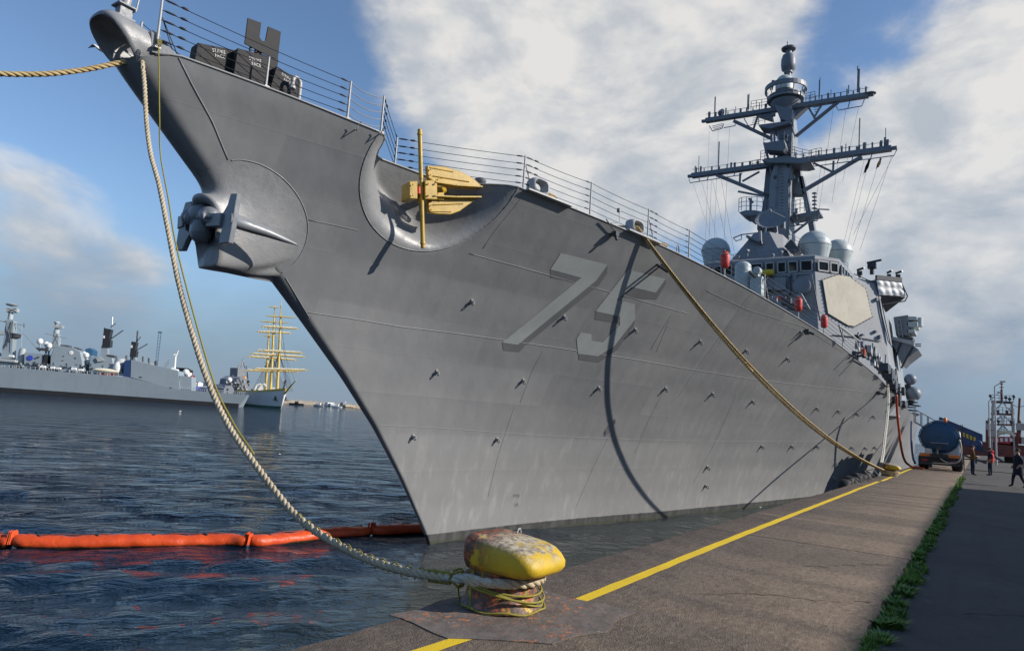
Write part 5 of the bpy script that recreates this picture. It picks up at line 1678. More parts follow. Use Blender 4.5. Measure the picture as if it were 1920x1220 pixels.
# more small gear on the mast: cable trunks, boxes, lamps
for k in range(34):
    v = 200 + rnd.random() * 240
    u = 1464 + rnd.uniform(-16, 24) * (1 + (v - 200) / 400)
    p = Vector(onS(u, v, 44.85 + rnd.uniform(0, .5))); b = MB(); w = rnd.uniform(.12, .38); b.box(tuple(p), (w, w * rnd.uniform(.7, 1.4), w * rnd.uniform(.8, 2.2))); b.build('mast_fitting', rnd.choice(['mast_paint', 'dark_grey', 'grey_paint']), mast, None, .01)
for u0, u1 in ((1452, 1466), (1478, 1486)):
    b = MB(); b.tube([tuple(onS(u0 + (u1 - u0) * t, 455 - 250 * t, 44.75 + .45 * t)) for t in np.linspace(0, 1, 6)], .06, 6); b.build('cable_trunk', 'mast_paint', mast, 60)
for yv, (u0, v0), (u1, v1) in ((0, (1325, 226), (1630, 178)), (1, (1300, 329), (1672, 278))):
    for k in range(26):
        t = (k + .5) / 26; p = ms(u0 + (u1 - u0) * t, v0 + (v1 - v0) * t); h = rnd.uniform(.25, .6)
        b = MB(); b.box(tuple(p + Vector((-.2, 0, .2 + h / 2))), (.10, rnd.uniform(.06, .22), h)); b.build('yard_fitting', 'mast_paint', mast)
    A_, B_ = ms(u0, v0), ms(u1, v1); b = MB(); b.tube([tuple(A_ + Vector((-.32, 0, .5))), tuple(B_ + Vector((-.32, 0, .5)))], .022, 5); b.build('jackstay', 'mast_paint', mast)
# ================================================================== bollards and base plate
BC = np.array([5.33, 3.55, 0.0])
def bollard(loc, label, k=1.0):
    r = empty('bollard', tuple(loc), 0, label, 'bollard', 'mooring bollards on the quay edge')
    b = MB()
    b.lathe([(.37, 0), (.365, .03), (.335, .06), (.318, .14), (.305, .26), (.31, .36), (.32, .42)], (0, .02, 0), 40)
    b.build('shaft', 'bollard_paint', r, 50)
    # head: a blunt nose leaning landward
    rings = []
    def sq(hx, y0, y1, z, e, n=40, dz=0.0):
        out = []
        for i in range(n):
            a = 2 * math.pi * i / n
            ca, sa = math.cos(a), math.sin(a)
            x = math.copysign(abs(ca) ** e, ca) * hx
            y = (y0 + y1) / 2 + math.copysign(abs(sa) ** e, sa) * (y1 - y0) / 2
            t = (y1 - y) / (y1 - y0)
            out.append((x * (1 - .06 * t), y, z - dz * t))
        return out
    for hx, y0, y1, z, e, dz in ((.16, -.18, .22, .300, .8, .0), (.29, -.36, .28, .305, .58, .0), (.35, -.46, .305, .34, .42, -.005), (.368, -.49, .318, .40, .38, 0), (.372, -.485, .32, .46, .36, .0), (.368, -.44, .32, .55, .36, .02),
                                 (.358, -.385, .318, .63, .37, .05), (.338, -.33, .306, .668, .42, .06), (.295, -.27, .28, .688, .5, .06), (.16, -.12, .18, .700, .7, .04), (.02, .01, .05, .70, 1, 0)):
        rings.append(sq(hx * .95, y0, y1 * .92, .30 + (z - .30) * .80, e, 40, dz * .8))
    b = MB(); b.loft(rings)
    b.build('head', 'bollard_paint', r, 65)
    b = MB(); b.tube([(.18, .02, .60), (.20, .02, .635), (.23, .02, .64), (.25, .02, .60)], .009, 6); b.build('eye', 'light_metal', r)
    r.scale = (k, k, k)
    return r
bollard(BC + [0, 0, .014], 'large worn yellow and orange bollard in the foreground with the bow line round it')
b2 = bollard(np.array([38.9, 3.62, 0.0]), 'smaller looking yellow bollard far along the quay with several lines on it', 1.0)
b2.rotation_euler = (0, 0, 0)
plate = MB()
pl = [(4.36, 4.0), (4.30, 3.3), (4.55, 2.95), (4.75, 2.72), (5.35, 2.55), (6.1, 2.62), (6.05, 3.1), (6.1, 3.6), (6.0, 4.0)]
plate.prism([(x + .03 * math.sin(7 * y), y + .03 * math.sin(9 * x), .003) for (x, y) in [(pl[i][0] + (pl[(i + 1) % 9][0] - pl[i][0]) * t, pl[i][1] + (pl[(i + 1) % 9][1] - pl[i][1]) * t) for i in range(9) for t in (0, .2, .4, .6, .8)]], (0, 0, .006))
o = plate.build('base_plate', 'rusty_plate'); tag(o, 'rusty steel plate with flaking orange paint under the near bollard', 'plate')

# ================================================================== ropes
def rope(name, pts, r, m, parent=None, pitch=None, strands=3, n=6):
    """laid rope: helical strands round a smooth path"""
    pts = np.array([np.array(p, float) for p in pts])
    seg = np.linalg.norm(np.diff(pts, axis=0), axis=1)
    d = np.concatenate([[0], np.cumsum(seg)])
    pitch = pitch or r * 6.5
    N = int(d[-1] / pitch * 9) + 2
    t = np.linspace(0, d[-1], N)
    P = np.stack([np.interp(t, d, pts[:, k]) for k in range(3)], -1)
    b = MB()
    up = np.array([.31, .52, .79])
    T = np.gradient(P, axis=0); T /= np.linalg.norm(T, axis=1)[:, None]
    X = np.cross(T, up); X /= np.linalg.norm(X, axis=1)[:, None]
    Y = np.cross(T, X)
    for s in range(strands):
        a = 2 * math.pi * (t / pitch + s / strands)
        Q = P + (X * np.cos(a)[:, None] + Y * np.sin(a)[:, None]) * r * .48
        b.tube([tuple(q) for q in Q], r * .56, n)
    return b.build(name, m, parent, 180)
def path_on(pxs, p0, n, k=6):
    return [tuple(q) for q in smoothpts([plane(u, v, p0, n) for u, v in pxs], k)]
bow = SO + np.array([-10.72, -.30, 10.78])
# bow line that hangs from the bullnose to the near bollard: lies in one upright plane
aB, bB = np.array([bow[0], bow[1]]), np.array([BC[0] - .22, BC[1] + .25])
dv = bB - aB
nB = (dv[1], -dv[0], 0)
px = [(268, 128), (271, 160), (275, 230), (283, 290), (298, 345), (313, 420), (335, 530), (362, 630), (392, 720), (430, 800), (482, 875), (540, 950), (585, 990), (640, 1024), (700, 1052), (760, 1070), (810, 1079), (845, 1083)]
path = path_on(px, bow, nB, 6)
main = empty('bow_line', (bow[0], bow[1], bow[2]), 0, 'thick tan mooring rope hanging from the bullnose to the near bollard', 'rope', 'mooring lines')
rel = lambda pts, o: [tuple(np.array(p) - np.array(o)) for p in pts]
lead = [np.array(bow) + [.5, .1, .12], np.array(bow) + [.15, .02, .06], np.array(path[0])]
end = np.array(path[-1])
loop = []
for k in range(34):
    a = R(155) + 2 * math.pi * k / 30 * .98
    z = .262 - .015 * math.sin(a) - .02 * (k / 33)
    loop.append((BC[0] + .348 * math.cos(a), BC[1] + .02 + .348 * math.sin(a), z))
ins = [end + (np.array(loop[0]) - end) * t for t in (.35, .7)]
full = rel([tuple(p) for p in smoothpts(lead, 4)[:-1]] + path, bow)
rope('rope', full, .043, 'rope_tan', main)
tail = rel([tuple(p) for p in smoothpts([path[-2], path[-1]] + ins + loop[:1] + loop[3:8:3], 5)], bow)
rope('eye_splice', tail, .044, 'rope_white', main, pitch=.9)
rope('eye_loop', rel(loop, bow), .043, 'rope_tan', main)
# yellow lacing wound round the lower end
whip = []
P = np.array([np.array(p) for p in path]); dd = np.concatenate([[0], np.cumsum(np.linalg.norm(np.diff(P, axis=0), axis=1))])
for k in range(260):
    t = dd[-1] - 2.6 + 2.55 * k / 259
    p = np.array([np.interp(t, dd, P[:, j]) for j in range(3)])
    a = 2 * math.pi * k / 20
    whip.append(tuple(p + np.array([math.cos(a) * .02, math.cos(a) * .045, math.sin(a) * .058]) - bow))
b = MB(); b.tube(whip, .007, 5); b.build('lacing', 'rope_green', main, 180)
whip = []
for k in range(90):
    t = dd[-1] - .28 + .26 * k / 89
    p = np.array([np.interp(t, dd, P[:, j]) for j in range(3)]); a = 2 * math.pi * k / 6.5
    whip.append(tuple(p + np.array([math.cos(a) * .02, math.cos(a) * .05, math.sin(a) * .056]) - bow))
b = MB(); b.tube(whip, .010, 5); b.build('whipping', 'rope_green', main, 180)
# thin yellow messenger tied to the rail and dropping beside the rope
ty = [plane(u, v, SO + np.array([0, -.85, 0]), (0, 1, 0)) for u, v in ((297, 84), (298, 140), (299, 220), (301, 290))]
mid = [np.array(path[int(len(path) * f)]) + [.06, -.06, 0] for f in (.33, .45, .52, .57)]
ml = smoothpts(list(ty) + [np.array(ty[-1]) + (mid[0] - np.array(ty[-1])) * .5] + mid, 6)
o0 = np.array(ty[0])
ms_ = empty('messenger_line', tuple(o0), 0, 'thin yellow line tied to the bow rail, dropping along the thick rope', 'rope')
b = MB(); b.tube(rel(ml, o0), .013, 6); b.build('line', 'rope_green', ms_, 180)
b = MB(); b.tube([(.05 * math.cos(a), .05 * math.sin(a), .03 * (a / 6.28) - .02) for a in [k * .5 for k in range(50)]], .010, 5); b.build('knot', 'rope_green', ms_, 180)
# line leading ahead out of the picture
A0, A1 = np.array(bow) + [.05, .05, .05], plane(-60, 134, (0, 15.0, 0), (0, 1, 0))
pl_ = [A0 + (A1 - A0) * t - np.array([0, 0, .18 * math.sin(math.pi * t)]) for t in np.linspace(0, 1.35, 30)]
hl = empty('head_line', tuple(A0), 0, 'tan rope leading from the bullnose out of the left edge', 'rope', 'mooring lines')
rope('rope', rel(pl_, A0), .055, 'rope_gold', hl)
# bundle of lines from the second chock to the far bollard
ck = SO + np.array(ch2[0]) + np.array([.0, -.05, .22])
bt = np.array([38.9 - .15, 3.62 + .12, .22])
bun = empty('breast_line', tuple(ck), 0, 'bundle of golden ropes from the deck chock down to the far bollard', 'rope', 'mooring lines')
for k in range(5):
    off = np.array([rnd.uniform(-.03, .03), rnd.uniform(-.03, .03), rnd.uniform(-.035, .035)])
    sg = 1.2 + .07 * k / 4 + rnd.uniform(-.02, .02)
    q = [ck + np.array([-.3, .6, .02])]
    for t in np.linspace(0, 1, 40):
        q.append(ck + (bt - ck) * t - np.array([0, 0, 4 * sg * t * (1 - t)]) + off * (1 + 1.2 * math.sin(math.pi * t)) * np.array([1, 1, 1]))
    rope('rope', rel(q, ck), .031, 'rope_gold', bun, pitch=.33, n=5)
whip = [tuple(ck + (bt - ck) * t - np.array([0, 0, 4 * 1.25 * t * (1 - t)]) + np.array([.1 * math.cos(k), .1 * math.sin(k), .12 * math.sin(k)]) - ck) for k, t in ((j * .45, .35 + .012 * j / 30) for j in range(30))]
b = MB(); b.tube(whip, .02, 5); b.build('lashing', 'rope_gold', bun, 180)
for k in range(4):
    lp = [(38.9 + (.36 + .02 * k) * math.cos(a), 3.62 + (.36 + .02 * k) * math.sin(a), .10 + .05 * k + .03 * math.sin(a)) for a in [2 * math.pi * i / 24 for i in range(25)]]
    rope('turn', rel(lp, ck), .032, 'rope_gold' if k % 2 else 'rope_white', bun, n=5)
# spring from the waist to the far bollard
c3 = SO + np.array(deck_u(1664)) + np.array([0, -.1, -.1]); e3 = np.array([38.95, 3.85, .25])
sp = empty('waist_line', tuple(c3), 0, 'pale rope dropping steeply from the waist to the far bollard', 'rope', 'mooring lines')
q = smoothpts([plane(u, v, e3 + (c3 - e3) * t, (1, 0, 0)) for (u, v), t in zip(((1665, 716), (1667, 745), (1665, 780), (1661, 815), (1657, 850), (1654, 868)), (1, .82, .6, .36, .14, .02))], 6)
for k in range(2): rope('rope', rel([p + np.array([0, .07 * k, 0]) for p in q], c3), .05, 'rope_white', sp, n=5)
# red hose from the ship to the quay
hp = [((1681, 741), 49.0), ((1682, 770), 50.0), ((1685, 800), 51.5), ((1690, 840), 53.5), ((1696, 862), 54.5), ((1704, 871), 55.5)]
q = [plane(u, v, (x, 0, 0), (1, 0, 0)) for (u, v), x in hp]
e = plane(1715, 876, (0, 0, .07), (0, 0, 1)); q += [e, e + np.array([.5, -.5, 0])]
ho = empty('supply_hose', tuple(q[-1]), 0, 'red hose hanging from the ship side down to the end of the yellow line', 'hose')
b = MB(); b.tube(rel(smoothpts(q, 6), q[-1]), .075, 8); b.build('hose', 'hose_red', ho, 180)
q = [plane(u, v, (x, 0, 0), (1, 0, 0)) for (u, v), x in (((1709, 790), 62), ((1709, 830), 60), ((1712, 858), 58.5), ((1716, 868), 58))]
ho = empty('supply_hose', tuple(q[-1]), 0, 'dark blue hose hanging from the ship side behind the red hose', 'hose')
b = MB(); b.tube(rel(smoothpts(q, 6), q[-1]), .075, 8); b.build('hose', 'blue_dark', ho, 180)
# ropes flaked down on deck
def coil(p, rr, n, m='rope_gold', lab=''):
    r = empty('rope_coil', tuple(p), 0, lab, 'rope', 'coils of rope on deck')
    pts = []
    for k in range(n * 16):
        a = 2 * math.pi * k / 16
        pts.append((math.cos(a) * (rr + .05 * math.sin(k * .37)), math.sin(a) * (rr * .7 + .05 * math.cos(k * .23)), .02 + .05 * k / 16))
    rope('rope', pts, .035, m, r, n=5)
coil(SO + np.array(deck_u(1052)) + np.array([0, .55, 0]), .38, 6, 'rope_gold', 'coil of golden rope on deck beside the first chock')
coil(SO + np.array(deck_u(1262)) + np.array([0, .45, 0]), .25, 5, 'rope_gold', 'small coil of rope on deck just aft of the second chock')
b = MB(); p = np.array(deck_u(1078)) + np.array([0, .3, 0.02]); b.tube(smoothpts([p, p + [.3, .1, .12], p + [.6, 0, .16], p + [.75, -.1, .05], p + [.95, 0, .0]], 5), .05, 6)
b.build('rope_end', 'rope_gold', ship, 180)
p = Vector(deck_u(1280)); b = MB(); b.tube([tuple(p + Vector((-.2, .15, 0))), tuple(p + Vector((-.18, .15, .28))), tuple(p + Vector((-.1, .15, .38))), tuple(p + Vector((0, .15, .28))), tuple(p + Vector((.03, .15, 0)))], .022, 6); b.build('pad_ring', 'light_metal', ship, 60)
# slack green line heaped round the near bollard
gl = empty('slack_line', tuple(BC), 0, 'thin green-yellow line looped loosely round the near bollard shaft', 'rope')
rr = random.Random(3)
for k, (z0, z1) in enumerate(((.22, .16), (.21, .10), (.22, .05))):
    pts = []
    for i in range(31):
        a = R(150 + 12 * k) + R(215) * i / 30
        dip = math.sin(math.pi * (i / 30) ** 1.25) ** 1.3
        rad = .352 + .006 * k + (.02 if k % 2 else .0)
        pts.append((rad * math.cos(a), .02 + rad * math.sin(a), z0 * (1 - dip) + z1 * dip))
    b = MB(); b.tube(pts, .0095, 6); b.build('loop', 'rope_green', gl, 180)
pts = [(.385 * math.cos(R(150 + 260 * i / 30)), .02 + .39 * math.sin(R(150 + 260 * i / 30)), .03 + .01 * math.sin(i)) for i in range(31)]
b = MB(); b.tube(pts, .0095, 6); b.build('loop', 'rope_green', gl, 180)
kn = np.array(path[-1]) + (np.array(loop[0]) - np.array(path[-1])) * .35 - BC
kp = [tuple(kn + np.array([.03 * math.cos(a * 1.3), .07 * math.cos(a), .065 * math.sin(a) + .02 * math.sin(a * 2.3)])) for a in [k * .35 for k in range(48)]]
b = MB(); b.tube(kp, .0095, 6); b.tube(smoothpts([kp[-1], tuple(kn + np.array([.06, .02, -.12])), tuple(kn + np.array([.05, -.06, -.27])), (-.33, -.02, .02)], 5), .008, 5); b.build('knot', 'rope_green', gl, 180)
b = MB(); b.tube(smoothpts([(-.30, .16, .33), (-.335, .12, .2), (-.35, .1, .05), (-.34, .0, .02), (-.2, -.3, .02)], 6), .009, 5); b.build('loop', 'rope_green', gl, 180)

# ================================================================== floating boom
def boom():
    ax = [(-160, 1018), (0, 1024), (20, 1026), (150, 1027), (300, 1025), (420, 1023), (470, 1027), (530, 1020), (620, 1010), (740, 1003), (800, 1000)]
    P = smoothpts([plane(u, v - 6, (0, 0, WZ + .06), (0, 0, 1)) for u, v in ax], 10)
    P = P + [P[-1] + (P[-1] - P[-2]) * k for k in range(1, 14)]
    P = np.array(P); d = np.concatenate([[0], np.cumsum(np.linalg.norm(np.diff(P, axis=0), axis=1))])
    r = empty('floating_boom', tuple(P[0]), 0, 'orange floating oil boom lying across the water by the bow', 'boom')
    joints_ = [0.0]
    for u in (18, 466, 742):
        q = plane(u, 1020, (0, 0, WZ + .06), (0, 0, 1)); joints_.append(float(d[np.argmin(np.linalg.norm(P - q, axis=1))]))
    joints_.append(float(d[-1]))
    rr = random.Random(9)
    for a, c in zip(joints_[:-1], joints_[1:]):
        L_ = c - a
        n = max(10, int(L_ / .10))
        rings = []
        for i in range(n + 1):
            t = i / n
            p = np.array([np.interp(a + L_ * t, d, P[:, j]) for j in range(3)]) - P[0]
            q = np.array([np.interp(min(a + L_ * t + .05, d[-1]), d, P[:, j]) for j in range(3)]) - P[0]
            tn = q - p; tn = tn / (np.linalg.norm(tn) + 1e-9)
            nx = np.array([tn[1], -tn[0], 0])
            e = min(t, 1 - t) * L_
            k = min(1, (e / .35)) ** .5 if e < .35 else 1
            bulge = 1 - .10 * max(0, math.cos(2 * math.pi * (t * L_) / 1.35)) ** 6
            w = .23 * (.25 + .75 * k) * bulge + rr.uniform(-.006, .006)
            h = .20 * (.65 + .35 * k) * bulge + rr.uniform(-.006, .006)
            lift = .05 + (.07 * (1 - k)) + .02 * math.sin(a + t * L_ * 2.1)
            ring = []
            for s_ in range(14):
                an = 2 * math.pi * s_ / 14
                wr = 1 + .035 * math.sin(an * 3 + i * .9)
                ring.append(tuple(p + nx * math.cos(an) * w * wr + np.array([0, 0, lift + math.sin(an) * h * wr])))
            rings.append(ring)
        b = MB(); b.loft(rings); seg = b.build('float_section', 'boom_orange', r, 80)
        # top seam with straps
        b = MB()
        pts = []
        for i in range(n + 1):
            t = i / n
            p = np.array([np.interp(a + L_ * t, d, P[:, j]) for j in range(3)]) - P[0]
            pts.append(tuple(p + np.array([.03, .06, .245 + .012 * math.sin(i * .7)])))
        b.tube(pts[3:-3], .016, 5); b.build('seam', 'rust_red', seg, 180)
        for i in range(6, n - 6, 13):
            p = np.array(pts[i]); b = MB(); b.box(tuple(p + np.array([-.05, -.08, -.01])), (.05, .14, .07)); b.build('strap', 'black_steel', seg)
    for a in joints_[1:-1]:
        p = np.array([np.interp(a, d, P[:, j]) for j in range(3)]) - P[0]
        b = MB()
        for k in range(9):
            x = rr.uniform(-.12, .12)
            b.prism([tuple(p + np.array([x - .04, .02 * k - .1, .02])), tuple(p + np.array([x + .04, .02 * k - .1, .02])), tuple(p + np.array([x * .6 + .05, .02 * k - .1, .34 + rr.uniform(-.05, .03)])), tuple(p + np.array([x * .6 - .03, .02 * k - .1, .33]))], (.01, .02, 0))
        b.build('connector', 'boom_orange', r)
boom()

# ================================================================== tyres hung between hull and quay
for k, (x, z, rr_) in enumerate(((30.0, -.28, .40), (31.0, -.22, .44), (32.1, -.26, .40), (33.4, -.20, .46), (34.8, -.24, .42), (36.2, -.18, .44))):
    lab = ['black tyre fender nearest the camera in the row under the far bollard', 'second black tyre fender in the row under the far bollard', 'third black tyre fender in the row under the far bollard', 'fourth black tyre fender in the row under the far bollard', 'fifth black tyre fender in the row under the far bollard', 'last black tyre fender in the row, closest to the far bollard'][k]
    r = empty('tyre_fender', (x, QE + .30, z), 0, lab, 'fender', 'tyre fenders between hull and quay')
    b = MB(); rings = []
    for i in range(25):
        a = 2 * math.pi * i / 24
        c = Vector((math.cos(a) * rr_ * .72, 0, math.sin(a) * rr_ * .72)); rad = c.normalized()
        rings.append([tuple(c + rad * math.cos(t) * rr_ * .28 + Vector((0, 1, 0)) * math.sin(t) * .22) for t in [2 * math.pi * j / 10 for j in range(10)]])
    b.loft(rings, caps=False); b.build('tyre', 'rubber', r, 60)
    b = MB(); b.tube([(0, 0, rr_), (.1, -.26, rr_ + .1), (.15, -.55, .03 - z)], .02, 5); b.build('lanyard', 'black_steel', r)

# ================================================================== tanker truck, seen from behind
def truck():
    T0 = np.array([54.0, 2.12, 0.0])
    r = empty('tank_truck', tuple(T0), 0, 'blue vacuum tank truck seen from behind at the end of the quay', 'truck')
    def ell(x, w, h, cz, n=32): return [(x, w * math.cos(2 * math.pi * k / n), cz + h * math.sin(2 * math.pi * k / n)) for k in range(n)]
    b = MB(); b.loft([ell(-.16, .35, .3, 2.18), ell(-.13, .75, .66, 2.18), ell(-.06, 1.02, .90, 2.18), ell(.02, 1.10, .98, 2.18), ell(.1, 1.12, 1.0, 2.18), ell(4.2, 1.12, 1.0, 2.18), ell(4.4, .9, .8, 2.18)])
    tank = b.build('tank', 'blue_paint', r, 40)
    b = MB(); b.loft([ell(.0, 1.13, 1.01, 2.18), ell(.0, 1.19, 1.07, 2.18), ell(.10, 1.19, 1.07, 2.18), ell(.10, 1.13, 1.01, 2.18)], caps=False); b.build('rim', 'blue_paint', tank, 40)
    b = MB(); b.box((-.22, 0, 1.80), (.06, 1.0, .05)); b.box((-.16, .48, 1.80), (.1, .05, .05)); b.box((-.16, -.48, 1.80), (.1, .05, .16)); b.build('handle_bar', 'light_metal', tank)
    b = MB(); b.lathe([(.05, 0), (.08, .04), (0, .05)], (-.15, 0, 2.2), 10, Matrix.Rotation(R(-90), 3, 'Y'))
    for k in range(10): a = 2 * math.pi * k / 10; b.box((-.01, 1.16 * math.cos(a), 2.18 + 1.04 * math.sin(a)), (.12, .1, .1))
    b.build('door_clamp', 'dark_grey', tank)
    b = MB(); b.lathe([(.35, 3.1), (.35, 3.3), (.2, 3.34), (0, 3.34)], (1.0, 0, 0), 18); b.lathe([(.3, 3.1), (.3, 3.28), (0, 3.3)], (3.5, .1, 0), 16); b.build('hatch', 'blue_paint', tank, 50)
    b = MB(); b.box((2.6, 0, .95), (6.0, 1.0, .25)); b.box((.1, 0, .75), (.25, 2.3, .5)); b.build('chassis', 'black_steel', r)
    b = MB(); b.box((-.05, 0, .42), (.12, 2.3, .12)); b.box((-.02, .8, .58), (.08, .08, .35)); b.box((-.02, -.8, .58), (.08, .08, .35)); b.build('bumper', 'dark_grey', r)
    for y in (-.82, .82):
        b = MB(); b.box((-.03, y, .98), (.07, .62, .20)); b.build('marker_board', 'lamp_orange', r, None, .01)
        b = MB(); b.box((-.1, y, .62), (.06, .38, .12)); b.build('tail_lamp', 'red_paint', r, None, .01)
        for x in (1.4, 2.7, 5.0):
            w = MB(); w.lathe([(.25, -.28), (.46, -.28), (.52, -.2), (.52, .2), (.46, .28), (.25, .28), (.22, .1), (0, .1)], (x, y * 1.15, .52), 24, Matrix.Rotation(R(90), 3, 'X')); o = w.build('wheel', 'rubber', r, 50)
            w = MB(); w.lathe([(0, -.02), (.22, 0), (.24, .04), (0, .05)], (x, y * 1.15 + math.copysign(.2, y), .52), 16, Matrix.Rotation(R(90), 3, 'X')); w.build('rim', 'light_metal', o, 50)
        b = MB(); b.box((.6, y * 1.15, .55), (.04, .6, .62)); b.build('mudflap', 'rubber', r)
    b = MB(); b.box((-.02, .62, 1.22), (.06, .42, .38)); b.build('number_plate', 'white_paint', r, None, .01)
    b = MB(); b.lathe([(.11, 0), (.12, .05), (.10, .22), (.06, .28), (0, .29)], (.15, -.35, 3.22), 14); b.build('beacon', 'lamp_orange', r, 50)
    b = MB(); b.tube(smoothpts([(-.2, .1, 1.45), (-.32, .05, 1.0), (-.35, -.3, .62), (-.34, -.75, .55), (-.3, -1.1, .75), (-.25, -1.22, 1.3), (-.15, -1.18, 1.9), (-.1, -1.1, 2.1)], 6), .055, 8); b.build('suction_hose', 'hose_grey', r, 180)
    b = MB(); b.lathe([(.13, 0), (.13, .3), (.16, .3), (.16, .36), (0, .36)], (-.12, .0, 1.5), 14, Matrix.Rotation(R(-90), 3, 'Y')); b.build('outlet', 'dark_grey', r, 50)
    b = MB(); b.box((5.7, 0, 1.7), (1.7, 2.2, 2.0)); cab = b.build('cab', 'white_paint', r, None, .12)
    b = MB(); b.box((4.83, 0, 2.2), (.03, 1.6, .7)); b.build('rear_window', 'window_glass', cab)
    b = MB()
    for y in (-1.3, -1.22): b.tube([(.3, y, .5), (.3, y, 3.1)], .025, 5)
    for k in range(8): b.tube([(.3, -1.32, .6 + .32 * k), (.3, -1.20, .6 + .32 * k)], .02, 5)
    b.tube([(.0, -1.36, .1), (.0, -1.36, 1.1)], .03, 6)
    b.build('ladder', 'dark_grey', r)
truck()

# ================================================================== boarding brow
def brow():
    A, B = plane(1714, 790, (66, 0, 0), (1, 0, 0)), plane(1778, 826, (66, 0, 0), (1, 0, 0))
    r = empty('gangway', tuple(B), 0, 'blue sided gangway sloping from the ship down behind the truck', 'gangway')
    def seg(A, B, h, blue, wd=1.5):
        A, B = Vector(A) - Vector(r.location), Vector(B) - Vector(r.location)
        d = (B - A)
        for x in (0, wd):
            o = Vector((x, 0, 0))
            m = MB()
            n = 5
            m.tube([tuple(A + o), tuple(B + o)], .07, 6); m.tube([tuple(A + o + Vector((0, 0, h))), tuple(B + o + Vector((0, 0, h)))], .05, 6)
            for k in range(n + 1): p = A + d * (k / n) + o; m.tube([tuple(p), tuple(p + Vector((0, 0, h)))], .04, 5)
            m.build('side_rail', 'light_metal' if not blue else 'blue_dark', r, 60)
            if blue:
                m = MB(); m.prism([tuple(A + o + Vector((-.03, 0, .06))), tuple(B + o + Vector((-.03, 0, .06))), tuple(B + o + Vector((-.03, 0, h - .06))), tuple(A + o + Vector((-.03, 0, h - .06)))], (.03, 0, 0)); m.build('side_panel', 'blue_dark', r)
                for k in range(9):
                    p = A + d * (.12 + .085 * k) + o + Vector((-.06, 0, h * .42)); q = p + d * .055
                    m = MB(); m.prism([tuple(p), tuple(q), tuple(q + Vector((0, 0, h * .26))), tuple(p + Vector((0, 0, h * .26)))], (.02, 0, 0)); m.build('lettering_block', 'sign_yellow', r)
        m = MB(); m.prism([tuple(A), tuple(B), tuple(B + Vector((wd, 0, 0))), tuple(A + Vector((wd, 0, 0)))], (0, 0, -.08)); m.build('tread', 'dark_grey', r)
    seg(A, B, 1.05, False)
    C0, C1 = plane(1762, 812, (64, 0, 0), (1, 0, 0)), plane(1842, 846, (64, 0, 0), (1, 0, 0))
    seg(C0, C1, 1.25, True)
    b = MB(); q = Vector(plane(1833, 832, (63, 0, 0), (1, 0, 0))) - Vector(r.location); b.lathe([(.25, -.3), (.3, -.25), (.3, .25), (.18, .3), (0, .3)], tuple(q), 16, Matrix.Rotation(R(90), 3, 'Y')); b.build('drum', 'blue_dark', r, 50)
    b = MB()
    for (u0, v0, u1, v1) in ((1800, 846, 1800, 868), (1830, 850, 1830, 868), (1775, 842, 1850, 868), (1842, 842, 1882, 866)):
        p, q = [Vector(plane(u, v, (64, 0, 0), (1, 0, 0))) - Vector(r.location) for u, v in ((u0, v0), (u1, v1))]; b.tube([tuple(p), tuple(q)], .09, 6)
    b.build('trestle', 'dark_grey', r, 60)
brow()
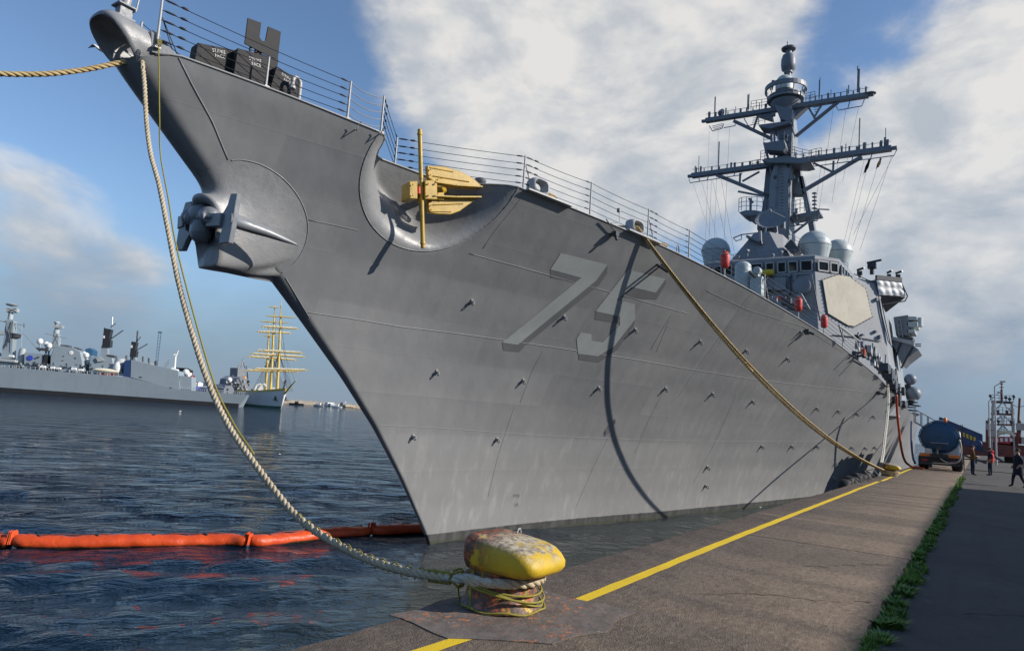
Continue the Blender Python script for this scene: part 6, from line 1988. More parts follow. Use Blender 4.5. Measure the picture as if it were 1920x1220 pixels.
# ================================================================== people
def person(loc, h, face, label, jacket, legs, pose='stand', hair='hair', arms='down', extra=None, coat=False):
    """skin-modifier body in metres at 1.75 m, scaled; face = heading in radians"""
    r = empty('person', tuple(loc), face, label, 'person')
    r.scale = (h / 1.75,) * 3
    V, E, Rd = [], [], []
    def add(p, rad, par=None):
        V.append(p); Rd.append(rad)
        if par is not None: E.append((par, len(V) - 1))
        return len(V) - 1
    pel = add((0, 0, .95), .15); sp = add((0, 0, 1.14), .135, pel); ch = add((.01, 0, 1.33), .155, sp); nk = add((.0, 0, 1.47), .075, ch); hd0 = add((.02, 0, 1.57), .085, nk); hd1 = add((.02, 0, 1.68), .088, hd0)
    st = {'stand': ((.02, .06), (-.03, .02)), 'walk': ((.30, -.10), (-.32, .12))}[pose]
    for s, (kx, fx) in zip((-1, 1), ((.04, .02), (-.02, -.03)) if pose == 'stand' else ((.15, .20), (-.06, -.26))):
        hp = add((0, s * .10, .88), .105, pel); kn = add((kx, s * .11, .50), .072, hp); an = add((fx, s * .11, .10), .05, kn); add((fx + .16, s * .13, .045), .042, an)
        sh = add((0, s * .20, 1.40), .072, ch)
        if arms == 'pocket' or (arms == 'mixed' and s == 1): el = add((-.06, s * .29, 1.15), .052, sh); wr = add((.08, s * .24, .97), .042, el)
        elif arms == 'front': el = add((.04, s * .28, 1.15), .052, sh); wr = add((.25, s * .14, 1.10), .04, el)
        else: el = add((-.03, s * .27, 1.13), .052, sh); wr = add((.05 * (1 if pose == 'stand' else -4 * s), s * .29, .88), .04, el)
        hx = V[wr]; dirv = Vector(hx) - Vector(V[el]); dirv.normalize()
        pm = add(tuple(Vector(hx) + dirv * .07), .034, wr)
        for k in range(4): add(tuple(Vector(V[pm]) + dirv * (.085 - .01 * abs(k - 1)) + Vector((.022 * (k - 1.5), 0, -.01))), .0095, pm)
        add(tuple(Vector(hx) + dirv * .07 + Vector((.055, 0, 0))), .011, wr)
    me = bpy.data.meshes.new('body'); me.from_pydata(V, E, [])
    o = link('body', me, None, r)
    sk = o.modifiers.new('skin', 'SKIN'); sk.use_smooth_shade = True
    for i, v in enumerate(me.skin_vertices[0].data):
        v.radius = (Rd[i], Rd[i] * (1.22 if i in (pel, sp, ch) else 1)); v.use_root = (i == 0)
    o.modifiers.new('sub', 'SUBSURF').levels = 1
    o.modifiers['sub'].render_levels = 1
    me2 = apply_mods(o)
    me2.materials.clear()
    for m in (jacket, legs, 'skin', 'shoe'): me2.materials.append(M[m])
    hem = .55 if coat else .90
    for p in me2.polygons:
        c = p.center
        near_wr = any((c - Vector(V[i])).length < .17 for i in range(len(V)) if Rd[i] == .034)
        if c.z > 1.50: p.material_index = 2
        elif near_wr: p.material_index = 2
        elif c.z < .09: p.material_index = 3
        elif c.z < hem and abs(c.y) < .23: p.material_index = 1
        else: p.material_index = 0
    me2.shade_smooth()
    # head: hair cap, ears, nose and brow
    b = MB(); b.lathe([(.10 * math.sin(math.pi * k / 16), .105 * math.cos(math.pi * k / 16)) for k in range(0, 10)][::-1], (-.005, 0, 1.665), 16); b.build('hair', hair, r, 60)
    b = MB(); b.tube([(.105, 0, 1.66), (.135, 0, 1.615), (.10, 0, 1.605)], [.012, .018, .012], 6); b.build('nose', 'skin', r, 60)
    for s in (-1, 1):
        b = MB(); b.lathe([(0, -.03), (.018, 0), (0, .03)], (.015, s * .098, 1.63), 8); b.build('ear', 'skin', r, 60)
        b = MB(); b.lathe([(0, -.01), (.011, 0), (0, .01)], (.103, s * .033, 1.65), 8); b.build('eye', 'ink_black', r, 60)
    b = MB(); b.box((.103, 0, 1.572), (.012, .045, .010)); b.build('mouth', 'red_paint', r)
    if coat:
        b = MB(); rings = []
        for z, hx, hy in ((.56, .20, .25), (.80, .19, .235), (1.0, .175, .215), (1.2, .17, .215), (1.38, .16, .225), (1.46, .10, .14)):
            rings.append([(hx * math.cos(2 * math.pi * k / 18), hy * math.sin(2 * math.pi * k / 18), z) for k in range(18)])
        b.loft(rings); b.build('coat', jacket, r, 60)
    if extra == 'hood':
        b = MB(); b.lathe([(.05, -.05), (.12, -.02), (.14, .04), (.11, .09), (.05, .1)], (-.08, 0, 1.50), 14); b.build('hood', jacket, r, 60)
    if extra == 'vest':
        b = MB(); rings = []
        for z, hx, hy in ((.88, .185, .225), (1.0, .185, .22), (1.2, .185, .23), (1.36, .18, .24), (1.43, .13, .17)):
            rings.append([(-.03 + hx * math.cos(2 * math.pi * k / 18) * (1 if math.cos(2 * math.pi * k / 18) < 0 else .55), hy * math.sin(2 * math.pi * k / 18), z) for k in range(18)])
        b.loft(rings); b.build('vest', 'red_cloth', r, 60)
        b = MB(); b.lathe([(.05, -.05), (.12, -.02), (.14, .05), (.10, .1)], (-.08, 0, 1.50), 14); b.build('hood', 'red_cloth', r, 60)
    return r
g0 = lambda u, v: plane(u, v, (0, 0, -.065), (0, 0, 1)) + np.array([0, 0, .0])
person(g0(1824, 891), 1.86, R(-80), 'person in a brown jacket and dark trousers standing with hands in front', 'brown_cloth', 'denim', 'stand', 'hair', 'front')
person(g0(1857, 892), 1.78, R(105), 'person in a red vest and hood over dark clothes, standing', 'navy_cloth', 'denim', 'stand', 'hair', 'pocket', 'vest')
person(g0(1910, 914), 1.82, R(115), 'person in a long black coat walking at the right edge', 'navy_cloth', 'navy_cloth', 'walk', 'hair', 'pocket', None, True)
person(g0(1893, 866), 1.8, R(30), 'distant person in dark clothes beyond the shaded yard', 'navy_cloth', 'denim', 'stand', 'hair', 'down', None, True)
# ================================================================== ships across the basin
def wz(u, v): return plane(u, v, (0, 0, WZ), (0, 0, 1))
class Far:
    """lay out a distant ship on the upright plane through two waterline points; depth runs away from the camera"""
    def __init__(s, A, B, name, label, cat, group=None):
        s.A, s.B = A, B
        d = B - A; d[2] = 0
        s.ax = d / np.linalg.norm(d)
        n = np.array([-s.ax[1], s.ax[0], 0])
        if (A - CO) @ n < 0: n = -n
        s.n = n
        s.o = A.copy()
        s.r = empty(name, tuple(A), 0, label, cat, group)
    def P(s, u, v, dep=0.0): return plane(u, v, s.o + s.n * dep, s.n) - s.o
    def block(s, name, px, d0, d1, m, parent=None, bevel=0):
        b = MB(); q = [s.P(u, v, d0) for u, v in px]
        b.prism([tuple(p) for p in q], tuple(s.n * (d1 - d0))); return b.build(name, m, parent or s.r, None, bevel)
    def bar(s, name, px, r, m, dep=4, parent=None, n=6):
        b = MB(); b.tube([tuple(s.P(u, v, dep)) for u, v in px], r, n); return b.build(name, m, parent or s.r, 60)
    def ball(s, name, u, v, r, m, dep=4, sq=1.0, parent=None):
        b = MB(); b.lathe([(r * math.sin(math.pi * k / 10), -r * sq * math.cos(math.pi * k / 10)) for k in range(11)], tuple(s.P(u, v, dep)), 16); return b.build(name, m, parent or s.r, 60)
    def drum(s, name, u0, u1, v0, v1, m, dep=4, top=1.0, parent=None):
        a, c, t = s.P(u0, v1, dep), s.P(u1, v1, dep), s.P((u0 + u1) / 2, v0, dep)
        r = np.linalg.norm(c - a) / 2; o = (a + c) / 2
        b = MB(); b.lathe([(r, 0), (r, (t[2] - o[2]) * .8), (r * top, t[2] - o[2]), (0, t[2] - o[2])], tuple(o), 20); return b.build(name, m, parent or s.r, 50)

def frigate():
    A, B = wz(0, 734), wz(447, 763)
    F = Far(A, B, 'frigate', 'long grey frigate moored across the basin on the left', 'warship', 'ships across the basin')
    hull = [(-330, 716), (-330, 668), (0, 688), (120, 697), (232, 706), (246, 706), (246, 674), (334, 695), (337, 730), (400, 735), (463, 740), (452, 752), (447, 761)]
    # side shell with a slight flare and rounded stern
    b = MB()
    up = [(-330, 664), (0, 687), (120, 697), (236, 706), (337, 730), (463, 740)]
    lo = [(-330, 710), (0, 733), (120, 741), (236, 749), (337, 756), (447, 763)]
    rings = []
    for k, (p, q) in enumerate(zip(up, lo)):
        w = 14.0 if k < 4 else 12.0
        t0, l0 = F.P(*p, 0.0), F.P(*q, .7)
        rings.append([tuple(l0 - [0, 0, 2]), tuple(l0), tuple(t0), tuple(t0 + F.n * w), tuple(l0 + F.n * w), tuple(l0 + F.n * w - [0, 0, 2])])
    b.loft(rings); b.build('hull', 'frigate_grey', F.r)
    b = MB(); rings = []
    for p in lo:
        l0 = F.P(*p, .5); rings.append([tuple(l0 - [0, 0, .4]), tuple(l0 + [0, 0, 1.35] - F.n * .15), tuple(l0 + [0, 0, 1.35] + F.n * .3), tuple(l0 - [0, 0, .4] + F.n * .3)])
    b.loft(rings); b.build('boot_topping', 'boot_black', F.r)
    hg = F.block('hangar', [(245, 707), (246, 674), (334, 695), (337, 731)], .12, 13, 'frigate_grey')
    F.block('hangar_annex', [(336, 731), (337, 704), (359, 706), (359, 733)], .9, 12, 'frigate_grey')
    F.block('recess', [(231, 707), (233, 676), (246, 674), (246, 709)], .2, 8, 'blue_dark')
    # forward block and bridge, partly out of the picture
    F.block('bridge_block', [(-160, 682), (-160, 640), (-30, 650), (0, 672), (28, 676), (27, 688)], 2, 12, 'frigate_grey')
    F.block('bridge_deck', [(-30, 668), (28, 674), (28, 679), (-30, 674)], .8, 12, 'frigate_pale')
    mt = F.block('foremast', [(2, 672), (22, 672), (25, 601), (11, 600)], 5, 8.5, 'frigate_grey')
    F.block('mast_platform', [(17, 623), (32, 625), (29, 632), (19, 634)], 4.5, 9, 'dark_grey', mt)
    F.block('mast_wing', [(-20, 618), (16, 622), (16, 626), (-20, 628)], 5, 7, 'frigate_pale', mt)
    F.bar('yard', [(-6, 600), (45, 610)], .22, 'frigate_grey', 6, mt); F.bar('yard', [(45, 606), (45, 614)], .15, 'dark_grey', 6, mt)
    F.drum('radar_base', 14, 24, 590, 599, 'frigate_pale', 6.5, .8, mt); F.bar('radar_post', [(19.5, 592), (20.5, 584)], .7, 'frigate_grey', 6.5, mt)
    F.block('radar_cage', [(11, 577), (32, 578), (31, 585), (12, 585)], 5.5, 8, 'frigate_pale', mt)
    b = MB(); q = F.P(22, 573, 6.5); b.lathe([(0, -.4), (1.6, .0), (1.9, .45), (1.2, .75), (0, .8)], tuple(q), 18); b.build('radar_dish', 'frigate_pale', mt, 60)
    F.bar('whip', [(40, 650), (41, 610)], .08, 'frigate_pale', 3); F.bar('stay', [(25, 605), (75, 660)], .04, 'dark_grey', 5)
    F.block('deckhouse', [(45, 690), (46, 661), (80, 663), (79, 693)], 2.5, 11, 'frigate_grey')
    F.drum('capstan_house', 30, 44, 653, 690, 'frigate_pale', 5, .8)
    b = MB(); q = F.P(56, 671, 2.4); b.lathe([(.9, -.1), (1.0, 0), (.9, .1)], tuple(q), 16, rot_to(F.n)); b.build('crest', 'flag_blue', F.r)
    for k, (u, v, rr) in enumerate(((75, 640, 1.0), (87, 645, .85), (92, 648, .95), (158, 663, .75), (162, 666, .9), (163, 678, 1.1))):
        d = F.ball('satellite_dome', u, v, rr, 'ship_white', 4 + (k % 2), 1.15)
        F.bar('dome_post', [(u, v + 5), (u - 1, v + 18)], .3, 'frigate_grey', 4 + (k % 2), d)
    F.block('dome_shelf', [(66, 651), (90, 653), (88, 658), (70, 656)], 3, 6, 'dark_grey')
    F.block('dark_gap', [(80, 692), (82, 664), (89, 666), (88, 693)], 2.2, 6, 'boot_black')
    # first funnel: broad rounded casing
    def casing(name, px, dep, dd):
        q = [F.P(u, v, dep) for u, v in px]; c = sum(q) / len(q)
        b = MB(); rings = []
        for t in (0, .12, .3, .7, .88, 1):
            k = 1 - .16 * (abs(t - .5) * 2) ** 3
            rings.append([tuple(np.array([c[0] + (p[0] - c[0]) * k, c[1] + (p[1] - c[1]) * k, p[2]]) + F.n * dd * t) for p in q])
        b.loft(rings); return b.build(name, 'frigate_grey', F.r, 30)
    f1 = casing('funnel', [(89, 694), (90, 667), (97, 652), (113, 648), (138, 652), (154, 660), (160, 682), (158, 699)], 2.0, 9)
    F.block('funnel_cap', [(112, 648), (113, 646), (128, 647), (128, 650)], 4, 8, 'dark_grey', f1); F.block('funnel_cap', [(138, 652), (139, 650), (148, 653), (148, 656)], 4, 8, 'dark_grey', f1)
    b = MB(); b.lathe([(0, -.1), (.75, 0), (0, .1)], tuple(F.P(133.5, 661, 1.9)), 16, rot_to(F.n)); b.build('crest', 'ship_white', f1)
    m2 = F.block('mainmast', [(95, 652), (110, 652), (108, 625), (100, 625)], 6, 9, 'frigate_grey')
    F.bar('yard', [(85, 625), (125, 634)], .18, 'frigate_grey', 6, m2); F.drum('radar_base', 100, 111, 618, 626, 'frigate_pale', 7, .8, m2); F.block('radar_cage', [(98, 609), (117, 610), (115, 615), (100, 614)], 6, 8.5, 'frigate_pale', m2)
    F.ball('radar_dish', 107, 605, 1.0, 'frigate_pale', 7, .6, m2); F.bar('radar_post', [(106, 618), (107, 606)], .6, 'frigate_grey', 7, m2)
    for (u0, u1, v) in ((74, 86, 688), (94, 104, 690), (105, 115, 691), (133, 144, 692), (146, 157, 694), (16, 27, 668)):
        a, c = F.P(u0, v, .8), F.P(u1, v, .8); b = MB(); b.tube([tuple(a), tuple(a + (c - a) * .1), tuple(a + (c - a) * .9), tuple(c)], [.2, .5, .5, .2], 12); b.build('liferaft', 'ship_white', F.r, 50)
    F.block('boat_rail', [(122, 681), (157, 685), (157, 694), (122, 692)], .7, .9, 'frigate_pale') if False else None
    # second funnel group
    f2 = casing('funnel', [(163, 702), (165, 671), (174, 667), (200, 668), (213, 671), (220, 700)], 2.0, 9)
    F.drum('tank', 210, 234, 672, 703, 'frigate_pale', 4.5, .7)
    F.ball('white_dome', 220, 690, 1.5, 'ship_white', 1.8, 1.6)
    F.block('funnel_cap', [(200, 668), (201, 664), (214, 666), (214, 671)], 3, 7, 'dark_grey', f2)
    F.block('awning', [(180, 671), (186, 668), (196, 676), (183, 678)], 1.4, 3, 'frigate_pale', f2)
    b = MB(); rings = []
    for t in np.linspace(0, 1, 9):
        p = F.P(179 + 43 * t, 692.5 + 4.5 * t, .9); k = .35 + .65 * math.sin(math.pi * (.12 + .8 * t)); rings.append([tuple(p + F.n * math.cos(a) * .9 * k + np.array([0, 0, math.sin(a) * .8 * k])) for a in [2 * math.pi * j / 10 for j in range(10)]])
    b.loft(rings); bo = b.build('ship_boat', 'sail_cloth', F.r, 60); F.block('boat_keel', [(186, 699), (216, 702), (214, 704), (190, 702)], .8, 2, 'red_paint', bo)
    # black after masts
    for (base, body, pole, yd, yd2) in (([(188, 670), (201, 670), (202, 648), (190, 648)], [(191, 650), (195, 614), (199, 616), (208, 617), (204, 636), (207, 637), (206, 650)], [(210, 612), (210.5, 594)], [(207, 636), (231, 619)], [(207, 614), (217, 606)]),
                                      ([(243, 690), (254, 690), (254, 668), (244, 668)], [(243, 668), (246.5, 640), (256, 641), (253, 655), (256, 658), (254, 669)], [(256.5, 642), (258, 620)], [(255, 657), (277, 644.5)], [(257, 640), (264, 631)])):
        m = F.block('after_mast', base, 5.5, 8, 'frigate_grey'); F.block('exhaust_screen', body, 5, 8.5, 'black_steel', m)
        F.bar('pole', pole, .28, 'ship_white' if pole[0][0] < 215 else 'black_steel', 6.5, m); F.bar('yard', yd, .2, 'dark_grey', 6, m); F.bar('yard', yd2, .15, 'dark_grey', 6, m)
        F.block('lamp_box', [(body[0][0] + 2.5, body[0][1] - 16), (body[0][0] + 5, body[0][1] - 16), (body[0][0] + 5, body[0][1] - 21), (body[0][0] + 2.5, body[0][1] - 21)], 4.7, 5.1, 'ship_white', m)
    # hangar roof gear
    F.block('launcher_box', [(260, 690), (261, 677), (284, 681), (284, 694)], 3, 9, 'frigate_pale')
    for u in (264, 269, 274, 279): F.block('launcher_slot', [(u, 688), (u, 680.5), (u + 1.4, 681), (u + 1.4, 688.5)], 2.85, 3.1, 'dark_grey')
    for u, v0, v1 in ((268, 677, 668), (279, 680, 671), (291, 686, 677), (293, 687, 676), (237, 676, 666), (250, 674, 670)): F.bar('vent', [(u, v0 + 4), (u, v1)], .35, 'dark_grey', 5)
    F.block('dish_panel', [(305, 690), (311, 680), (319, 672), (317, 682), (313, 691)], 4, 4.6, 'frigate_grey')
    cr = F.bar('white_crane', [(327, 695), (328, 682), (329, 668)], .38, 'ship_white', 5); F.bar('jib', [(328, 669), (331, 666), (334, 657)], .25, 'ship_white', 5, cr); F.block('crane_cab', [(325, 667), (330, 666), (329, 663), (326, 663)], 4.5, 5.5, 'ship_white', cr); F.block('crane_foot', [(320, 695), (333, 698), (333, 692), (322, 688)], 4, 7, 'ship_white', cr)
    for u, v, w, h in ((52, 684, 2, 4), (64, 682, 2, 4.5), (70, 670, 3, 2), (100, 684, 2, 5), (116, 676, 4, 1.6), (124, 686, 2, 5), (140, 672, 3, 2), (150, 688, 2, 5), (142, 684, 4, 2), (170, 686, 2, 5), (178, 680, 3, 2), (192, 688, 2.5, 4), (206, 684, 3, 2), (118, 668, 2.5, 1.5)):
        F.block('door', [(u, v), (u, v - h), (u + w, v - h + .2), (u + w, v + .2)], 1.85, 2.4, rnd.choice(['dark_grey', 'mast_paint']))
    for u, v in ((262, 707), (318, 727)): F.block('hull_scupper', [(u, v), (u, v - 1.5), (u + 4, v - .8), (u + 4, v + .8)], -.05, .3, 'dark_grey')
    for u in np.arange(-5, 30, 2.6): F.block('bridge_window', [(u, 672.5 + u * .08), (u, 670.5 + u * .08), (u + 1.8, 670.7 + u * .08), (u + 1.8, 672.7 + u * .08)], 1.7, 2.2, 'window_glass')
    for a, c in (((11, 600), (20, 640)), ((24, 602), (12, 650)), ((5, 655), (22, 630)), ((14, 578), (30, 585)), ((30, 578), (13, 585)), ((100, 626), (108, 645)), ((108, 626), (98, 645))): F.bar('lattice', [a, c], .14, 'dark_grey', 4.6)
    for k in range(60):
        u = rnd.uniform(0, 236); v = 687 + (u / 236) * 18
        F.bar('rail_post', [(u, v + 1), (u, v - 4)], .07, 'frigate_pale', .3, n=4)
    F.bar('guard_rail', [(0, 683), (120, 692.5), (236, 701.5)], .06, 'frigate_pale', .3, n=4)
    for k in range(30):
        u = 338 + k * 4.1; v = 730.5 + (u - 338) * .078
        F.bar('deck_net', [(u, v + 1), (u + .3, v - 5)], .07, 'frigate_pale', .3, n=4)
    F.bar('net_rail', [(338, 725.5), (462, 735)], .08, 'frigate_pale', .3, n=4); F.bar('net_rail', [(338, 728), (462, 737.6)], .06, 'frigate_pale', .3, n=4)
    for k in range(40):
        u = rnd.uniform(0, 235); v = 685 + (u / 236) * 18 - rnd.uniform(0, 9)
        F.block('deck_fitting', [(u, v), (u, v - rnd.uniform(2, 5)), (u + rnd.uniform(1, 4), v - 3), (u + 3, v + .5)], 1.2, 2.2, rnd.choice(['dark_grey', 'frigate_pale', 'frigate_grey', 'dark_grey']))
frigate()

def tall_ship():
    st = wz(527, 766)
    D0 = math.hypot(st[0], st[1])
    r = empty('tall_ship', tuple(st), 0, 'three-masted tall ship with white hull and furled sails beyond the frigate', 'sailing ship', 'ships across the basin')
    vd = np.array([st[0], st[1], 0]) / D0
    rt = np.array([vd[1], -vd[0], 0])
    hd = vd * .93 - rt * .36; hd /= np.linalg.norm(hd)       # from stem towards stern
    bm = np.array([-hd[1], hd[0], 0])
    if bm @ rt < 0: bm = -bm
    F = Far(st.copy(), st + rt, 'tmp', None, None); bpy.data.objects.remove(F.r); F.r = r
    # hull sections from stem to stern
    for name, zs, m, ex in (('hull', (-1.0, 0.9, 3.2, 6.2), 'ship_white', 0), ('gunwale', (6.2, 7.0), 'spar_yellow', .04), ('underbody', (-1.0, .85), 'hull_green', .05)):
        b = MB(); rings = []
        for d_, w in ((0, .12), (2.5, 1.9), (6, 3.4), (12, 5.0), (20, 5.9), (40, 6.0), (58, 5.0), (66, 3.6)):
            ring = []
            L_ = [(z, w * (.55 + .45 * min(1, max(0, z) / 5.6)) + ex) for z in zs]
            over = lambda z: -max(0, z) * .42 * max(0, 1 - d_ / 14)
            sheer = 1.5 * max(0, 1 - d_ / 26) ** 2
            for z, w_ in L_: ring.append(tuple(hd * (d_ + over(z)) + bm * w_ + np.array([0, 0, z + sheer * max(0, z) / 5.6])))
            for z, w_ in reversed(L_): ring.append(tuple(hd * (d_ + over(z)) - bm * w_ + np.array([0, 0, z + sheer * max(0, z) / 5.6])))
            rings.append(ring)
        b.loft(rings); b.build(name, m, r, 40)
    # head work and anchors
    b = MB(); b.tube([tuple(-hd * 2.2 + np.array([0, 0, 6.6])), tuple(-hd * 8 + np.array([0, 0, 10.0])), tuple(-hd * 13 + np.array([0, 0, 12.4]))], [.45, .35, .15], 8); b.build('bowsprit', 'spar_yellow', r, 60)
    for s_ in (-1, 1):
        p = hd * 2.0 + bm * s_ * 2.35 + np.array([0, 0, 4.4]); b = MB(); b.box(tuple(p), (.5, .5, 1.6)); b.box(tuple(p - np.array([0, 0, .8])), (1.3, 1.3, .35)); b.build('anchor', 'black_steel', r)
    # masts with yards and furled sails; every yard carries a roll of canvas
    masts = [('foremast', (527, 563), (521, 728), 10), ('mainmast', (515, 571), (508, 731), 28), ('mizzenmast', (505, 601), (499, 729), 46)]
    mo = []
    for nm, t, f, dep in masts:
        a, c = F.P(*f, dep), F.P(*t, dep)
        b = MB(); b.tube([tuple(a - np.array([0, 0, 4])), tuple(a + (c - a) * .45), tuple(a + (c - a) * .8), tuple(c)], [.62, .55, .34, .12], 10); o = b.build('mast', 'spar_yellow', r, 60)
        q = a + (c - a) * .38; b = MB(); b.box(tuple(q), (2.0, 2.0, .25)); q = a + (c - a) * .66; b.box(tuple(q), (1.2, 1.2, .2)); b.build('mast_top', 'spar_yellow', o)
        mo.append((o, dep))
    yd = [(0, (385, 290), (785, 315), 1), (1, (330, 343), (712, 361), 1), (0, (430, 177), (748, 197), 0), (1, (370, 235), (672, 250), 0), (0, (318, 538), (835, 566), 1), (1, (262, 572), (865, 608), 1), (2, (228, 600), (775, 640), 1),
          (1, (200, 745), (800, 760), 1), (0, (290, 730), (887, 745), 1), (1, (468, 83), (582, 95), 0), (2, (410, 385), (560, 392), 0)]
    for mi, a, c, sail in yd:
        o, dep = mo[mi]
        p, q = [F.P(420 + x * .1803, 560 + y * .1803, dep - .8) for x, y in (a, c)]
        b = MB(); b.tube([tuple(p), tuple(p + (q - p) * .2), tuple(p + (q - p) * .8), tuple(q)], [.12, .30, .30, .12], 8); y = b.build('yard', 'spar_yellow', o, 60)
        if sail:
            n = 26; pts = [tuple(p + (q - p) * (.07 + .86 * k / n) + np.array([0, 0, .42 + .10 * math.sin(k * 2.1)])) for k in range(n + 1)]
            b = MB(); b.tube(pts, [.16 + .22 * abs(math.sin(math.pi * (.1 + .8 * k / n))) + .06 * math.sin(k * 1.9) for k in range(n + 1)], 7); b.build('furled_sail', 'sail_cloth', y, 60)
            for e in (.06, .94):
                t = p + (q - p) * e; b = MB(); b.tube([tuple(t + np.array([0, 0, .3])), tuple(t - np.array([0, 0, .7]))], [.3, .05], 6); b.build('sail_clew', 'sail_cloth', y)
    # shrouds and stays
    for o, dep in mo:
        i = mo.index((o, dep)); t, f = masts[i][1], masts[i][2]
        for k in range(6):
            for s_ in (-1, 1):
                a = F.P(f[0] + (t[0] - f[0]) * .4, f[1] + (t[1] - f[1]) * .4, dep); c = F.P(f[0] + s_ * (18 + k * 2.2), f[1] + 6, dep + 2 + k)
                b = MB(); b.tube([tuple(a), tuple(c)], .05, 4); b.build('shroud', 'black_steel', o)
        for k in range(3):
            a = F.P(f[0] + (t[0] - f[0]) * (.55 + .2 * k), f[1] + (t[1] - f[1]) * (.55 + .2 * k), dep); c = -hd * (12 - 4 * k) + np.array([0, 0, 12 - 2 * k]) if i == 0 else F.P(masts[i - 1][2][0], masts[i - 1][2][1] - 30, masts[i - 1][3])
            b = MB(); b.tube([tuple(a), tuple(c)], .05, 4); b.build('stay', 'black_steel', o)
    # deck houses, boats and people-high clutter
    for k, (u, v, w, h, m) in enumerate(((490, 728, 5, 7, 'ship_white'), (482, 732, 6, 8, 'ship_white'), (498, 733, 5, 5, 'ship_white'), (513, 729, 5, 6, 'ship_white'), (506, 733, 8, 4, 'sail_cloth'), (476, 738, 5, 8, 'frigate_pale'))):
        F.block('deck_house', [(u - w / 2, v + h / 2), (u - w / 2, v - h / 2), (u + w / 2, v - h / 2), (u + w / 2, v + h / 2)], 20 + 5 * k, 24 + 5 * k, m)
    b = MB()
    for s_ in (478, 486): b.tube([tuple(F.P(s_ + du, v, 40)) for du, v in ((0, 742), (0, 728), (3, 722), (10, 720), (12, 724))], .5, 8)
    b.build('davit', 'ship_white', r, 60)
    b = MB(); p, q = F.P(536, 713, 6), F.P(529, 737, 0); b.tube([tuple(p), tuple(q)], .4, 6); b.build('figurehead_staff', 'dark_grey', r, 60)
    b = MB(); b.prism([tuple(F.P(u, v, 6)) for u, v in ((531, 713), (535, 713), (534, 719), (531, 719))], (0, .1, 0)); b.build('jack', 'ship_white', r)
tall_ship()

def patrol_ship():
    A, B = wz(405, 760.5), wz(478, 763.5)
    A = A * 1.0
    F = Far(A, B, 'patrol_ship', 'dark grey patrol ship with lattice mast behind the frigate stern', 'warship', 'ships across the basin')
    F.block('hull', [(405, 760), (408, 738), (480, 741), (478, 763)], 30, 42, 'mast_paint')
    F.block('deckhouse', [(418, 740), (420, 728), (430, 722), (440, 722), (442, 712), (452, 706), (464, 710), (468, 740)], 32, 40, 'mast_paint')
    m = F.block('tower', [(444, 722), (446, 690), (458, 690), (462, 722)], 34, 38, 'grey_paint')
    for a, c in (((444, 705), (462, 704)), ((442, 694), (464, 693)), ((446, 690), (455, 678)), ((460, 690), (456, 678)), ((440, 722), (448, 684)), ((466, 722), (462, 686)), ((452, 688), (457, 672))): F.bar('lattice', [a, c], .3, 'grey_paint', 35, m)
    F.ball('dome', 430, 712, 1.3, 'ship_white', 34); F.bar('whip', [(437, 722), (437, 702)], .15, 'ship_white', 34); F.drum('vent', 439, 445, 720, 735, 'pale_grey', 33)
    F.bar('gangplank', [(452, 752), (463, 742)], .6, 'pale_grey', 1); 
    fl = MB()
    fl.prism([tuple(F.P(u, v, 33)) for u, v in ((458.5, 705), (461.5, 706), (461, 716), (459, 718))], tuple(F.n * .1)); fl.build('ensign', 'flag_yellow', F.r)
    fl = MB(); fl.prism([tuple(F.P(u, v, 32.8)) for u, v in ((457.5, 705), (459.2, 705), (459.2, 712), (457.5, 711))], tuple(F.n * .1)); fl.build('ensign_stripe', 'flag_red', F.r)
    pb = MB(); pb.prism([tuple(F.P(u, v, 26)) for u, v in ((447, 762), (449, 752), (480, 756), (480, 766))], tuple(F.n * 4)); pb.build('side_pontoon', 'breakwater_stone', F.r)
    for k in range(26):
        u = rnd.uniform(420, 478); v = rnd.uniform(715, 738)
        F.block('fitting', [(u, v), (u, v - rnd.uniform(1.5, 5)), (u + rnd.uniform(1, 4), v - 2), (u + 3, v)], 31, 32, rnd.choice(['dark_grey', 'grey_paint', 'pale_grey']))
patrol_ship()

def ferry():
    A, B = wz(330, 757), wz(395, 760)
    F = Far(A, B, 'ferry', 'blue and white merchant ship with red banded funnel far behind the frigate', 'ship', 'ships across the basin')
    F.block('hull', [(335, 758), (335, 722), (388, 727), (388, 760)], 60, 75, 'flag_blue')
    F.block('upper_deck', [(359, 724), (359, 716.5), (388, 718), (388, 723.5)], 59, 72, 'ship_white')
    F.block('bridge_deck', [(372, 718), (373, 715.5), (386, 716), (386, 718.5)], 60, 70, 'frigate_pale')
    f = F.block('funnel', [(352, 712), (353, 696), (362, 697), (361, 712)], 62, 68, 'ship_white'); F.block('funnel_top', [(352, 697), (352.5, 690), (362, 695), (362, 698)], 61.5, 68.5, 'black_steel', f)
    F.block('funnel_band', [(359, 716), (360, 704), (365, 704), (365, 716)], 61, 64, 'red_paint', f)
    F.ball('dome', 348.5, 698, 1.6, 'ship_white', 60); F.block('house', [(340, 722), (341, 708), (358, 710), (358, 724)], 62, 70, 'frigate_pale')
ferry()

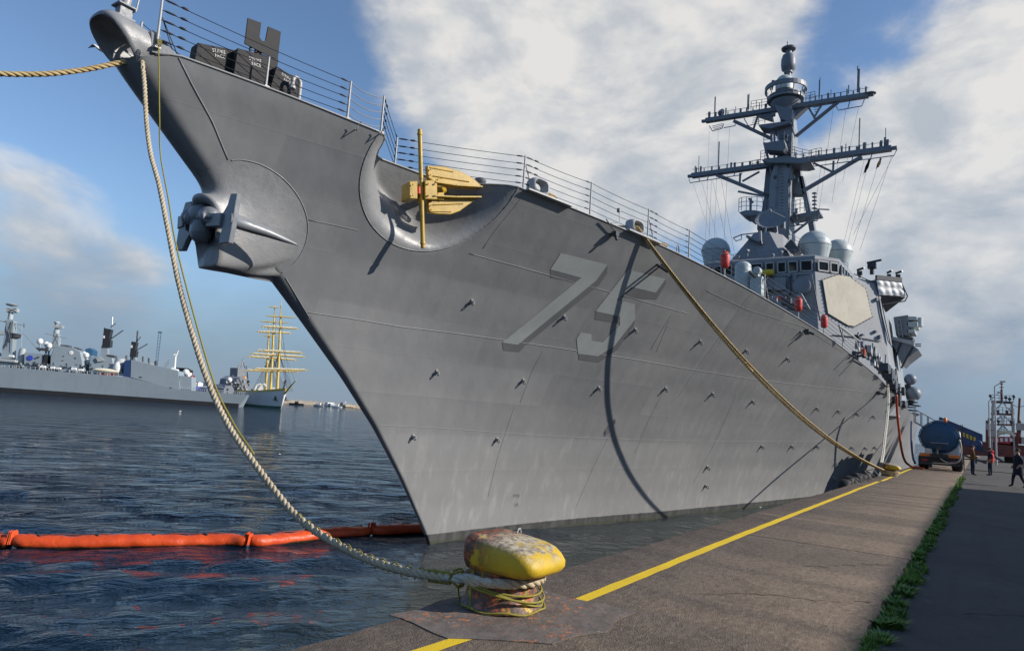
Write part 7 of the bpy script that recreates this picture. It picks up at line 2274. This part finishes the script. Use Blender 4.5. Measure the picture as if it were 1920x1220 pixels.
def far_crane(px, label, col, r):
    A = wz(*px[0]) ; A = A / np.linalg.norm(A[:2]) * 620; A[2] = WZ
    rr = empty('harbour_crane', tuple(A), 0, label, 'crane')
    vd = A[:2] / np.linalg.norm(A[:2]); n = (vd[0], vd[1], 0)
    P = lambda u, v: tuple(plane(u, v, A, n) - A)
    b = MB(); b.tube([P(291, 690), P(297.5, 623)], r, 5); b.tube([P(294.5, 690), P(302.5, 623)], r, 5); b.build('jib', col, rr)
    b = MB()
    for k in range(12):
        t = k / 11; b.tube([P(291 + 6.5 * t, 690 - 67 * t), P(294.5 + 8 * min(1, t + .08), 690 - 67 * min(1, t + .08))], r * .5, 4)
    b.build('lattice', col, rr)
    b = MB(); b.tube([P(296.5, 622.5), P(303.5, 623)], r * 2, 5); b.build('jib_head', 'dark_grey', rr)
    b = MB(); b.box((0, 0, 8), (14, 14, 16)); b.build('tower', col, rr)
far_crane([(294, 752)], 'slim blue lattice crane jib rising far behind the frigate', 'crane_haze', .28)
A = wz(176, 752); A = A / np.linalg.norm(A[:2]) * 560; A[2] = WZ
r = empty('crane_cab', tuple(A), 0, 'small blue crane cabin showing between the frigate funnels', 'crane')
vd = A[:2] / np.linalg.norm(A[:2])
P = lambda u, v: tuple(plane(u, v, A, (vd[0], vd[1], 0)) - A)
b = MB(); b.prism([P(158, 664), P(160, 654), (P(168, 652)), P(174, 657), P(173, 666)], (6, 6, 0)); b.build('cab', 'blue_paint', r)
b = MB(); b.tube([P(166, 664), P(166, 745)], 1.6, 8); b.build('post', 'blue_paint', r, 60)

def breakwater():
    A, B = wz(535, 757.5), wz(700, 768.5)
    D = 820
    A = A / np.linalg.norm(A[:2]) * D; B = B / np.linalg.norm(B[:2]) * D * 1.0
    A[2] = B[2] = WZ
    r = empty('breakwater', tuple(A), 0, 'long low stone breakwater on the horizon right of the tall ship', 'breakwater')
    d = B - A; n = np.array([-d[1], d[0], 0]); n /= np.linalg.norm(n)
    b = MB(); N = 60; rings = []
    for k in range(N + 1):
        p = d * (k / N * 1.5 - .05); h = 3.6 + .4 * math.sin(k * 1.7) + rnd.uniform(-.3, .3)
        rings.append([tuple(p - n * 9 + [0, 0, -1]), tuple(p - n * 4 + [0, 0, h * .55]), tuple(p - n * 2 + [0, 0, h]), tuple(p + n * 4 + [0, 0, h]), tuple(p + n * 9 + [0, 0, -1])])
    b.loft(rings); b.build('rubble_mound', 'breakwater_stone', r)
    for k in range(46):
        p = d * (k / 46 * 1.3); b = MB(); b.box(tuple(p + np.array([0, 0, 4.6])), (.5, .5, 1.6)); b.build('lamp_post', 'breakwater_stone', r)
    for u, v, w, h, m in ((618, 750, 9, 3.4, 'ship_white'), (624, 752, 12, 2.6, 'frigate_pale'), (645, 752, 7, 4.5, 'mast_paint'), (648, 748, .8, 6, 'ship_white'), (600, 752, 6, 2, 'frigate_grey'), (652, 756, 14, 2, 'breakwater_stone')):
        p = plane(u, v, A, n) - A; b = MB(); b.box((p[0] - n[0] * 10, p[1] - n[1] * 10, max(h / 2, .3) + .6), (w, w * .6, h)); b.build('quay_hut', m, r)
breakwater()
for k, (u, v, lab) in enumerate(((556, 756, 'small dark workboat under the breakwater beside the tall ship'), (598, 757.5, 'small pale boat under the middle of the breakwater'), (632, 760, 'small white motor boat under the breakwater huts'))):
    p = wz(u, v + 1.5); p = p / np.linalg.norm(p[:2]) * 640; p[2] = WZ
    r = empty('small_boat', tuple(p), R(120), lab, 'boat', 'boats by the breakwater')
    L_ = 13 if k == 0 else 9
    b = MB(); rings = []
    for t in np.linspace(0, 1, 8):
        w = 1.8 * math.sin(math.pi * (.15 + .6 * t)); rings.append([((t - .5) * L_, -w * .7, -.3), ((t - .5) * L_, -w, 1.4), ((t - .5) * L_, w, 1.4), ((t - .5) * L_, w * .7, -.3)])
    b.loft(rings); b.build('hull', ['boot_black', 'frigate_pale', 'ship_white'][k], r)
    b = MB(); b.box((0, 0, 2.2), (3, 2, 1.7)); b.build('wheelhouse', ['dark_grey', 'ship_white', 'ship_white'][k], r, None, .1)
    b = MB(); b.tube([(1, 0, 2), (1, 0, 5)], .08, 5); b.build('mast', 'dark_grey', r)

# ================================================================== workboat with lattice tower beyond the quay
def tower_boat():
    X = 112.0
    o0 = np.array([X, -6.0, 0.0])
    r = empty('salvage_vessel', tuple(o0), 0, 'dark red harbour vessel with white lattice tower moored beyond the yard', 'ship')
    P = lambda u, v, x=X: np.array(plane(u, v, (x, 0, 0), (1, 0, 0))) - o0
    q = [P(1800, 838), P(1800, 824), P(1836, 827), P(1850, 828), P(1935, 836), P(1935, 858), P(1800, 852)]
    b = MB(); b.prism([tuple(p) for p in q], (9, 0, 0)); b.build('hull', 'rust_red', r)
    hs = MB(); hs.prism([tuple(P(u, v)) for u, v in ((1852, 830), (1853, 817), (1904, 819), (1905, 836))], (4, 0, 0)); h = hs.build('deckhouse', 'red_paint', r)
    for u in (1857, 1866, 1875, 1884, 1893):
        b = MB(); b.prism([tuple(P(u, v, X - .05)) for u, v in ((u, 827), (u, 820.5), (u + 5.5, 821), (u + 5.5, 828))], (.05, 0, 0)); b.build('window', 'ship_white', h)
    b = MB(); b.prism([tuple(P(u, v)) for u, v in ((1895, 832), (1896, 810), (1908, 811), (1907, 834))], (4, 0, 0)); b.build('red_tank', 'red_paint', r)
    for u, v0, v1, rr in ((1851.5, 832, 788, .22), (1911, 832, 790, .22)):
        b = MB(); b.tube([tuple(P(u, v0)), tuple(P(u, v1))], rr, 10); b.build('vent_stack', 'rust_red', r, 60)
    # tower: four legs, decks, bracing
    tw = MB()
    L0, L1 = (1859, 862), (1862, 750); R0, R1 = (1903, 862), (1898, 752)
    def leg(a, c, dx):
        b = MB(); b.tube([tuple(P(*a) + [dx, 0, 0]), tuple(P(*c) + [dx * .8, 0, 0])], .12, 8); return b.build('tower_leg', 'truss_white', r, 60)
    for dx in (0, 3.2): leg(L0, L1, dx); leg(R0, R1, dx)
    def at(t, side):
        a, c = (L0, L1) if side < 0 else (R0, R1)
        return (a[0] + (c[0] - a[0]) * t, a[1] + (c[1] - a[1]) * t)
    for t in (.60, .78, .985):
        a, c = at(t, -1), at(t, 1)
        b = MB(); b.prism([tuple(P(a[0] - 3, a[1] + 1)), tuple(P(c[0] + 3, c[1] + 1)), tuple(P(c[0] + 3, c[1] - 1.2)), tuple(P(a[0] - 3, a[1] - 1.2))], (3.4, 0, 0)); b.build('tower_deck', 'rust_red' if t < .9 else 'dark_grey', r)
        rails([P(a[0] - 2 + (c[0] - a[0] + 4) * k / 6, a[1] - 1.2 + (c[1] - a[1]) * k / 6) for k in range(7)], .75, 'truss_white', .04, r, 1)
    for t0, t1 in ((.38, .59), (.61, .77), (.79, .975)):
        for s_ in (-1, 1):
            a = at(t0, s_); m = ((at(t1, -1)[0] + at(t1, 1)[0]) / 2, (at(t1, -1)[1] + at(t1, 1)[1]) / 2)
            b = MB(); b.tube([tuple(P(*a)), tuple(P(*m))], .085, 6); b.build('tower_brace', 'truss_white', r, 60)
    b = MB(); b.tube([tuple(P(1878, 752)), tuple(P(1878, 730))], .14, 8); b.tube([tuple(P(1878, 732)), tuple(P(1878, 714))], .08, 6); b.tube([tuple(P(1874, 726)), tuple(P(1882, 726))], .06, 5); b.tube([tuple(P(1875, 720)), tuple(P(1881, 720))], .06, 5); b.build('top_mast', 'rust_red', r, 60)
    for u, v in ((1857, 742), (1901, 743), (1886, 745), (1893, 748), (1871, 771), (1888, 772), (1912, 790), (1855, 786), (1872, 790), (1896, 791)):
        b = MB(); b.lathe([(.06, -.2), (.18, -.12), (.2, .12), (.06, .18)], tuple(P(u, v)), 10, Matrix.Rotation(R(70), 3, 'Y')); b.tube([tuple(P(u, v)), tuple(P(u, v + 6))], .06, 5); b.build('floodlight', 'dark_grey', r, 60)
    b = MB()
    for k in range(12): b.tube([tuple(P(1877, 778 + k * 3.2)), tuple(P(1883, 778 + k * 3.2))], .05, 5)
    b.tube([tuple(P(1877, 776)), tuple(P(1877, 815))], .05, 5); b.tube([tuple(P(1883, 776)), tuple(P(1883, 815))], .05, 5); b.build('tower_ladder', 'truss_white', r)
    b = MB(); b.tube([tuple(P(*p)) for p in ((1868, 818), (1874, 810), (1884, 809), (1896, 811), (1903, 818))], .25, 8); b.build('pipe_arch', 'sail_cloth', r, 60)
    b = MB(); b.tube([tuple(P(1907, 834)), tuple(P(1912, 746))], .13, 8); b.build('derrick_post', 'rust_red', r, 60)
    b = MB(); b.tube([tuple(P(1900, 758)), tuple(P(1905, 762)), tuple(P(1912, 762)), tuple(P(1935, 760))], .04, 5); b.build('wire', 'black_steel', r)
    for u, v in ((1858, 800), (1862, 812), (1915, 800), (1925, 826)):
        b = MB(); b.box(tuple(P(u, v)), (1, 1.1, .9)); b.build('deck_box', 'truss_white', r)
tower_boat()
# lamp posts on the far yard
for base, top, tip, lab in (((1866, 856), (1865, 724), (1880, 715), 'tall street lamp in front of the lattice tower'), ((1854, 848), (1854, 752), (1874, 735), 'shorter street lamp left of the lattice tower')):
    X = 92.0 if base[1] == 856 else 104.0
    o0 = np.array(plane(base[0], base[1], (X, 0, 0), (1, 0, 0))); o0[2] = -.06
    r = empty('street_lamp', tuple(o0), 0, lab, 'street lamp', 'street lamps on the far yard')
    P = lambda u, v: tuple(np.array(plane(u, v, (X, 0, 0), (1, 0, 0))) - o0)
    t = P(*top)
    b = MB(); b.tube([(0, t[1], 0), t], [.10, .07], 8); b.tube([t, P(*tip)], .05, 6); b.build('pole', 'pale_grey', r, 60)
    q = Vector(P(*tip)); b = MB(); b.box(tuple(q), (.25, .55, .12)); b.lathe([(.15, -.05), (.12, -.12), (0, -.14)], tuple(q), 10); b.build('lamp_head', 'pale_grey', r, None, .03)
# bits on the far yard: drum, low wall, parked gear
o = MB().box((0, 0, .5), (1.4, 12, 1.0)).build('low_wall', 'dark_grey', None, None, 0, (118, -9, -.06)); tag(o, 'low dark wall at the far end of the yard', 'wall')
r = empty('oil_drum', (84, -3.55, -.06), 0, 'blue-grey drum standing in the far yard', 'drum')
b = MB(); b.lathe([(.45, 0), (.45, .1), (.47, .12), (.45, .14), (.45, .6), (.47, .62), (.45, .64), (.45, 1.15), (0, 1.15)], (0, 0, 0), 20); b.build('shell', 'mast_paint', r, 40)
b = MB(); b.lathe([(.1, 1.15), (.1, 1.19), (0, 1.19)], (.2, 0, 0), 10); b.build('cap', 'dark_grey', r)

# ================================================================== gulls
def gull(loc, head, label, flying=True, k=1.0):
    r = empty('gull', tuple(loc), head, label, 'bird')
    r.scale = (k, k, k)
    V = [(-.24, 0, 0), (-.12, 0, .01), (0, 0, .02), (.12, 0, .03), (.20, 0, .05), (.25, 0, .05)]
    b = MB(); rings = []
    for (x, _, z), w in zip(V, (.012, .05, .065, .05, .036, .01)): rings.append([(x, w * math.cos(a), z + w * .9 * math.sin(a)) for a in [2 * math.pi * j / 10 for j in range(10)]])
    b.loft(rings); b.build('body', 'bird_white', r, 80)
    b = MB(); b.tube([(.25, 0, .05), (.30, 0, .04)], [.012, .003], 6); b.build('beak', 'flag_yellow', r)
    for s in (-1, 1):
        b = MB()
        if flying: b.prism([(.08, s * .04, .04), (-.07, s * .04, .03), (-.10, s * .30, .20), (-.06, s * .62, .12), (.02, s * .34, .22)], (0, 0, .012))
        else: b.prism([(.08, s * .055, .05), (-.28, s * .02, .05), (-.2, s * .05, .0), (.05, s * .06, .0)], (0, s * .01, .0))
        b.build('wing', 'bird_dark' if flying else 'bird_white', r)
    b = MB(); b.prism([(-.2, -.03, 0), (-.34, -.06, 0), (-.34, .06, 0), (-.2, .03, 0)], (0, 0, .008)); b.build('tail', 'bird_white', r)
gull(plane(186, 93, (0, 22, 0), (0, 1, 0)), R(200), 'gull in flight just left of the bow', True, .8)
gull(wz(338, 771.5) + np.array([0, 0, .08]), R(30), 'white gull sitting on the water below the frigate', False, 1.5)
